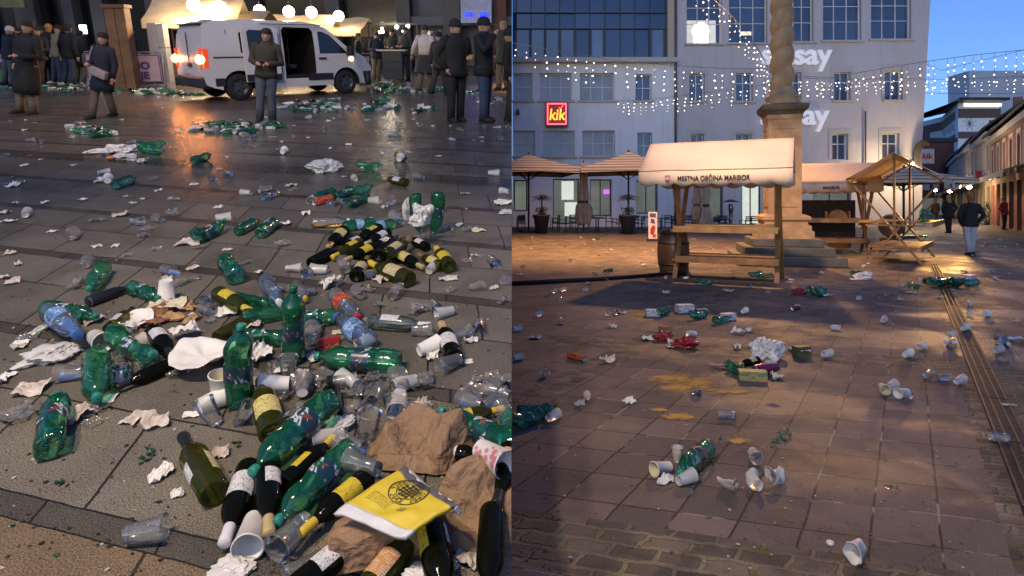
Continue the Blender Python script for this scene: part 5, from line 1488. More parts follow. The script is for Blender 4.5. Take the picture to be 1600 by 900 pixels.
for args in ((14, 134, 37, 'person with a white cap and blue scarf at the crowd edge', -20, dict(jacket='navy', legs='greyjeans', hat='white', hem=.8)),
             (58, 136, 40, 'person in dark clothes just behind the long black coat', 15, dict(jacket='charcoal', legs='brown', hair='hairdark', arms='hold')),
             (63, 131, 39, 'crowd member with dark hair and a purple grey face scarf', -10, dict(jacket='black', legs='black')),
             (75, 130, 34, 'crowd member wearing an orange knitted hat', 10, dict(jacket='charcoal', legs='black', hat='orange', hem=.5)),
             (90, 132, 38, 'crowd member in a jacket with a pale front and jeans', -25, dict(jacket='beige', legs='jeans', shoe='paleshoe')),
             (107, 134, 36, 'tall crowd member in black seen from behind', 170, dict(jacket='black', legs='jeans', shoe='paleshoe', hair='hairdark')),
             (125, 131, 46, 'crowd member in a dark parka with pale trousers', 160, dict(jacket='charcoal', legs='beige', shoe='paleshoe', hem=.6)),
             (28, 128, 42, 'crowd member half hidden behind the long black coat', 5, dict(jacket='black', legs='black')),
             (205, 118, 42, 'dark figure standing behind the pink barrier', 20, dict(jacket='navy', legs='black')),
             (588, 126, 48, 'person in dark jacket at the standing table, nearest the van', 30, dict(jacket='navy', legs='tan', arms='hold', hat='black')),
             (612, 124, 46, 'person at the middle of the standing table', 0, dict(jacket='charcoal', legs='black', arms='hold')),
             (633, 126, 42, 'tall person at the far end of the standing table', -30, dict(jacket='charcoal', legs='charcoal', hair='hairdark', arms='hold')),
             (560, 122, 52, 'dark figure passing before the farthest lit stall', 90, dict(jacket='black', legs='black')),
             (520, 118, 50, 'dark figure at the lit stall beyond the van nose', 40, dict(jacket='brown', legs='black')),
             (655, 118, 55, 'small dark figure far behind the man in the white shirt', 10, dict(jacket='charcoal', legs='charcoal')),
             (690, 117, 54, 'small figure far behind between white shirt and stout man', -10, dict(jacket='brown', legs='charcoal', hair='blonde'))):
    personL(*args[:5], **args[5])
# standing table
x, y = L2(616, 128)
st_ = empty('standing_table', LM @ T(x, y, 0)); tag(st_, 'dark standing table with a pale top among the drinkers', 'table')
put('tabletop', MB().box((0, 0, 1.14), (1.0, .6, .05)).mesh('tabletop', mat('pale_tabletop', (.5, .45, .38), .5)), st_)
put('stand', MB().box((0, -.05, .6), (.7, .4, 1.0)).box((0, -.26, .45), (.72, .02, .05)).box((0, -.26, .75), (.72, .02, .05)).mesh('stand', M_dark), st_)

personR(1516, 398, 304, 'man in a dark jacket and pale jeans walking away, nearest in the street', 172, arms='pocket', stride=.10, jacket='black', legs='lightgrey', hair='ginger', hem=.82, girth=1.05)
personR(1482, 364, 305, 'woman in black with fair hair walking up the street', 178, arms='pocket', stride=.08, jacket='black', legs='black', hair='blonde', longhair=True, hem=.70)
personR(1461, 354, 311, 'man in a black jacket and jeans farther up the street', 185, stride=.1, jacket='black', legs='jeans', hair='hairdark', hem=.8)
personR(1569, 359, 309, 'person in a dark red jacket walking alone by the houses', 20, arms='pocket', stride=.06, jacket='red', legs='black', hair='hairdark', hem=.82)

# ================================================================= LITTER
G_dark = film('wine_glass_dark', (.10, .11, .03), (.010, .011, .004), .45, .04, .45, 0.0)
G_olive = film('wine_glass_olive', (.42, .44, .12), (.10, .10, .015), .22, .04, .6, 0.0)
G_clear = film('clear_bottle_glass', (.80, .90, .84), (.35, .42, .38), .10, .04, 1.0)
PETG = film('green_pet', (.50, .90, .66), (.02, .30, .13), .17, .10, 1.1)
PETGD = film('dark_green_pet', (.30, .70, .46), (.012, .18, .08), .28, .12, 1.0)
PETC = film('clear_pet', (.93, .95, .95), (.6, .62, .63), .10, .10, 1.1)
PETB = film('blue_pet', (.74, .85, .97), (.36, .47, .64), .16, .10, 1.1)
CUPC = film('clear_cup_plastic', (.95, .95, .94), (.62, .61, .58), .16, .16, 1.1)
CUPM = film('milky_cup_plastic', (.88, .87, .85), (.80, .77, .72), .55, .25, .8)
BAGW = film('thin_white_bag', (.85, .85, .83), (.84, .82, .78), .74, .3, .6)
BAGR = film('thin_red_bag', (.75, .12, .12), (.40, .035, .04), .66, .2, .7)
P_white = mat('white_paper', (.76, .73, .67), .8, .10, 10, bump=.2)
P_cream = mat('cream_paper', (.62, .55, .38), .8, .08, 10)
P_dirty = mat('soiled_paper', (.58, .50, .42), .85, .35, 14, bump=.3)
P_brown = mat('brown_kraft_paper', (.27, .165, .09), .8, .14, 12)
_t = P_brown.node_tree; _N = NT(_t); _tc = _t.nodes.new('ShaderNodeTexCoord')
_h = None
for _sc in (16, 38):
    _v = _t.nodes.new('ShaderNodeTexVoronoi'); _v.feature = 'F1'; _v.distance = 'MANHATTAN'; _v.inputs['Scale'].default_value = _sc
    _w = _t.nodes.new('ShaderNodeVectorMath'); _w.operation = 'ADD'; _t.links.new(_tc.outputs['Object'], _w.inputs[0])
    _nn = _t.nodes.new('ShaderNodeTexNoise'); _nn.inputs['Scale'].default_value = 9; _t.links.new(_tc.outputs['Object'], _nn.inputs['Vector'])
    _m = _t.nodes.new('ShaderNodeVectorMath'); _m.operation = 'SCALE'; _m.inputs['Scale'].default_value = .09; _t.links.new(_nn.outputs['Color'], _m.inputs[0]); _t.links.new(_m.outputs[0], _w.inputs[1])
    _t.links.new(_w.outputs[0], _v.inputs['Vector'])
    _h = _v.outputs['Distance'] if _h is None else _N.math('MULTIPLY_ADD', _v.outputs['Distance'], .45, _h)
_b = _t.nodes.new('ShaderNodeBump'); _b.inputs['Strength'].default_value = .6; _b.inputs['Distance'].default_value = .02
_t.links.new(_h, _b.inputs['Height']); _t.links.new(_b.outputs[0], _t.nodes['Principled BSDF'].inputs['Normal'])
LB_w = label_mat('label_white', (.62, .61, .60), (.16, .15, .15))
LB_y = label_mat('label_yellow', (.62, .47, .03), (.10, .07, .01), thr=.66)
LB_c = label_mat('label_cream', (.55, .46, .24), (.16, .10, .04))
LB_p = label_mat('label_pale_yellow', (.60, .52, .18), (.14, .10, .03))
LB_o = label_mat('label_orange', (.55, .26, .08), (.55, .5, .42), thr=.55)
LB_b, _t, _p = new_mat('label_dark_blue'); _N = NT(_t); _tc = _t.nodes.new('ShaderNodeTexCoord'); _sp = _t.nodes.new('ShaderNodeSeparateXYZ'); _t.links.new(_tc.outputs['Object'], _sp.inputs[0])
_an = _N.math('ARCTAN2', _sp.outputs['Y'], _sp.outputs['X'])
_f = _N.noise(_N.comb(_N.math('MULTIPLY_ADD', _sp.outputs['Z'], 26, _N.math('MULTIPLY', _an, 1.5)), _N.math('MULTIPLY', _an, 1.1), _N.math('MULTIPLY', _sp.outputs['Z'], 9)), 1.0, 2, .6, 1.2)
_g = _N.noise(_N.comb(_N.math('MULTIPLY', _an, .8), _N.math('MULTIPLY', _sp.outputs['Z'], 30), 5.0), 1.0, 1)
_c = _N.mix(_N.rng(_f, .60, .63), (.012, .040, .060), (.50, .55, .58)); _c = _N.mix(_N.math('GREATER_THAN', _g, .66), _c, (.22, .05, .03))
_t.links.new(_c, _p.inputs['Base Color']); _p.inputs['Roughness'].default_value = .3
LB_lb = label_mat('label_light_blue', (.10, .25, .50), (.7, .75, .85), thr=.6)
LB_r = label_mat('label_red', (.40, .02, .02), (.7, .5, .1), thr=.62)
CAPS = {'black': mat('foil_black', (.012, .012, .012), .4), 'yellow': mat('foil_yellow', (.62, .43, .04), .45), 'cream': mat('foil_cream', (.45, .34, .16), .4), 'white': mat('foil_white', (.66, .64, .64), .5), 'red': mat('foil_red', (.16, .012, .012), .4), 'gold': mat('foil_gold', (.40, .27, .09), .4, metal=.5)}
C_teal = mat('teal_cap', (.02, .22, .17), .4); C_green = mat('green_cap', (.01, .12, .06), .4); C_red = mat('red_cap', (.45, .02, .03), .4); C_blue = mat('blue_cap', (.05, .14, .40), .4); C_yel = mat('yellow_cap', (.6, .42, .03), .4)
_protos = {}


def crushfn(seed, amt, L, bend=0.0, twist=0.0):
    def fn(v):
        t = v.z / L
        g_ = amt * (.55 + .9 * noise.noise(Vector((seed * 3.1, t * 3.2, 0)))) * max(0, min(1, 1.15 - abs(t - .45) * 1.4))
        a_ = twist * t
        x, y = v.x * math.cos(a_) - v.y * math.sin(a_), v.x * math.sin(a_) + v.y * math.cos(a_)
        y *= max(.22, 1 - g_); x *= 1 + .35 * g_
        d = noise.noise(Vector((v.x * 30, v.y * 30 + seed, v.z * 22))) * .012 * amt * 1.6
        r_ = math.hypot(x, y) + 1e-6
        x += x / r_ * d; y += y / r_ * d
        x += bend * L * (t - .5) ** 2 * 2
        return Vector((x, y, v.z))
    return fn


def proto(kind, *a):
    key = (kind,) + a
    if key in _protos: return _protos[key]
    parts = []; L = .3; rad = .03
    def P(n, mb, m, par=None): parts.append((n, mb.mesh(n, m), par))
    if kind == 'wine':
        glass, lab, cap = a; L = .305; rad = .037
        P('glass', MB().lathe([(.001, .012), (.025, .004), (.033, 0), (.0368, .006), (.037, .02), (.037, .178), (.0355, .194), (.029, .212), (.019, .230), (.0148, .244), (.0140, .270), (.0140, .288), (.016, .289), (.016, .297), (.012, .299), (.001, .299)], 28), {'d': G_dark, 'o': G_olive, 'c': G_clear}[glass])
        if lab:
            m = {'w': LB_w, 'y': LB_y, 'c': LB_c, 'p': LB_p, 'o': LB_o}[lab]
            P('label', MB().lathe([(.0375, .062), (.0376, .10), (.0376, .148)], 22, 0, None, -1.15, 1.15), m)
            P('back_label', MB().lathe([(.0375, .075), (.0376, .10), (.0376, .138)], 14, 0, None, PI - .7, PI + .7), LB_w if lab != 'o' else m)
        if cap: P('capsule', MB().lathe([(.0152, .240), (.0158, .250), (.0152, .270), (.0168, .288), (.0168, .301), (.0155, .303), (.001, .3035)], 18), CAPS[cap])
    elif kind == 'pet':
        matn, lab, seed, amt, bend = a; L = .345; rad = .048
        pf = [(.001, .014), (.02, .008), (.032, 0), (.042, .004), (.048, .02), (.0495, .04), (.0485, .048), (.0495, .056), (.0495, .098), (.0465, .108), (.0490, .120), (.0488, .185), (.0455, .196), (.0430, .206), (.0465, .222), (.0490, .240), (.0480, .258), (.0430, .277), (.034, .294), (.023, .309), (.0145, .318), (.0138, .326), (.0165, .328), (.0165, .331), (.0125, .332), (.0125, .335)]
        fn = crushfn(seed, amt, L, bend)
        b = MB().lathe(pf, 30).warp(lambda v: Vector((v.x * (1 + (.06 * math.cos(5 * math.atan2(v.y, v.x)) if v.z < .03 else 0)), v.y * (1 + (.06 * math.cos(5 * math.atan2(v.y, v.x)) if v.z < .03 else 0)), v.z))).warp(fn)
        P('body', b, {'g': PETG, 'd': PETGD, 'c': PETC, 'b': PETB}[matn])
        if lab: P('label', MB().lathe([(.0497, .118), (.0499, .150), (.0495, .186)], 30).warp(fn), {'b': LB_b, 'r': LB_r, 'l': LB_lb}[lab])
        P('cap', MB().lathe([(.0165, .332), (.0172, .335), (.0172, .348), (.0155, .351), (.001, .351)], 18).warp(fn), {'g': C_teal, 'd': C_green, 'c': C_red, 'b': C_blue}[matn])
    elif kind == 'water':
        matn, lab, seed, amt, capm = a; L = .225; rad = .032
        pf = [(.001, .006), (.02, 0), (.030, .004), (.0325, .02), (.030, .03), (.0325, .04), (.030, .05), (.0325, .06), (.0325, .12), (.030, .128), (.0325, .136), (.031, .155), (.024, .180), (.0135, .198), (.0125, .208), (.0125, .212)]
        fn = crushfn(seed, amt, L)
        P('body', MB().lathe(pf, 24).warp(fn), {'b': PETB, 'c': PETC, 'g': PETG}[matn])
        if lab: P('label', MB().lathe([(.0331, .062), (.0332, .09), (.0331, .119)], 24).warp(fn), {'l': LB_lb, 'r': LB_r, 'b': LB_b}[lab])
        P('cap', MB().lathe([(.0145, .208), (.0150, .211), (.0150, .223), (.013, .225), (.001, .225)], 16).warp(fn), {'b': C_blue, 'r': C_red, 'y': C_yel, 'w': CAPS['white']}[capm])
    elif kind == 'flask':
        L = .27; rad = .036
        P('body', MB().lathe([(.001, 0), (.033, 0), (.036, .005), (.036, .17), (.033, .195), (.022, .225), (.02, .235)], 24), mat('flask_black', (.012, .012, .013), .35, .1, coat=.2))
        P('cap', MB().lathe([(.0205, .236), (.0215, .24), (.0215, .268), (.019, .27), (.001, .27)], 20), mat('steel', (.5, .5, .5), .25, .05, metal=1.0))
        P('base_ring', MB().lathe([(.0362, .004), (.0362, .012)], 24), _mats['steel'])
    elif kind == 'cup':
        m, seed, amt = a; L = .105; rad = .036
        pf = [(.001, .004), (.024, .003), (.026, 0), (.0265, .004), (.029, .03), (.0300, .032), (.0345, .08), (.0355, .083), (.0370, .102), (.0388, .104), (.0388, .107), (.0365, .107)]
        P('cup', MB().lathe(pf, 26).warp(crushfn(seed, amt, L, amt * .35)), {'c': CUPC, 'm': CUPM}[m])
    elif kind == 'pcup':
        pat, seed, amt = a; L = .105; rad = .038
        fn = crushfn(seed, amt, L, amt * .3)
        if pat == 'heart':
            m, t, p_ = new_mat('pink_spot_paper'); N = NT(t); tcn = t.nodes.new('ShaderNodeTexCoord')
            vo = t.nodes.new('ShaderNodeTexVoronoi'); vo.inputs['Scale'].default_value = 42; t.links.new(tcn.outputs['Object'], vo.inputs['Vector'])
            t.links.new(N.mix(N.math('LESS_THAN', vo.outputs['Distance'], .38), (.66, .62, .60), (.60, .22, .26)), p_.inputs['Base Color'])
        elif pat == 'silver': m = mat('printed_grey_cup', (.16, .14, .13), .4, .5, 25)
        elif pat == 'print': m = label_mat('printed_white_cup', (.66, .64, .60), (.30, .10, .10), 30, .80)
        else: m = P_white
        P('sleeve', MB().lathe([(.028, 0), (.0285, .002), (.039, .103), (.0415, .1035), (.0415, .107), (.0385, .1075)], 26).warp(fn), m)
        P('lining', MB().lathe([(.038, .104), (.0278, .010), (.001, .009)], 26).warp(fn), P_cream if pat in ('plain', 'cream') else P_white)
        P('bottom', MB().lathe([(.0283, .004), (.001, .005)], 26).warp(fn), P_white)
    elif kind == 'can':
        c, seed, amt = a; L = .17; rad = .027
        fn = crushfn(seed, amt, L)
        P('can', MB().lathe([(.022, .003), (.0265, .012), (.0265, .150), (.022, .165)], 24).warp(fn), {'r': LB_r, 'o': mat('can_orange', (.55, .18, .05), .35, .3, 20, metal=.3), 'm': mat('can_purple', (.20, .02, .07), .3, .25, 20, metal=.4)}[c])
        al = mat('aluminium', (.6, .6, .6), .3, .05, metal=.9)
        P('can_base', MB().lathe([(.001, .006), (.02, .006), (.022, .003)], 24).warp(fn), al)
        P('can_lid', MB().lathe([(.022, .165), (.0225, .168), (.020, .163), (.001, .162)], 24).warp(fn), al)
    elif kind == 'napkin':
        m, seed, amt = a; L = .16; rad = .01; n = 22
        q_ = random.Random(seed); vs_, fs_ = [], []
        off = Vector((seed * 7.3, seed * 1.7, 0))
        for i in range(n + 1):
            for k in range(n + 1):
                u, v = i / n * 2 - 1, k / n * 2 - 1
                edge = 1 - .22 * abs(noise.noise(Vector((math.atan2(v, u) * 1.1, seed, 3))))
                p_ = Vector((u * .08 * edge, v * .08 * edge, 0))
                c1 = noise.voronoi(p_ * 26 + off)[0]; h_ = (c1[1] - c1[0]) * .030 + noise.noise(p_ * 14 + off) * .035 + .02
                fold = max(0, noise.noise(p_ * 7 + off * 2)) * .05
                p_.x *= 1 - .3 * amt; p_.y *= 1 - .45 * amt
                p_ += Vector((noise.noise(p_ * 20 + off), noise.noise(p_ * 20 + off + Vector((9, 0, 0))), 0)) * .022 * amt
                vs_.append((p_.x, p_.y, max(.002, (h_ + fold) * amt * 1.1)))
        for i in range(n):
            for k in range(n): fs_.append((i * (n + 1) + k, (i + 1) * (n + 1) + k, (i + 1) * (n + 1) + k + 1, i * (n + 1) + k + 1))
        P('paper', MB().add(vs_, fs_, 0, amt < .5), m)
    elif kind == 'plate':
        seed, = a; L = .23; rad = .01; rings = []
        for r_, z in ((.001, .004), (.03, .004), (.065, .004), (.075, .010), (.098, .018), (.112, .021)):
            rings.append([Vector((r_ * math.cos(k * PI / 18), r_ * math.sin(k * PI / 18), z + 2.0 * (r_ * math.cos(k * PI / 18 + seed)) ** 2 + .3 * r_ * noise.noise(Vector((k * .3, r_ * 20, seed))))) for k in range(36)])
        P('plate', MB().loft(rings, 0, False, True), P_white)
    elif kind == 'bag':
        m, seed, sx, sy, sz = a; L = .3; rad = .01
        bm = bmesh.new(); bmesh.ops.create_icosphere(bm, subdivisions=5, radius=1); off = Vector((seed * 5.1, seed * 2.3, seed))
        vs_ = []
        for v in bm.verts:
            c = v.co.copy(); n1 = noise.noise(c * 1.3 + off) * .5; n2 = abs(noise.noise(c * 2.4 + off)) * .46; n3 = abs(noise.noise(c * 6 + off)) * .12; n4 = noise.voronoi(c * 5 + off)[0]; n5 = (n4[1] - n4[0]) * .07
            r_ = .85 + n1 - n2 - n3 + n5
            p_ = Vector((c.x * r_ * sx, c.y * r_ * sy, c.z * r_ * sz)); p_.z = max(p_.z, -sz * .55 + .02 * sz * n1) + sz * .55
            vs_.append(p_)
        b = MB(); b.add(vs_, [[v.index for v in f.verts] for f in bm.faces], 0, m not in (P_brown,)); bm.free()
        P('bag', b, m)
    elif kind == 'box':
        m, lx, ly, lz = a; L = lx; rad = lz / 2
        b = MB().box((0, 0, lz / 2), (lx, ly, lz)).warp(lambda v: v + Vector((noise.noise(v * 20), noise.noise(v * 20 + Vector((5, 0, 0))), 0)) * .008)
        P('box', b, m)
    elif kind == 'bread':
        m, seed = a; L = .14; rad = .02
        off = Vector((seed * 3, seed, 1)); b = MB().ico((0, 0, 0), 1, 4).warp(lambda v: Vector((v.x * .07, v.y * .035, max(-.004, v.z * .02) + .004)) * (1 + .5 * noise.noise(v * 2.2 + off) + .22 * noise.noise(v * 6 + off)))
        P('bread', b, m)
    _protos[key] = (parts, L, rad)
    return _protos[key]


LEFT = []


def spawn(spec, M, name, label, cat, group=None, side='L'):
    parts = proto(*spec)[0]
    if len(parts) == 1:
        o = put(name, parts[0][1], None, M)
    else:
        o = empty(name, M)
        for n, me, _ in parts: put(n, me, o)
    tag(o, label, cat, group)
    if side == 'L': LEFT.append(o)
    return o


NAMES = {'wine': ('wine_bottle', 'bottle'), 'pet': ('plastic_bottle', 'bottle'), 'water': ('water_bottle', 'bottle'), 'flask': ('steel_flask', 'flask'), 'cup': ('plastic_cup', 'cup'), 'pcup': ('paper_cup', 'cup'),
         'can': ('drink_can', 'can'), 'napkin': ('napkin', 'napkin'), 'plate': ('paper_plate', 'plate'), 'bag': ('carrier_bag', 'bag'), 'box': ('carton', 'carton'), 'bread': ('bread_scrap', 'food scrap')}


def lie(side, spec, ax, ay, bx, by, label, lift=0.0, group=None, smin=.85, smax=1.08, roll=None, k=1.0):
    """lay a bottle or cup on the ground with its foot at the first point and its neck at the second"""
    parts, L, rad = proto(*spec)
    h = rad + lift
    if spec[0] in ('cup', 'pcup'): smax = min(smax, 1.12); smin = max(smin, .95); k = min(k, 1.05)
    if spec[0] in ('cup', 'pcup') and side == 'R': k = .9
    A = Vector((*P2(side, ax, ay, h), 0)); B = Vector((*P2(side, bx, by, h), 0))
    d = B - A; s_ = max(smin, min(smax, d.length / L)) * k; C = (A + B) / 2
    phi = math.atan2(d.y, d.x)
    roll = rnd.uniform(-.6, .6) if roll is None else roll
    tilt = math.atan((.6 * rad) / L) if spec[0] in ('cup', 'pcup') else 0.0
    M = base(side) @ T(C.x, C.y, rad * s_ * .98 + lift) @ RZ(phi) @ RY(PI / 2 - tilt * .3) @ RZ(roll + PI) @ S(s_) @ T(0, 0, -L / 2)
    n, c = NAMES[spec[0]]
    return spawn(spec, M, n, label, c, group, side)


def up(side, spec, px_, py_, label, hpx=None, lift=0.0, group=None, tilt=0.0, rz=0.0, flip=False):
    parts, L, rad = proto(*spec)
    x, y = P2(side, px_, py_, lift)
    M0 = base(side) @ T(x, y, lift)
    if side == 'L': M0 = M0 @ RY(-uprightL(x, y))
    s_ = 1.0
    if hpx:
        D = (M0 @ Vector((0, 0, 0))).y; s_ = hpx * D / F / L / (.92 if side == 'L' else 1)
        s_ = max(.8, min(1.25, s_))
    M = M0 @ RY(tilt) @ RZ(rz) @ S(s_)
    if flip: M = M @ T(0, 0, L) @ RX(PI)
    n, c = NAMES[spec[0]]
    return spawn(spec, M, n, label, c, group, side)


def flat(side, spec, px_, py_, wpx, label, rz=0.0, lift=0.0, group=None, name=None, cat=None, sy=1.0, sz=1.0, tilt=0.0):
    parts, L, rad = proto(*spec)
    x, y = P2(side, px_, py_, lift); D = (base(side) @ Vector((x, y, lift))).y
    s_ = wpx * D / F / L
    M = base(side) @ T(x, y, lift + .002) @ RZ(rz) @ RX(tilt) @ Matrix.Diagonal((s_, s_ * sy, s_ * sz, 1))
    n, c = NAMES[spec[0]]
    return spawn(spec, M, name or n, label, cat or c, group, side)


pg = lambda seed, amt=.25, lab='b', bend=0.0, m='g': ('pet', m, lab, seed, amt, bend)
# ---- big foreground heap (night square)
lie('L', pg(1, .12, 'b'), 512, 634, 404, 734, 'big green plastic bottle with a dark blue label leaning across the front heap', .03, k=1.12, smax=1.3)
lie('L', pg(2, .18, 'b'), 543, 706, 440, 808, 'big green plastic bottle with a teal cap under the yellow printed bag', .03, k=1.10, smax=1.3)
lie('L', ('wine', 'd', 'y', 'yellow'), 447, 752, 520, 682, 'dark wine bottle with a yellow label between the two big green bottles', .02, roll=-.9, smax=1.3)
lie('L', ('wine', 'd', 'w', 'cream'), 418, 722, 421, 838, 'dark wine bottle with white back label and cream capsule pointing to the viewer', .02, roll=PI - .6, smax=1.35)
lie('L', ('wine', 'd', 'w', 'white'), 390, 730, 350, 852, 'dark wine bottle with white label and white capsule at the heap edge', .0, roll=-.1, smax=1.35)
lie('L', ('wine', 'd', 'y', 'yellow'), 575, 742, 468, 832, 'dark wine bottle with yellow label and yellow capsule below the yellow bag', .02, roll=-.5, smax=1.4)
lie('L', ('wine', 'o', 'c', 'black'), 337, 776, 286, 684, 'olive wine bottle lying alone on the slab beside the heap', .0, roll=1.6, smax=1.35)
lie('L', ('wine', 'o', 'p', None), 428, 686, 406, 596, 'olive wine bottle with a pale yellow label behind the long green bottle', 0, roll=0, smax=1.35)
lie('L', ('wine', 'd', 'w', 'black'), 521, 650, 515, 590, 'dark wine bottle with a small white label pointing away behind the heap', 0, roll=2.2, smax=1.2)
lie('L', pg(3, .45, 'b', .1), 812, 700, 690, 648, 'crushed green bottle with a dark label beside the brown paper', .03)
lie('L', ('wine', 'o', 'y', 'yellow'), 705, 655, 770, 640, 'olive wine bottle with yellow capsule behind the crumpled brown paper', .01, roll=.4)
lie('L', ('wine', 'd', 'w', 'black'), 690, 700, 745, 712, 'black wine bottle wedged under the crumpled brown paper', .0)
lie('L', ('wine', 'd', 'y', 'black'), 676, 838, 690, 910, 'black wine bottle under the yellow bag facing the bottom edge', .02, roll=1.6, k=1.35, smax=1.5)
lie('L', ('wine', 'd', None, 'black'), 768, 826, 764, 905, 'black wine bottle with a thin neck at the bottom corner of the heap', .03, k=1.2, smax=1.4)
lie('L', ('wine', 'o', 'o', 'gold'), 588, 905, 640, 840, 'wine bottle with an orange label at the bottom of the heap', .0, roll=-.3, k=1.2, smax=1.4)
lie('L', ('wine', 'd', 'o', 'black'), 797, 700, 776, 780, 'dark bottle with orange and yellow label under the pink spotted cup', .05, roll=0, k=1.1)
lie('L', ('wine', 'd', 'w', 'black'), 512, 880, 560, 840, 'dark bottle showing its grey base under the torn brown paper', .01, k=1.2)
lie('L', pg(14, .3, None), 785, 700, 800, 640, 'green bottle half cut by the picture edge above the pink cup', .0)
lie('L', ('pcup', 'heart', 1, .05), 748, 700, 790, 730, 'white paper cup with pink spots on the heap', .10, k=1.0, smax=1.2)
lie('L', ('pcup', 'print', 2, .08), 400, 806, 386, 866, 'white paper cup with a red mark lying mouth forward at the heap edge', .0, k=.98, smax=1.15)
lie('L', ('cup', 'c', 3, .10), 478, 815, 435, 862, 'clear plastic cup lying by the yellow capsule', .0, k=1.3, smax=1.5)
lie('L', ('cup', 'c', 4, .15), 502, 872, 450, 905, 'clear plastic cup on the bottom edge of the heap', .0, k=1.3, smax=1.5)
lie('L', ('cup', 'c', 5, .3), 566, 702, 530, 690, 'clear cup squeezed above the second green bottle', .05, k=1.25, smax=1.5)
up('L', ('cup', 'c', 6, .12), 572, 690, 'ribbed clear cup standing behind the long green bottle', 48, 0, tilt=.1)
lie('L', ('cup', 'c', 7, .3), 590, 735, 545, 722, 'clear cup crushed beneath the crumpled brown paper', .04, k=1.3, smax=1.5)
lie('L', ('cup', 'c', 8, .2), 470, 640, 455, 670, 'clear cup leaning by the pale yellow labelled bottle', .0, k=1.2)
lie('L', ('cup', 'c', 9, .1), 745, 630, 725, 625, 'clear cup lying behind the yellow capsule bottle', 0, k=1.2)
lie('L', ('cup', 'c', 10, .1), 800, 655, 785, 640, 'clear cup at the edge behind the green bottle', 0, k=1.2)
flat('L', ('bag', BAGW, 3, .15, .10, .07), 672, 905, 95, 'crumpled clear white bag at the bottom edge of the heap', .3)
flat('L', ('bag', BAGW, 4, .15, .11, .06), 528, 672, 60, 'white plastic bag tucked behind the second green bottle', .9)
flat('L', ('bag', BAGW, 5, .15, .12, .03), 366, 893, 80, 'clear film bag at the bottom edge beside the white cup', .2)
flat('L', ('napkin', P_dirty, 3, .9), 657, 637, 42, 'soiled cream napkin twisted behind the crumpled brown paper', .4)
flat('L', ('napkin', P_dirty, 5, .6), 735, 872, 60, 'crumpled beige food paper among the black bottles', 1.2)
flat('L', ('napkin', P_dirty, 8, .7), 470, 815, 30, 'white paper scrap caught under the yellow capsule', 1.2)


# crumpled kraft paper: a folded sheet with sharp creases
def crumple(name, px_, py_, outline, H, seed, label, cat, mat_=P_brown, crease=.055, rz=0.0, lift=0.0, sx=1.0):
    x, y = L2(px_, py_); M = LM @ T(x, y, lift) @ RZ(rz)
    n = 46; qf = random.Random(seed); folds = []
    for i_ in range(9):
        an_ = qf.uniform(0, PI); wl_ = qf.choice((.22, .16, .12, .08)); folds.append((math.cos(an_), math.sin(an_), wl_, qf.uniform(0, 2), crease * wl_ * 4.2))
    off = Vector((seed * 11.3, seed * 3.7, seed)); vs_ = []
    a, b = outline
    for i in range(n + 1):
        for k in range(n + 1):
            u, v = i / n * 2 - 1, k / n * 2 - 1
            ru = u * math.sqrt(1 - v * v * .35); rv = v * math.sqrt(1 - u * u * .35)
            ed = 1 + .22 * noise.noise(Vector((u * 1.5, v * 1.5, seed)))
            p_ = Vector((ru * a * ed, rv * b * ed, 0)); q_ = p_ * 9 + off
            q_ += Vector((noise.noise(p_ * 6 + off), noise.noise(p_ * 6 + off + Vector((4, 4, 0))), 0)) * .5
            dome = max(0, 1 - (u * u + v * v) * .55)
            wv = Vector((noise.noise(p_ * 4 + off), noise.noise(p_ * 4 + off + Vector((7, 0, 0))), 0)) * .05
            fz = 0.0
            for (dx_, dy_, wl_, ph_, am_) in folds:
                t_ = ((p_.x + wv.x) * dx_ + (p_.y + wv.y) * dy_) / wl_ + ph_
                fz += am_ * (abs(t_ % 2 - 1) - .5)
            z = H * dome ** .45 * .85 + fz * (.35 + .65 * dome) + noise.noise(p_ * 5 + off) * .03
            edge = max(abs(u), abs(v)); z *= 1 - .75 * max(0, edge - .75) / .25
            vs_.append((p_.x * sx + noise.noise(q_ * .8) * .02, p_.y + noise.noise(q_ * .8 + Vector((3, 1, 0))) * .02, max(.012, z)))
    fs_ = []
    for i in range(n):
        for k in range(n):
            a0 = i * (n + 1) + k; a1 = a0 + n + 1
            if (i + k) % 2: fs_ += [(a0, a1, a1 + 1), (a0, a1 + 1, a0 + 1)]
            else: fs_ += [(a0, a1, a0 + 1), (a1, a1 + 1, a0 + 1)]
    o = put(name, MB().add(vs_, fs_, 0, False).mesh(name, mat_), None, M)
    so_ = o.modifiers.new('s', 'SOLIDIFY'); so_.thickness = .0015
    tag(o, label, cat); LEFT.append(o); return o


crumple('paper_bag', 655, 705, (.18, .13), .11, 2, 'crumpled brown kraft paper bag standing up on top of the heap', 'paper bag', crease=.085, rz=-.25)
crumple('paper_bag', 742, 812, (.15, .14), .105, 5, 'flattened brown kraft bag under the white end of the yellow print', 'paper bag', crease=.07, rz=-.6)
crumple('paper_bag', 585, 858, (.15, .085), .13, 9, 'torn brown kraft paper in front of the yellow print', 'paper bag', crease=.085, rz=.25)


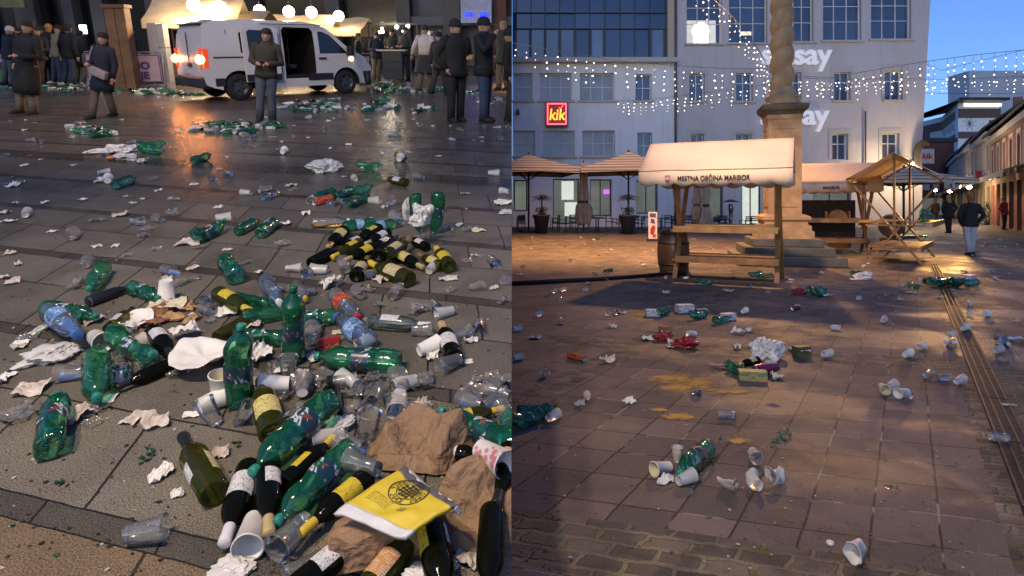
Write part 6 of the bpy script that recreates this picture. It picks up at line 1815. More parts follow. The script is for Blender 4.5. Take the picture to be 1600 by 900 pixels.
# the yellow printed bag lying over the heap
def yellow_bag():
    # corners on a raised tilted sheet, from the folded lower end to the grey printed end
    hh = .195
    c = {k: Vector((*L2(px_, py_, h), h)) for k, (px_, py_, h) in {'a': (521, 803, .15), 'b': (631, 838, .17), 'c': (722, 786, .20), 'd': (645, 724, .19)}.items()}
    org = (c['a'] + c['b'] + c['c'] + c['d']) / 4
    def surf(u, v, o=0.0):
        p_ = (c['a'] * (1 - u) + c['d'] * u) * (1 - v) + (c['b'] * (1 - u) + c['c'] * u) * v
        z = .008 * math.sin(PI * u) + .005 * math.sin(PI * v * 2 + u * 3) + .010 * noise.noise(Vector((u * 4, v * 4, 3))) - .03 * max(0, u - .9) / .1
        return p_ - org + Vector((0, 0, z + o))
    def strip(f, o=0.0, n=26, m_=18, mi=0, b=None):
        b = b or MB(); vs_ = []
        for i in range(n + 1):
            for k in range(m_ + 1):
                u, v = f(i / n, k / m_); vs_.append(surf(u, v, o))
        b.add(vs_, [(i * (m_ + 1) + k, (i + 1) * (m_ + 1) + k, (i + 1) * (m_ + 1) + k + 1, i * (m_ + 1) + k + 1) for i in range(n) for k in range(m_)], mi, True); return b
    root = empty('printed_bag', LM @ T(*org)); tag(root, 'yellow printed paper bag with round black emblem and grey white end on the heap', 'paper bag')
    yl = mat('print_yellow', (.60, .45, .03), .55, .05, 6, bump=.15); gr = mat('print_grey', (.085, .085, .085), .6, .4, 30); wh = mat('print_white', (.62, .62, .63), .6, .08, 20); bk = mat('print_black', (.03, .028, .02), .6)
    jag = lambda v: .80 + .025 * noise.noise(Vector((v * 7, 1, 0)))
    jag2 = lambda v: .90 + .05 * noise.noise(Vector((v * 11, 7, 0))) + .02 * math.sin(v * 40)
    b = strip(lambda s_, t_: (.16 + (jag(t_) - .16) * s_, t_)); strip(lambda s_, t_: (jag(t_) + (jag2(t_) - jag(t_)) * s_, t_), 0, 8, 60, 1, b); strip(lambda s_, t_: (jag2(t_) + (1 - jag2(t_)) * s_, t_), 0, 8, 60, 2, b); strip(lambda s_, t_: (.16 * s_, t_), 0, 6, 18, 2, b)
    o = put('sheet', b.mesh('sheet', [yl, gr, wh]), root); so_ = o.modifiers.new('s', 'SOLIDIFY'); so_.thickness = .012; so_.offset = 1
    # emblem: two rings, crossed centre, letters round the ring (read from the other side)
    cu, cv = .66, .42; asp = (c['d'] - c['a']).length / (c['b'] - c['a']).length
    R_ = .25
    def pol(r_, a_): return (cu + r_ / asp * math.cos(a_), cv + r_ * math.sin(a_))
    e = MB()
    for r0, r1 in ((.235, .248), (.150, .158)):
        vs_ = [surf(*pol(r_, 2 * PI * k / 40), .0025) for k in range(40) for r_ in (r0, r1)]
        e.add(vs_, [(2 * k, 2 * k + 1, (2 * k + 3) % 80, (2 * k + 2) % 80) for k in range(40)])
    for i in range(-2, 3):
        for k in range(-2, 3):
            if i * i + k * k > 5: continue
            x, y = i * .052, k * .052
            q = [(x - .021, y - .021), (x + .021, y - .021), (x + .021, y + .021), (x - .021, y + .021)]
            ca, sa = math.cos(.78 if (i + k) % 2 else .2), math.sin(.78 if (i + k) % 2 else .2)
            vs_ = [surf(cu + ((p[0] - x) * ca - (p[1] - y) * sa + x) / asp, cv + ((p[0] - x) * sa + (p[1] - y) * ca + y), .003) for p in q]
            e.add(vs_, [(0, 1, 2, 3)])
    txt = 'FAMILY · SINCE · VINARSKA ·'
    txt = 'FAMILY  SINCE  FAMILY  SINCE  '
    for i, ch in enumerate(txt):
        if ch == ' ': continue
        me = text_mesh(ch, .085, 0, None)
        a_ = -2 * PI * i / len(txt) + 2.2
        vs_ = []
        for v in me.vertices:
            rr = .193 + v.co.y; aa = a_ - v.co.x / .193
            vs_.append(surf(*pol(rr, aa), .0032))
        e.add(vs_, [list(p_.vertices) for p_ in me.polygons]); bpy.data.meshes.remove(me)
    put('emblem', e.mesh('emblem', bk), root)
    pr = MB(); q = random.Random(2)
    for k in range(5):
        for i in range(9):
            u = .30 + k * .028; v = .12 + i * .036; l_ = q.uniform(.01, .028)
            pr.add([surf(u, v, .0025), surf(u, v + l_, .0025), surf(u + .010, v + l_, .0025), surf(u + .010, v, .0025)], [(0, 1, 2, 3)])
    pr.add([surf(.34, .56, .0025), surf(.34, .66, .0025), surf(.42, .66, .0025), surf(.42, .56, .0025)], [(0, 1, 2, 3)])
    put('small_print', pr.mesh('small_print', mat('print_olive', (.30, .22, .02), .6)), root)
    LEFT.append(root)


yellow_bag()

# ---- middle heap around the plate
up('L', pg(4, .35, 'b', .05), 372, 634, 'standing green plastic bottle with a teal cap in front of the paper plate', 126, rz=.5)
up('L', pg(5, .22, 'b', .03, 'd'), 458, 566, 'taller standing green plastic bottle near the coloured packet', 116, rz=1.5)
lie('L', pg(6, .05, 'b'), 622, 566, 498, 558, 'intact green bottle with a blue and brown label lying across the slab', 0, roll=1.2, k=1.05)
lie('L', pg(7, .30, 'b'), 76, 708, 92, 614, 'green bottle with a blue label lying by two stained napkins', 0, k=1.05)
lie('L', pg(8, .25, None), 150, 556, 153, 628, 'green bottle with its cap toward the viewer beside the clear film bag', 0, k=1.1)
lie('L', pg(9, .5, 'b', .25), 178, 530, 252, 572, 'crushed green bottle lying across a dark bottle neck', .01, k=1.0)
lie('L', pg(10, .3, 'b'), 70, 482, 150, 494, 'green bottle behind the blue water bottle', .0)
lie('L', pg(11, .35, None), 166, 414, 137, 456, 'green bottle above the black flask', .0)
lie('L', pg(12, .3, 'b'), 204, 446, 248, 463, 'green bottle beside the steel cap of the flask', .0)
lie('L', pg(13, .3, None), 374, 466, 420, 474, 'green bottle behind the yellow labelled wine bottle', .0)
lie('L', pg(15, .45, None, .1), 412, 498, 450, 490, 'crushed green bottle behind the taller standing bottle', .0, m) if False else lie('L', pg(15, .45, None, .1), 402, 492, 452, 484, 'crushed green bottle behind the taller standing bottle', .0)
lie('L', pg(16, .3, 'b'), 470, 496, 518, 492, 'green bottle beside the taller standing bottle, cap to the clear cups', .0)
lie('L', pg(17, .3, 'b', 0, 'd'), 380, 524, 446, 526, 'dark green bottle with a striped label between the standing bottles', .0)
lie('L', ('flask',), 138, 470, 199, 448, 'matt black steel flask lying on the slab', 0)
lie('L', ('water', 'b', 'l', 1, .3, 'b'), 82, 496, 121, 528, 'blue water bottle with a blue cap on the clear film bag', .04, k=1.25, smax=1.4)
lie('L', ('water', 'b', 'l', 2, .2, 'b'), 574, 536, 529, 502, 'pale blue water bottle beside the clear white labelled bottle', 0, k=1.15, smax=1.4)
lie('L', ('water', 'c', 'r', 3, .15, 'r'), 526, 468, 558, 502, 'clear cola bottle with a red label and red cap', 0, k=1.15, smax=1.4)
lie('L', ('water', 'b', None, 4, .5, 'w'), 418, 446, 438, 482, 'crumpled pale blue bottle behind the taller standing bottle', .03, k=1.2, smax=1.4)
lie('L', ('water', 'c', None, 5, .4, 'y'), 462, 446, 478, 468, 'small clear bottle with a yellow cap', 0)
lie('L', ('wine', 'c', 'w', 'white'), 578, 502, 674, 509, 'clear glass bottle with white label and white capsule', 0, roll=-.3)
lie('L', ('wine', 'd', 'w', 'cream'), 709, 563, 689, 506, 'dark wine bottle with white label and cork lying alone by the white cups', 0, roll=0, k=1.1)
lie('L', ('wine', 'o', 'w', None), 170, 513, 207, 480, 'olive wine bottle with a white label beside the food scraps', .0, roll=-.7)
lie('L', ('wine', 'd', 'w', 'black'), 236, 512, 272, 562, 'dark wine bottle with a white label under the plate edge', .02, roll=-.2)
lie('L', ('wine', 'o', 'y', 'yellow'), 338, 458, 396, 490, 'olive wine bottle with yellow label and yellow capsule above the plate', .02, roll=-.2, k=1.1)
lie('L', ('wine', 'o', None, 'black'), 342, 524, 398, 492, 'plain olive wine bottle under the yellow capsule', .0, k=1.05)
lie('L', ('wine', 'd', None, 'black'), 258, 572, 205, 594, 'dark bottle neck poking out below the crushed green bottle', .0)
flat('L', ('plate', 1.0), 318, 560, 98, 'bent white paper plate soiled with food', .5, .05, sy=1.1)
flat('L', ('plate', 2.2), 208, 505, 62, 'stained white plate lying by the white labelled bottle', .2, .015, sy=.8)
flat('L', ('napkin', P_white, 11, .8), 290, 522, 56, 'white napkin tucked beside the paper plate', .8, .03)
flat('L', ('napkin', P_white, 12, .9), 402, 560, 62, 'crumpled white napkin behind the standing teal capped bottle', .3, .0)
flat('L', ('napkin', P_white, 13, .9), 355, 492, 40, 'white napkin behind the olive bottle', .3, .0)
for i, (x_, y_, w_, k_) in enumerate(((225, 492, 46, 1), (255, 485, 60, 2), (285, 478, 50, 3), (240, 505, 40, 4), (300, 500, 34, 5), (228, 525, 40, 6), (270, 497, 44, 7))):
    flat('L', ('bread', mat('torn_bread', (.40, .24, .11), .9, .4, 30, bump=.5) if k_ % 2 else mat('sauced_food', (.24, .10, .045), .8, .5, 40, bump=.5), k_), x_, y_, w_, 'torn piece of bread and meat on the soiled papers', k_ * .9, .008, group='food scraps by the plate')
flat('L', ('napkin', P_cream, 21, .5), 262, 480, 66, 'greasy cream wrapper lying over the food scraps', .15, .02, sy=.6)
flat('L', ('bag', BAGW, 11, .16, .13, .045), 78, 560, 92, 'clear film bag lying under the blue water bottle', .7)
flat('L', ('bag', BAGW, 12, .16, .05, .05), 62, 520, 40, 'torn white strip of film behind the clear film bag', 1.2)
flat('L', ('napkin', P_dirty, 31, .5), 48, 612, 52, 'stained white napkin near the lying green bottle', .3)
flat('L', ('napkin', P_dirty, 32, .8), 120, 655, 54, 'crumpled stained napkin between green bottle and empty slab', 1.0)
flat('L', ('napkin', P_dirty, 33, .8), 243, 664, 50, 'beige stained napkin alone on the empty slab', .4)
flat('L', ('napkin', P_white, 34, 1.0), 277, 775, 26, 'small crumpled white tissue on the joint below the olive bottle', .4)
flat('L', ('napkin', P_dirty, 35, .8), 345, 712, 32, 'small folded scrap beside the olive bottle', .4)
lie('L', ('cup', 'c', 21, .2), 202, 834, 250, 828, 'clear cup lying on the dark stone band', 0, k=1.2, smax=1.4)
lie('L', ('pcup', 'print', 5, .05), 140, 520, 170, 545, 'white paper cup beside the blue bottle cap', .01, k=1.2, smax=1.4)
lie('L', ('pcup', 'plain', 6, .08), 452, 600, 408, 604, 'white paper cup lying behind the pale yellow labelled bottle', 0, k=1.15, smax=1.4)
lie('L', ('pcup', 'silver', 7, .05), 468, 618, 480, 584, 'dark printed paper cup with its base toward the viewer', .01, k=.82, smax=1.1)
up('L', ('pcup', 'plain', 8, .05), 259, 470, 'white paper cup standing upside down behind the food scraps', 32, flip=True)
up('L', ('pcup', 'plain', 9, .05), 345, 628, 'white paper cup beside the standing teal capped bottle', 44)
lie('L', ('pcup', 'plain', 10, .25), 318, 632, 350, 620, 'square pressed white cup left of the standing bottle', 0, k=1.1)
up('L', ('cup', 'c', 22, .1), 372, 662, 'clear cup with its mouth up before the standing teal capped bottle', 36, tilt=.5, rz=2)
up('L', ('cup', 'c', 23, .1), 338, 662, 'clear cup tipped toward the empty slab', 40, tilt=-.5)
lie('L', ('cup', 'c', 24, .1), 128, 580, 92, 584, 'ribbed clear cup lying in front of the clear film bag', 0, k=1.25, smax=1.4)
lie('L', ('cup', 'c', 25, .1), 186, 560, 188, 592, 'clear cup mouth forward beside the capped green bottle', 0, k=1.25, smax=1.4)
up('L', ('cup', 'c', 26, .2), 450, 592, 'clear cup standing in front of the taller green bottle', 36)
lie('L', ('cup', 'c', 27, .3), 480, 540, 492, 508, 'clear cup next to the packet and taller bottle', 0, k=1.2)
flat('L', ('box', LB_r, .085, .055, .02), 514, 540, 34, 'small red white and black packet by the intact green bottle', .25)
flat('L', ('napkin', P_cream, 41, .35), 527, 520, 18, 'small cream scrap beside the pale blue bottle', .2)
lie('L', ('pcup', 'plain', 11, .1), 660, 545, 680, 538, 'white paper cup with a dark opening by the cork bottle', 0, k=1.1)
flat('L', ('napkin', P_white, 42, 1.0), 675, 562, 30, 'white tissue below the white cup by the cork bottle', .2)
flat('L', ('napkin', P_white, 43, .95), 515, 448, 40, 'twisted white napkin below the wine bottle pile', 1.1, sz=1.3)
flat('L', ('napkin', P_dirty, 44, .4), 700, 437, 34, 'folded printed leaflet beside the wine bottle pile', .2, sy=.6)
flat('L', ('napkin', P_white, 45, .4), 732, 566, 16, 'tiny white scrap past the cork bottle', .2)

# ---- pile of wine bottles
pile = [(537, 363, 513, 388, 'd', 'p', 'gold', 'topmost by the white bag side'), (566, 372, 528, 389, 'd', 'w', 'cream', 'second from the far end'), (592, 357, 556, 376, 'd', 'y', 'gold', 'far edge, yellow label up'), (606, 363, 572, 380, 'd', 'w', 'cream', 'white label up beside the far edge'),
        (610, 373, 577, 390, 'd', 'w', 'gold', 'white label in the middle of the pile'), (562, 380, 520, 402, 'o', 'y', 'yellow', 'yellow capsule and yellow label'), (585, 386, 540, 406, 'd', 'y', 'cream', 'yellow label beside the yellow capsule'), (487, 411, 528, 388, 'd', None, 'black', 'all black at the near end'),
        (592, 402, 622, 374, 'd', None, 'black', 'all black in the middle'), (603, 402, 640, 376, 'o', 'c', 'gold', 'cream label up in the middle'), (664, 384, 640, 372, 'd', 'w', 'gold', 'white label at the far right end'),
        (622, 398, 660, 418, 'd', 'p', 'cream', 'pale label crossing the others'), (690, 416, 655, 398, 'o', 'p', 'gold', 'pale yellow label at the outer end'), (702, 418, 682, 390, 'o', 'y', 'yellow', 'yellow capsule at the outer end'),
        (556, 432, 574, 404, 'd', 'c', 'gold', 'cream label toward the viewer'), (640, 440, 578, 414, 'o', 'c', 'yellow', 'long olive one with yellow capsule in front')]
for i, (ax, ay, bx_, by_, g_, l_, c_, w_) in enumerate(pile):
    lie('L', ('wine', g_, l_, c_), ax, ay, bx_, by_, 'wine bottle in the pile, ' + w_, .035 if i in (4, 6, 8, 9, 3) else .0, 'wine bottles piled together', roll=-.2 + .3 * (i % 3), k=1.06, smax=1.3)
lie('L', ('cup', 'c', 31, .1), 540, 425, 536, 408, 'clear cup with printed base in front of the wine bottle pile', 0, k=1.2, smax=1.4)
# ---- group under the white bag
up('L', pg(21, .4, 'b', .1, 'd'), 654, 364, 'dark green bottle standing head down under the white bag', 58, flip=True, tilt=-.12)
up('L', pg(22, .4, 'b', -.1, 'd'), 680, 366, 'dark green bottle leaning on its twin under the white bag', 62, flip=True, tilt=.12)
flat('L', ('bag', BAGW, 21, .16, .10, .16), 658, 352, 40, 'white plastic bag hung over two dark green bottles', .4, .16, sz=1.2)
flat('L', ('bag', BAGW, 22, .16, .06, .22), 638, 345, 26, 'torn strip of white bag hanging beside the dark green bottles', 1.1, .0, sz=1.4)
lie('L', pg(23, .35, 'l'), 545, 352, 585, 346, 'green bottle near the yellow drink bottle', 0)
lie('L', pg(24, .35, 'l'), 572, 356, 622, 347, 'green bottle with a light blue label above the wine pile', 0)
lie('L', ('water', 'c', None, 8, .2, 'w'), 494, 350, 540, 347, 'clear bottle lying with yellow drink inside', 0, k=1.3, smax=1.6)
x, y = L2(516, 351, .02); o = put('spilled_drink', MB().ico((0, 0, 0), 1, 3, 0, (.14, .035, .016)).mesh('spilled_drink', mat('yellow_drink', (.50, .27, .02), .15, .1, coat=.5)), None, LM @ T(x, y, .016)); tag(o, 'yellow drink pooled along the lying clear bottle', 'drink'); LEFT.append(o)
lie('L', pg(25, .5, None), 494, 308, 525, 296, 'crushed green bottle above the red cup', 0)
lie('L', pg(26, .3, 'b'), 524, 306, 552, 296, 'green bottle with yellow paper above the clear cups', 0)
lie('L', pg(27, .5, None, .2, 'd'), 546, 318, 572, 308, 'dark crushed green bottle beside the clear cups', 0)
lie('L', pg(28, .5, None, .2), 552, 298, 574, 294, 'small crushed green bottle behind the yellow paper', 0)
lie('L', ('can', 'r', 3, .4), 498, 316, 512, 312, 'crushed red can among the green bottles', 0, k=1.5, smax=1.8)
flat('L', ('napkin', P_cream, 51, .6), 545, 298, 14, 'yellow cream paper on the green bottles', .3, .06)
lie('L', ('wine', 'o', 'w', 'cream'), 640, 287, 594, 278, 'olive wine bottle with white label lying alone on the dark band', 0, k=1.05)
flat('L', ('bag', BAGW, 25, .16, .10, .06), 506, 268, 56, 'knotted white plastic bag on the far slabs', .2, sz=1.3)
lie('L', pg(29, .5, None, .2), 564, 258, 592, 259, 'crushed green bottle lying near the far small heap', 0)
lie('L', ('wine', 'd', 'y', 'black'), 616, 240, 640, 250, 'dark bottle in the small far heap of cups', 0)
lie('L', ('pcup', 'plain', 13, .1), 620, 252, 630, 244, 'white paper cup in the small far heap', 0, k=1.4, smax=1.6)
lie('L', ('pcup', 'plain', 14, .1), 438, 240, 448, 233, 'white paper cup alone on the far slabs', 0, k=1.2, smax=1.6)
lie('L', pg(31, .3, 'b'), 405, 364, 434, 344, 'green bottle lying by a white napkin', 0)
flat('L', ('napkin', P_white, 55, .8), 445, 352, 22, 'white napkin beside a lying green bottle', .2)
lie('L', pg(32, .3, None, 0, 'd'), 378, 356, 398, 346, 'dark green bottle behind the clear scraps', 0)
lie('L', pg(33, .35, 'b', .2), 304, 374, 352, 352, 'twisted green bottle at the end of the orange reflection', 0)
flat('L', ('napkin', P_dirty, 56, .4), 298, 380, 42, 'stained napkin beside the twisted green bottle', .2)
lie('L', pg(34, .2, None), 372, 437, 346, 402, 'plump green bottle alone above the yellow labelled wine bottle', 0, k=1.1)
lie('L', pg(35, .5, None), 214, 232, 262, 238, 'crushed green bottle at the end of the film heap', 0, k=1.2)
lie('L', pg(36, .6, None, .2), 225, 228, 250, 226, 'crushed green bottle on top of the film heap', .05, k=1.2)
lie('L', ('can', 'o', 1, .1), 170, 247, 191, 246, 'orange drink can in front of the film heap', 0, k=1.3, smax=1.5)
for i, (x_, y_, w_) in enumerate(((185, 238, 46), (205, 236, 40), (170, 240, 34), (200, 250, 40), (150, 240, 28), (222, 254, 24))):
    flat('L', ('bag', BAGW if i % 2 else P_white, 31 + i, .16, .10, .06), x_, y_, w_, 'crumpled film and paper in the far heap by the orange can', i, group='film in the far heap')
lie('L', pg(37, .4, None), 178, 290, 212, 278, 'green bottle lying among milky cups', 0)
lie('L', ('pcup', 'plain', 15, .1), 165, 288, 172, 274, 'paper cup tipped by the green bottle and milky cups', 0, k=1.5, smax=1.7)
flat('L', ('bag', BAGW, 41, .16, .1, .06), 162, 284, 26, 'crumpled milky film by the tipped paper cup', .3)
lie('L', pg(38, .5, None), 300, 252, 330, 242, 'crushed green bottle in the orange reflection', 0)
flat('L', ('napkin', P_dirty, 57, .8), 188, 338, 26, 'folded food paper alone on the wet slabs', .1)
lie('L', ('cup', 'c', 41, .1), 205, 345, 222, 346, 'clear cup lying by the folded food paper', 0, k=1.1)
flat('L', ('napkin', P_white, 58, .5), 787, 318, 40, 'white paper sheet at the seam of the two squares', .2)
flat('L', ('bag', BAGW, 42, .16, .12, .05), 792, 334, 28, 'white film crumpled at the seam below the paper sheet', .2)
flat('L', ('napkin', P_cream, 59, .5), 727, 304, 18, 'yellowish folded paper on the far slabs', .2, sy=.5)
flat('L', ('napkin', P_cream, 60, .4), 748, 362, 26, 'cream leaf shaped spoon paper lying alone', .2, sy=.5)
flat('L', ('napkin', P_dirty, 61, .7), 455, 292, 22, 'brown white paper above the clear cup group', .2)
for i, (x_, y_) in enumerate(((5, 335), (15, 348), (20, 292))):
    flat('L', ('napkin', P_cream if i == 0 else P_white, 62 + i, .7), x_, y_, 22, ['yellow food paper at the outer edge of the wet slabs', 'white crumpled paper below the yellow food paper', 'pale paper lying at the outer edge higher up'][i], .2)

# ---- small scattered litter of the night square
q = random.Random(21)


def taken(px_, py_): return any(x0 < px_ < x1 and y0 < py_ < y1 for x0, y0, x1, y1 in ((40, 440, 720, 640), (300, 580, 800, 900), (480, 355, 720, 450)))
def scat(side, px_, py_, kind_seed, label_group):
    """one small crushed cup, lid or scrap; the look is drawn from a few worn kinds"""
    label, group, spec, cat, nm, w_ = label_group
    x, y = P2(side, px_, py_); L_ = proto(*spec)[1]; rad = proto(*spec)[2]
    M = base(side) @ T(x, y, 0)
    if spec[0] in ('cup', 'pcup', 'pet', 'water', 'wine', 'can'):
        M = M @ T(0, 0, rad * w_ * .8) @ RZ(q.uniform(0, 6.28)) @ RY(PI / 2) @ RZ(q.uniform(0, 6.28)) @ S(w_) @ T(0, 0, -L_ / 2)
    else: M = M @ T(0, 0, .002) @ RZ(q.uniform(0, 6.28)) @ Matrix.Diagonal((w_, w_ * q.uniform(.5, 1), w_, 1))
    return spawn(spec, M, nm, label, cat, group, side)


def cupspec(): return ('cup', q.choice('ccm'), q.choice((51, 52, 53, 54, 55, 56)), q.choice((.15, .35, .6)))
SC = {
    'cup': lambda: ('small crushed clear plastic cup scattered on the wet slabs', 'clear cups scattered on the wet slabs', cupspec(), 'cup', 'plastic_cup', q.uniform(.9, 1.15)),
    'scrap': lambda: ('small white paper scrap scattered on the wet slabs', 'white scraps scattered on the wet slabs', ('napkin', q.choice((P_white, P_dirty)), q.choice((71, 72, 73, 74, 75)), q.choice((.4, .8))), 'paper scrap', 'paper_scrap', q.uniform(.35, .8)),
    'film': lambda: ('piece of clear film lying on the wet slabs', 'clear film pieces on the wet slabs', ('napkin', CUPC, q.choice((81, 82, 83)), q.choice((.5, .9))), 'plastic film', 'plastic_film', q.uniform(.5, 1.0)),
    'pet': lambda: ('crushed green bottle in the far litter heaps of the night square', 'crushed green bottles in the far heaps', pg(q.choice((91, 92, 93, 94)), .55, None, .2, q.choice('gd')), 'bottle', 'plastic_bottle', q.uniform(.85, 1.05)),
    'wine': lambda: ('dark wine bottle in the far litter heaps of the night square', 'dark bottles in the far heaps', ('wine', q.choice('do'), q.choice('wy'), 'black'), 'bottle', 'wine_bottle', 1.0),
    'hcup': lambda: ('pale crushed cup in the far litter heaps of the night square', 'pale cups in the far heaps', cupspec(), 'cup', 'plastic_cup', q.uniform(1.1, 1.5)),
    'hbag': lambda: ('white crumpled film in the far litter heaps of the night square', 'white film in the far heaps', ('bag', q.choice((BAGW, P_white)), q.choice((31, 33, 35)), .16, .10, .06), 'bag', 'carrier_bag', q.uniform(.5, 1.0)),
}
for (px_, py_, kd) in [(443, 385, 'film'), (480, 462, 'cup'), (205, 225, 'cup'), (48, 222, 'cup'), (65, 225, 'cup'), (9, 245, 'cup'), (10, 290, 'film'), (330, 283, 'cup'), (355, 275, 'cup'), (385, 305, 'cup'), (130, 313, 'scrap'), (198, 309, 'scrap'), (222, 312, 'scrap'), (248, 300, 'scrap'), (240, 282, 'film'),
                       (200, 400, 'film'), (245, 392, 'film'), (230, 360, 'film'), (150, 347, 'film'), (310, 388, 'film'), (350, 345, 'cup'), (385, 412, 'film'), (420, 312, 'cup'), (430, 308, 'cup'), (415, 300, 'cup'), (457, 300, 'film'), (585, 318, 'cup'), (600, 325, 'scrap'), (608, 322, 'cup'), (560, 332, 'film'), (535, 320, 'cup'), (520, 322, 'cup'), (490, 316, 'cup'),
                       (620, 345, 'cup'), (630, 352, 'film'), (655, 372, 'film'), (700, 360, 'film'), (690, 330, 'film'), (730, 410, 'film'), (745, 402, 'film'), (770, 415, 'cup'), (790, 442, 'film'), (460, 425, 'cup'), (480, 430, 'cup'), (455, 420, 'film'), (500, 428, 'cup'), (580, 435, 'cup'), (595, 440, 'scrap'), (675, 425, 'cup'), (705, 455, 'film'), (745, 455, 'film'), (560, 465, 'cup'), (575, 455, 'film'), (615, 465, 'cup'), (590, 480, 'film'),
                       (650, 490, 'film'), (680, 485, 'cup'), (695, 495, 'cup'), (660, 525, 'cup'), (720, 525, 'film'), (735, 535, 'scrap'), (770, 590, 'film'), (785, 600, 'film'), (750, 595, 'film'), (600, 615, 'film'), (570, 612, 'film'), (610, 640, 'film'), (540, 605, 'cup'), (565, 640, 'film'), (210, 655, 'scrap'), (300, 650, 'scrap'), (250, 745, 'scrap'), (170, 625, 'scrap'), (30, 650, 'film'), (210, 550, 'cup'), (280, 585, 'film'), (440, 660, 'scrap'), (300, 420, 'scrap'), (265, 430, 'cup'), (280, 445, 'film'), (128, 440, 'film'), (118, 450, 'film'),
                       (450, 570, 'cup'), (425, 578, 'film'), (395, 598, 'scrap'), (490, 560, 'scrap'), (330, 470, 'cup'), (322, 490, 'cup'), (30, 545, 'scrap'), (10, 590, 'scrap')]:
    scat('L', px_, py_, 0, SC[kd]())
for k in range(120):
    for _ in range(50):
        px_ = q.uniform(0, 798); py_ = 185 + 380 * q.random() ** 1.8
        if not taken(px_, py_): break
    scat('L', px_, py_, 0, SC[q.choice(('cup', 'scrap', 'film', 'scrap'))]())
for cx, cy, wx_, wy_, n_ in ((135, 205, 35, 5, 14), (505, 168, 75, 10, 44), (600, 172, 40, 6, 12), (612, 140, 42, 8, 46), (690, 140, 30, 6, 10), (740, 145, 30, 8, 12), (770, 158, 26, 6, 12), (340, 205, 40, 8, 16), (378, 202, 16, 10, 10), (225, 143, 42, 8, 26), (285, 148, 25, 5, 12), (90, 140, 40, 5, 18), (30, 140, 30, 4, 6), (420, 200, 14, 6, 6), (660, 175, 25, 10, 6), (560, 130, 30, 6, 8), (170, 210, 30, 4, 6)):
    for k in range(int(n_ * 1.5)):
        px_ = min(797, max(1, cx + q.gauss(0, .5) * wx_)); py_ = max(112, cy + q.gauss(0, .5) * wy_)
        scat('L', px_, py_, 0, SC[q.choice(('pet', 'hcup', 'hcup', 'hbag', 'pet', 'wine' if q.random() < .4 else 'hcup'))]())
for k in range(60):
    scat('L', q.gauss(420, 170), q.gauss(545, 55), 0, SC[q.choice(('cup', 'film', 'film', 'scrap'))]())
for k in range(26):
    scat('L', q.uniform(420, 790), q.uniform(600, 700), 0, SC[q.choice(('cup', 'film', 'film'))]())
# wet dark crumbs, leaf bits and stubs: nobody could count them
b = MB()
for k in range(900):
    px_ = q.uniform(0, 798); py_ = 190 + 705 * q.random() ** 1.3
    x, y = L2(px_, py_); r_ = q.uniform(.003, .011); a_ = q.uniform(0, 6.28); mi = q.choice((0, 0, 0, 1, 2))
    pts = [(x + r_ * q.uniform(.4, 1.1) * math.cos(a_ + j * 1.257), y + r_ * q.uniform(.4, 1.1) * math.sin(a_ + j * 1.257), .0012 + q.uniform(0, .004)) for j in range(5)]
    b.add(pts, [(0, 1, 2, 3, 4)], mi)
o = put('debris', b.mesh('debris', [mat('wet_crumb', (.02, .018, .014), .5), mat('pale_crumb', (.42, .38, .32), .8), mat('leaf_bit', (.02, .06, .02), .6)]), None, LM); tag(o, 'small wet crumbs and leaf bits strewn over the slabs', 'debris', None, 'stuff'); LEFT.append(o)
b = MB()
for (x0, y0, n_) in ((233, 708, 9), (222, 720, 5), (94, 755, 4), (370, 696, 3)):
    for k in range(n_):
        x, y = L2(x0 + q.uniform(-7, 7), y0 + q.uniform(-6, 6)); d = Vector((q.uniform(-1, 1), q.uniform(-1, 1), .2)).normalized() * .014; e = Vector((-d.y, d.x, .002)) * .6
        c = Vector((x, y, .006)); b.add([c - d, c + e, c + d, c - e], [(0, 1, 2, 3)])
o = put('leaf_scraps', b.mesh('leaf_scraps', mat('dark_salad_leaf', (.012, .06, .025), .5)), None, LM); tag(o, 'torn dark green leaf scraps on the empty slab', 'leaf scraps', None, 'stuff'); LEFT.append(o)

# ================================================================= LITTER OF THE DUSK SQUARE
RR = 'R'
lie(RR, ('pcup', 'cream', 3, .05), 1052, 727, 1016, 736, 'white paper cup with a cream inside lying beside the green bottle', 0, smax=1.6, k=1.15)
lie(RR, pg(61, .4, 'r'), 1106, 703, 1062, 742, 'crushed green bottle with a torn label beside the white paper cup', 0, smax=1.3)
up(RR, ('cup', 'm', 62, .1), 1058, 722, 'milky plastic cup standing mouth up behind the white paper cup', 24)
lie(RR, ('cup', 'm', 63, .1), 1056, 752, 1086, 742, 'milky plastic cup lying in front of the green bottle', 0, smax=1.5)
flat(RR, ('napkin', P_white, 64, .8), 1040, 757, 40, 'twisted white paper strip by the white paper cup', .4, sy=.35)
lie(RR, ('cup', 'm', 65, .3), 1172, 700, 1184, 724, 'crushed milky cup standing askew past the green bottle', 0, smax=1.5)
for i, (x_, y_) in enumerate(((1136, 756), (1178, 754), (1216, 746))): lie(RR, ('cup', 'm', 66 + i, (.9, .75, .85)[i]), x_ + (-12, 8, 10)[i], y_ + (-5, 8, -6)[i], x_ + (14, -6, -12)[i], y_ + (4, -8, 5)[i], ['flattened milky cup nearest the green bottle', 'flattened milky cup with a yellow bit', 'flattened cup with a cream rim beyond the yellow bit'][i], 0, smax=1.4)
lie(RR, ('pcup', 'print', 69, .85), 1346, 854, 1334, 878, 'squashed printed paper cup with a cream inside on the cobbles', 0, k=1.1, smax=1.4)
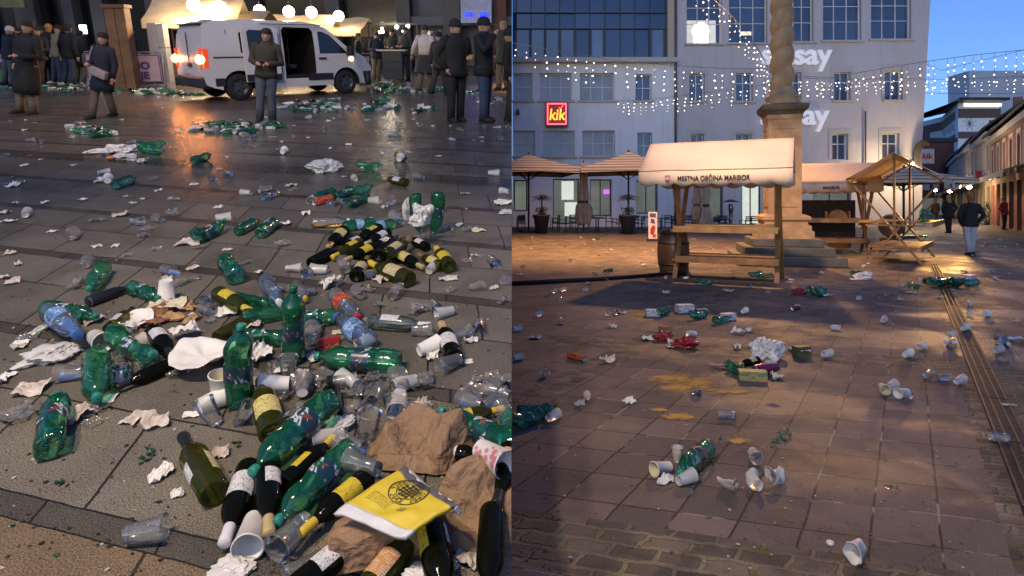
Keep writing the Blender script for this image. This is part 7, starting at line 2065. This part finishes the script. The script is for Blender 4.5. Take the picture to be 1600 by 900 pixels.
x, y = R2(1297, 850); tag(put('bottle_cap', MB().lathe([(.015, 0), (.016, .008), (.013, .011), (.001, .011)], 16).mesh('bottle_cap', CAPS['white']), None, T(x, y, .001)), 'small white bottle cap on the cobbles near the squashed cup', 'cap')
flat(RR, ('bag', BAGW, 71, .16, .12, .115), 1198, 562, 58, 'full white carrier bag with a green print in the paving heap', .3, sz=1.1)
x, y = R2(1192, 566); flat(RR, ('napkin', mat('green_print', (.25, .42, .22), .7), 72, .3), 1203, 566, 18, 'green printed patch of paper lying on the white carrier bag', .3, .21, sz=.3)
lie(RR, pg(73, .45, None, .1), 1136, 570, 1172, 584, 'crushed green bottle before the full white carrier bag', 0, smax=1.3)
lie(RR, ('wine', 'd', 'c', 'gold'), 1184, 562, 1154, 570, 'dark wine bottle leaning on the full white carrier bag', .05)
lie(RR, ('can', 'm', 74, .05), 1210, 576, 1180, 583, 'purple red drink can in front of the full white carrier bag', 0, k=1.2, smax=1.5)
flat(RR, ('box', label_mat('green_carton', (.08, .22, .07), (.6, .25, .15), 50, .5), .17, .07, .06), 1176, 594, 42, 'flattened green printed carton in front of the purple can', -.2)
flat(RR, ('napkin', P_cream, 75, .7), 1214, 592, 24, 'cream paper standing beside the flattened green carton', .2, sz=1.5)
b = MB()
for k in range(6):
    a_ = R(150 + k * 9); b.beam((0, 0, .01 + .004 * k), (.17 * math.cos(a_), .17 * math.sin(a_), .02 + .006 * k), .012, .003)
x, y = R2(1140, 576); tag(put('wooden_forks', b.mesh('wooden_forks', P_cream), None, T(x, y, 0)), 'fan of pale wooden forks by the crushed green bottle', 'forks')
flat(RR, ('bag', BAGR, 81, .16, .10, .08), 1036, 532, 36, 'thin red carrier bag beside a brown carton', .3)
flat(RR, ('bag', BAGR, 82, .17, .11, .08), 1070, 543, 44, 'bigger thin red carrier bag with a loose tail', -.3)
flat(RR, ('box', P_brown, .12, .08, .05), 1040, 518, 18, 'brown food carton behind the thin red bag', .4)
lie(RR, ('pcup', 'print', 83, .05), 1088, 521, 1074, 522, 'white printed cup lying above the bigger red bag', 0, k=1.25, smax=1.7)
lie(RR, ('can', 'r', 84, .1), 890, 556, 911, 561, 'red drink can lying alone on the paving', 0, k=1.2, smax=1.6)
lie(RR, ('cup', 'm', 85, .1), 850, 656, 878, 644, 'milky cup lying beside the dark green crushed bottle', 0, smax=1.5)
lie(RR, pg(86, .7, None, .3, 'd'), 806, 660, 848, 648, 'dark green crushed bottle lying at the seam of the squares', 0, smax=1.3)
lie(RR, pg(87, .7, None, .2, 'd'), 826, 645, 856, 640, 'dark green crushed bottle with torn label behind its twin', 0, smax=1.3)
flat(RR, ('napkin', P_white, 88, .9), 983, 632, 24, 'crumpled white napkin alone between the joints', .2, sz=1.3)
flat(RR, ('napkin', CUPM, 89, .8), 906, 635, 20, 'crushed milky film near the crumpled white napkin', .2, sz=1.3)
lie(RR, ('pcup', 'cream', 90, .1), 803, 558, 815, 556, 'cream cup lying on the seam of the squares', 0, k=1.3, smax=1.8)
for i, (x_, y_) in enumerate(((842, 491), (808, 513), (865, 455), (880, 452))): lie(RR, ('cup', 'm', 91 + i % 3, .3), x_ - 8, y_ + 1, x_ + 8, y_ - 1, ['milky cup lying past the black cable cover', 'milky cup lying near the seam of the squares', 'flattened milky cup below the black cable cover', 'second flattened milky cup below the black cable cover'][i], 0, k=1.2, smax=1.6)
lbw = label_mat('white_pack', (.62, .62, .62), (.12, .12, .35), 40, .55)
for i, (x_, y_, w_, lb_) in enumerate(((1020, 494, 22, 'white pack at the near side of the green bottle row'), (1070, 488, 26, 'white blue pack in the middle of the green bottle row'), (1138, 500, 22, 'white pack at the far end of the green bottle row'))):
    flat(RR, ('box', lbw, .15, .08, .07), x_, y_, w_, lb_, .2 * i)
for i, (ax, ay, bx_, by_) in enumerate(((1030, 490, 1046, 484), (1080, 494, 1108, 490), (1118, 500, 1136, 498))): lie(RR, pg(94 + i, .6, None, .2), ax, ay, bx_, by_, ['crushed green bottle behind the nearest white pack', 'crushed green bottle between the white packs', 'crushed green bottle touching the far white pack'][i], 0, smax=1.2)
lie(RR, ('pcup', 'plain', 97, .05), 1158, 487, 1168, 484, 'white paper cup past the green bottle row', 0, k=1.3, smax=1.8)
flat(RR, ('napkin', P_cream, 98, .5), 1096, 485, 20, 'folded cream paper behind the green bottle row', .1)
flat(RR, ('napkin', CUPM, 99, .9), 972, 491, 18, 'milky crumpled film at the start of the green bottle row', .1)
flat(RR, ('bag', BAGR, 101, .16, .10, .08), 1249, 460, 26, 'small red carrier bag near green bottles on the far paving', .4)
for i, (ax, ay, bx_, by_) in enumerate(((1264, 458, 1286, 453), (1276, 460, 1292, 456))): lie(RR, pg(102 + i, .6, None, .2), ax, ay, bx_, by_, ['crushed green bottle by the small red bag', 'second crushed green bottle by the small red bag'][i], 0, smax=1.3)
flat(RR, ('napkin', P_white, 104, .6), 1290, 463, 20, 'white paper strip below the green bottles near the small red bag', .2)
flat(RR, ('bag', BAGW, 105, .16, .10, .09), 1350, 437, 32, 'white film bag beside green bottles under the crossed timber stall', .2)
lie(RR, pg(106, .6, None, .2), 1328, 434, 1350, 428, 'crushed green bottle behind the white film bag', 0, smax=1.4)
lie(RR, ('can', 'm', 107, .3), 1240, 482, 1247, 480, 'brown dented can standing out on the bare paving', 0, k=1.5, smax=1.9)
HP = [('wine', 'd', 'w', 'black'), pg(111, .5, None, .2), ('bag', BAGW, 112, .16, .1, .1), ('bread', P_cream, 5), pg(113, .5, None), ('wine', 'o', 'y', 'yellow'), ('bag', P_cream, 114, .16, .1, .1), pg(115, .4, None, .2, 'd'), ('wine', 'd', 'y', 'yellow'), ('pcup', 'plain', 116, .1), ('box', lbw, .15, .08, .07), pg(117, .5, None)]
HL_ = ['dark bottle at the start of the heap on the drain', 'crushed green bottle on the heap over the drain', 'white film bag in the heap over the drain', 'cream food scrap in the heap over the drain', 'second crushed green bottle of the heap over the drain', 'olive bottle with yellow label in the heap over the drain',
       'cream paper ball in the heap over the drain', 'dark green bottle in the heap over the drain', 'dark bottle with yellow capsule in the heap over the drain', 'white cup at the end of the heap over the drain', 'white pack in the heap over the drain', 'green bottle at the end of the heap over the drain']
for i, sp_ in enumerate(HP):
    x_ = 1452 + i * 6.2; y_ = 441 + ((i * 7) % 5) * 1.0 - 2
    if sp_[0] in ('wine', 'pet', 'pcup'): lie(RR, sp_, x_ - 8, y_ + 2, x_ + 10, y_ - 2 + (i % 3), HL_[i], .02 * (i % 3), smax=1.3, smin=1.0, k=1.1)
    else: flat(RR, sp_, x_, y_, 20, HL_[i], i, .02)
for i, (x_, y_, lb_) in enumerate(((1513, 474, 'pale cup lying just past the heap over the drain'), (1540, 490, 'round pale cup lying mouth forward past the drain'), (1380, 499, 'lone cup lying in the middle of the bare slabs'), (1440, 541, 'milky cup standing askew before the drain'), (1417, 552, 'cream cup lying mouth forward before the drain'), (1507, 511, 'pale cup lying on the drain grating'), (1486, 524, 'milky cup lying on the cobbles by the drain'), (1392, 602, 'milky cup leaning on the cream cup pair'), (1564, 533, 'milky cup lying past the drain cobbles'), (1559, 546, 'second milky cup lying past the drain cobbles'), (1498, 594, 'milky cup lying on the cobble row by the drain'))):
    lie(RR, ('cup' if i not in (1, 4, 5) else 'pcup', 'm' if i not in (1, 4, 5) else 'cream', 121 + i % 4, .2 if i % 2 else .4), x_ - 8, y_ + 2 + i % 3, x_ + 9, y_ - 2, lb_, 0, smax=1.5, smin=1.0)
lie(RR, ('pcup', 'cream', 131, .25), 1376, 602, 1386, 612, 'cream cup tilted beside a printed cup on the bare slabs', 0, smax=1.5)
lie(RR, ('pcup', 'print', 132, .1), 1422, 613, 1400, 616, 'printed pale cup lying beside the tilted cream cup', 0, smax=1.5, k=1.1)
flat(RR, ('napkin', P_white, 133, .9), 1484, 541, 24, 'crumpled white paper on the cobbles by the drain', .2, sz=1.2)
flat(RR, ('napkin', P_white, 134, .5), 1590, 532, 34, 'long white film strip at the outer edge past the drain', -.4, sy=.5)
flat(RR, ('napkin', P_cream, 135, .3), 1576, 634, 28, 'pale yellow peel lying past the drain', .1, sy=.3)
lie(RR, ('water', 'c', None, 136, .5, 'w'), 1556, 527, 1580, 540, 'clear crushed bottle past the drain', 0, smax=1.3)
flat(RR, ('plate', 3.0), 1240, 548, 18, 'cream paper plate beyond the full white carrier bag', .2)
flat(RR, ('box', mat('olive_pack', (.07, .08, .03), .5, .4, 20), .14, .08, .10), 1252, 558, 24, 'olive pack with a white lid beyond the full white carrier bag', .2)
flat(RR, ('napkin', P_white, 137, .5), 1256, 549, 18, 'white lid paper on the olive pack', .2, .06)
lie(RR, ('cup', 'm', 138, .4), 1284, 554, 1300, 552, 'grey film cup on the cobble row past the olive pack', 0, smax=1.4)
b = MB()
for x0, y0, n_ in ((1218, 690, 22), (1228, 683, 18), (1206, 694, 8), (1120, 689, 8), (1396, 765, 8), (1226, 676, 10)):
    for k in range(n_):
        x, y = R2(x0 + q.uniform(-10, 10), y0 + q.uniform(-5, 5)); r_ = q.uniform(.008, .03); a_ = q.uniform(0, 6.28)
        b.add([(x, y, .004), (x + r_ * math.cos(a_), y + r_ * math.sin(a_), .006 + q.uniform(0, .02)), (x + r_ * math.cos(a_ + 1.2), y + r_ * math.sin(a_ + 1.2), .005)], [(0, 1, 2)])
tag(put('glass_shards', b.mesh('glass_shards', PETGD)), 'broken green glass shards strewn on the slabs', 'shards', None, 'stuff')
# grainy yellow ochre colour: thin flat patches with a ragged grainy edge
m_, t_, p_ = new_mat('grainy_ochre'); N_ = NT(t_)
tc_ = t_.nodes.new('ShaderNodeTexCoord'); at_ = t_.nodes.new('ShaderNodeAttribute'); at_.attribute_name = 'fall'
st_ = t_.nodes.new('ShaderNodeMapping'); st_.inputs['Rotation'].default_value = (0, 0, R(-10)); st_.inputs['Scale'].default_value = (8, 11, 1); t_.links.new(tc_.outputs['Object'], st_.inputs[0])
f1 = N_.noise(st_.outputs[0], 1.0, 5, .7); f2 = N_.noise(tc_.outputs['Object'], 110, 3, .8)
al = N_.math('ADD', N_.math('MULTIPLY_ADD', f1, 2.6, -1.42), N_.math('ADD', N_.math('MULTIPLY', at_.outputs['Fac'], .75), N_.math('MULTIPLY_ADD', f2, 2.4, -1.2)))
t_.links.new(N_.rng(al, .10, .55, 0, .95), p_.inputs['Alpha'])
t_.links.new(N_.mix(f2, (.80, .47, .10), (.36, .19, .05)), p_.inputs['Base Color']); p_.inputs['Roughness'].default_value = .95
b = MB(); fall = []
for (cx, cy, wx_, wy_) in ((1050, 592, 56, 12), (1075, 606, 62, 11), (1092, 598, 34, 12), (1030, 641, 22, 5), (1062, 651, 42, 9), (1145, 613, 44, 5), (1160, 690, 34, 7), (1005, 491, 34, 6)):
    n = 12; vs_ = []; z_ = .0025 + .0004 * (len(fall) // 169)
    for i in range(n + 1):
        for k in range(n + 1):
            u, v = i / n * 2 - 1, k / n * 2 - 1; x, y = R2(cx + u * wx_, cy + v * wy_); vs_.append((x, y, z_)); fall.append(1 - 1.35 * (u * u + v * v))
    b.add(vs_, [(i * (n + 1) + k, (i + 1) * (n + 1) + k, (i + 1) * (n + 1) + k + 1, i * (n + 1) + k + 1) for i in range(n) for k in range(n)])
me = b.mesh('ochre_patches', m_); me.attributes.new('fall', 'FLOAT', 'POINT').data.foreach_set('value', fall)
tag(put('ochre_patches', me), 'thin patches of grainy yellow ochre on the dark slabs', 'sawdust', None, 'stuff')
b = MB()
for k in range(700):
    px_ = q.uniform(802, 1600); py_ = 385 + 510 * q.random() ** 1.25
    x, y = R2(px_, py_); r_ = q.uniform(.003, .014); a_ = q.uniform(0, 6.28)
    b.add([(x + r_ * q.uniform(.4, 1.1) * math.cos(a_ + j * 1.257), y + r_ * q.uniform(.4, 1.1) * math.sin(a_ + j * 1.257), .0015 + q.uniform(0, .003)) for j in range(5)], [(0, 1, 2, 3, 4)], q.choice((0, 0, 1, 2)))
tag(put('debris', b.mesh('debris', [_mats['wet_crumb'], _mats['pale_crumb'], _mats['leaf_bit']])), 'small crumbs and cigarette stubs strewn over the paving', 'debris', None, 'stuff')
SR = {
    'cup': lambda: ('small pale crushed cup scattered on the reddish paving', 'pale cups scattered on the reddish paving', cupspec(), 'cup', 'plastic_cup', q.uniform(.9, 1.15)),
    'scrap': lambda: ('small white paper scrap scattered on the reddish paving', 'white scraps scattered on the reddish paving', ('napkin', q.choice((P_white, P_dirty)), q.choice((71, 72, 73, 74, 75)), q.choice((.5, .9))), 'paper scrap', 'paper_scrap', q.uniform(.5, 1.2)),
    'pet': lambda: ('crushed green bottle scattered near the stalls', 'crushed green bottles near the stalls', pg(q.choice((91, 92, 93, 94)), .55, None, .2), 'bottle', 'plastic_bottle', 1.0),
}
for k in range(120):
    px_ = q.uniform(806, 1598); py_ = 370 + 100 * q.random() ** 1.6
    if 1120 < px_ < 1310 and py_ < 425: continue
    scat(RR, px_, py_, 0, SR[q.choice(('cup', 'scrap', 'scrap', 'cup', 'pet' if q.random() < .25 else 'scrap'))]())
for k in range(26):
    scat(RR, q.uniform(820, 1598), 470 + 240 * q.random() ** 1.5, 0, SR[q.choice(('cup', 'scrap', 'scrap'))]())
for (px_, py_, kd) in [(1215, 432, 'cup'), (1225, 430, 'cup'), (1205, 430, 'scrap'), (1240, 427, 'cup'), (1195, 434, 'pet'), (1180, 432, 'pet'), (1320, 395, 'cup'), (1305, 415, 'cup'), (1340, 395, 'scrap'), (1535, 385, 'scrap'), (1555, 386, 'scrap'), (1570, 387, 'cup'), (1590, 383, 'cup')]: scat(RR, px_, py_, 0, SR[kd]())
# green bottles standing on the counter of the crossed timber stall
for i in range(6):
    M = S2.matrix_local @ T(-.9 + i * .22, -.55 + .08 * (i % 2), 1.027) @ S(.95)
    spawn(pg(141 + i % 3, .15, 'b'), M, 'plastic_bottle', 'green bottle standing on the counter of the crossed timber stall', 'bottle', 'green bottles on the stall counter', 'R')


# ---- drain channel with slotted iron gratings beside the stall row
dr = empty('drain_channel', None); tag(dr, 'slotted iron drain channel running up to the crossed timber stall', 'drain')
dv = Vector((math.cos(R(57)), math.sin(R(57)), 0)); dn = Vector((dv.y, -dv.x, 0))
s0 = Vector((math.cos(R(-16)), math.sin(R(-16)), 0)) * .57
DM = Matrix((dv, dn, Vector((0, 0, 1)))).transposed().to_4x4(); DM.translation = s0
ir = mat('drain_iron', (.045, .036, .032), .6, .35, 12, metal=.3, bump=.2)
for k in range(16):
    b = MB(); L_ = .98; x0_ = 1.6 + k
    for y in (-.075, -.028, .028, .075): b.box((x0_ + L_ / 2, y, .006), (L_, .010, .012))
    for j in range(33 if k < 9 else 12): b.box((x0_ + (j + .5) * L_ / (33 if k < 9 else 12), 0, .005), (.011, .17, .009))
    put('grating', b.mesh('grating', ir), dr, DM)
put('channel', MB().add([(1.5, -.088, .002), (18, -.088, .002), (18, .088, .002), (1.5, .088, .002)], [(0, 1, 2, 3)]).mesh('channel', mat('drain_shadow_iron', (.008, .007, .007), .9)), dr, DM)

# ---------------------------------------------------------------- nothing of the night square may stand over the seam
bpy.context.view_layer.update()


def trim(o, sign):
    for ch in [o] + list(o.children_recursive):
        if ch.type != 'MESH': continue
        mw = ch.matrix_world; xs_ = [sign * (mw @ Vector(c)).x for c in ch.bound_box]
        if max(xs_) <= -.002: continue
        me = ch.data.copy() if ch.data.users > 1 else ch.data
        bm = bmesh.new(); bm.from_mesh(me); bm.transform(mw)
        bmesh.ops.bisect_plane(bm, geom=bm.verts[:] + bm.edges[:] + bm.faces[:], dist=1e-6, plane_co=(-.002 * sign, 0, 0), plane_no=(sign, 0, 0), clear_outer=True)
        bm.transform(mw.inverted()); bm.to_mesh(me); bm.free(); ch.data = me


for o in list(sc.objects):
    if o.parent is None and o.get('category') and o.type in ('MESH', 'EMPTY'):
        isL = o in LEFT or o.name.startswith(('person', 'dark_arcade', 'lit_poster'))
        if isL and o.matrix_world.translation.x < .25 and (o in LEFT or o.matrix_world.translation.x < .2): trim(o, 1)
        elif o.name.startswith(('striped_parasol', 'cafe', 'plastic_bottle', 'paper_cup', 'plastic_cup', 'white_shop', 'debris')): trim(o, -1)
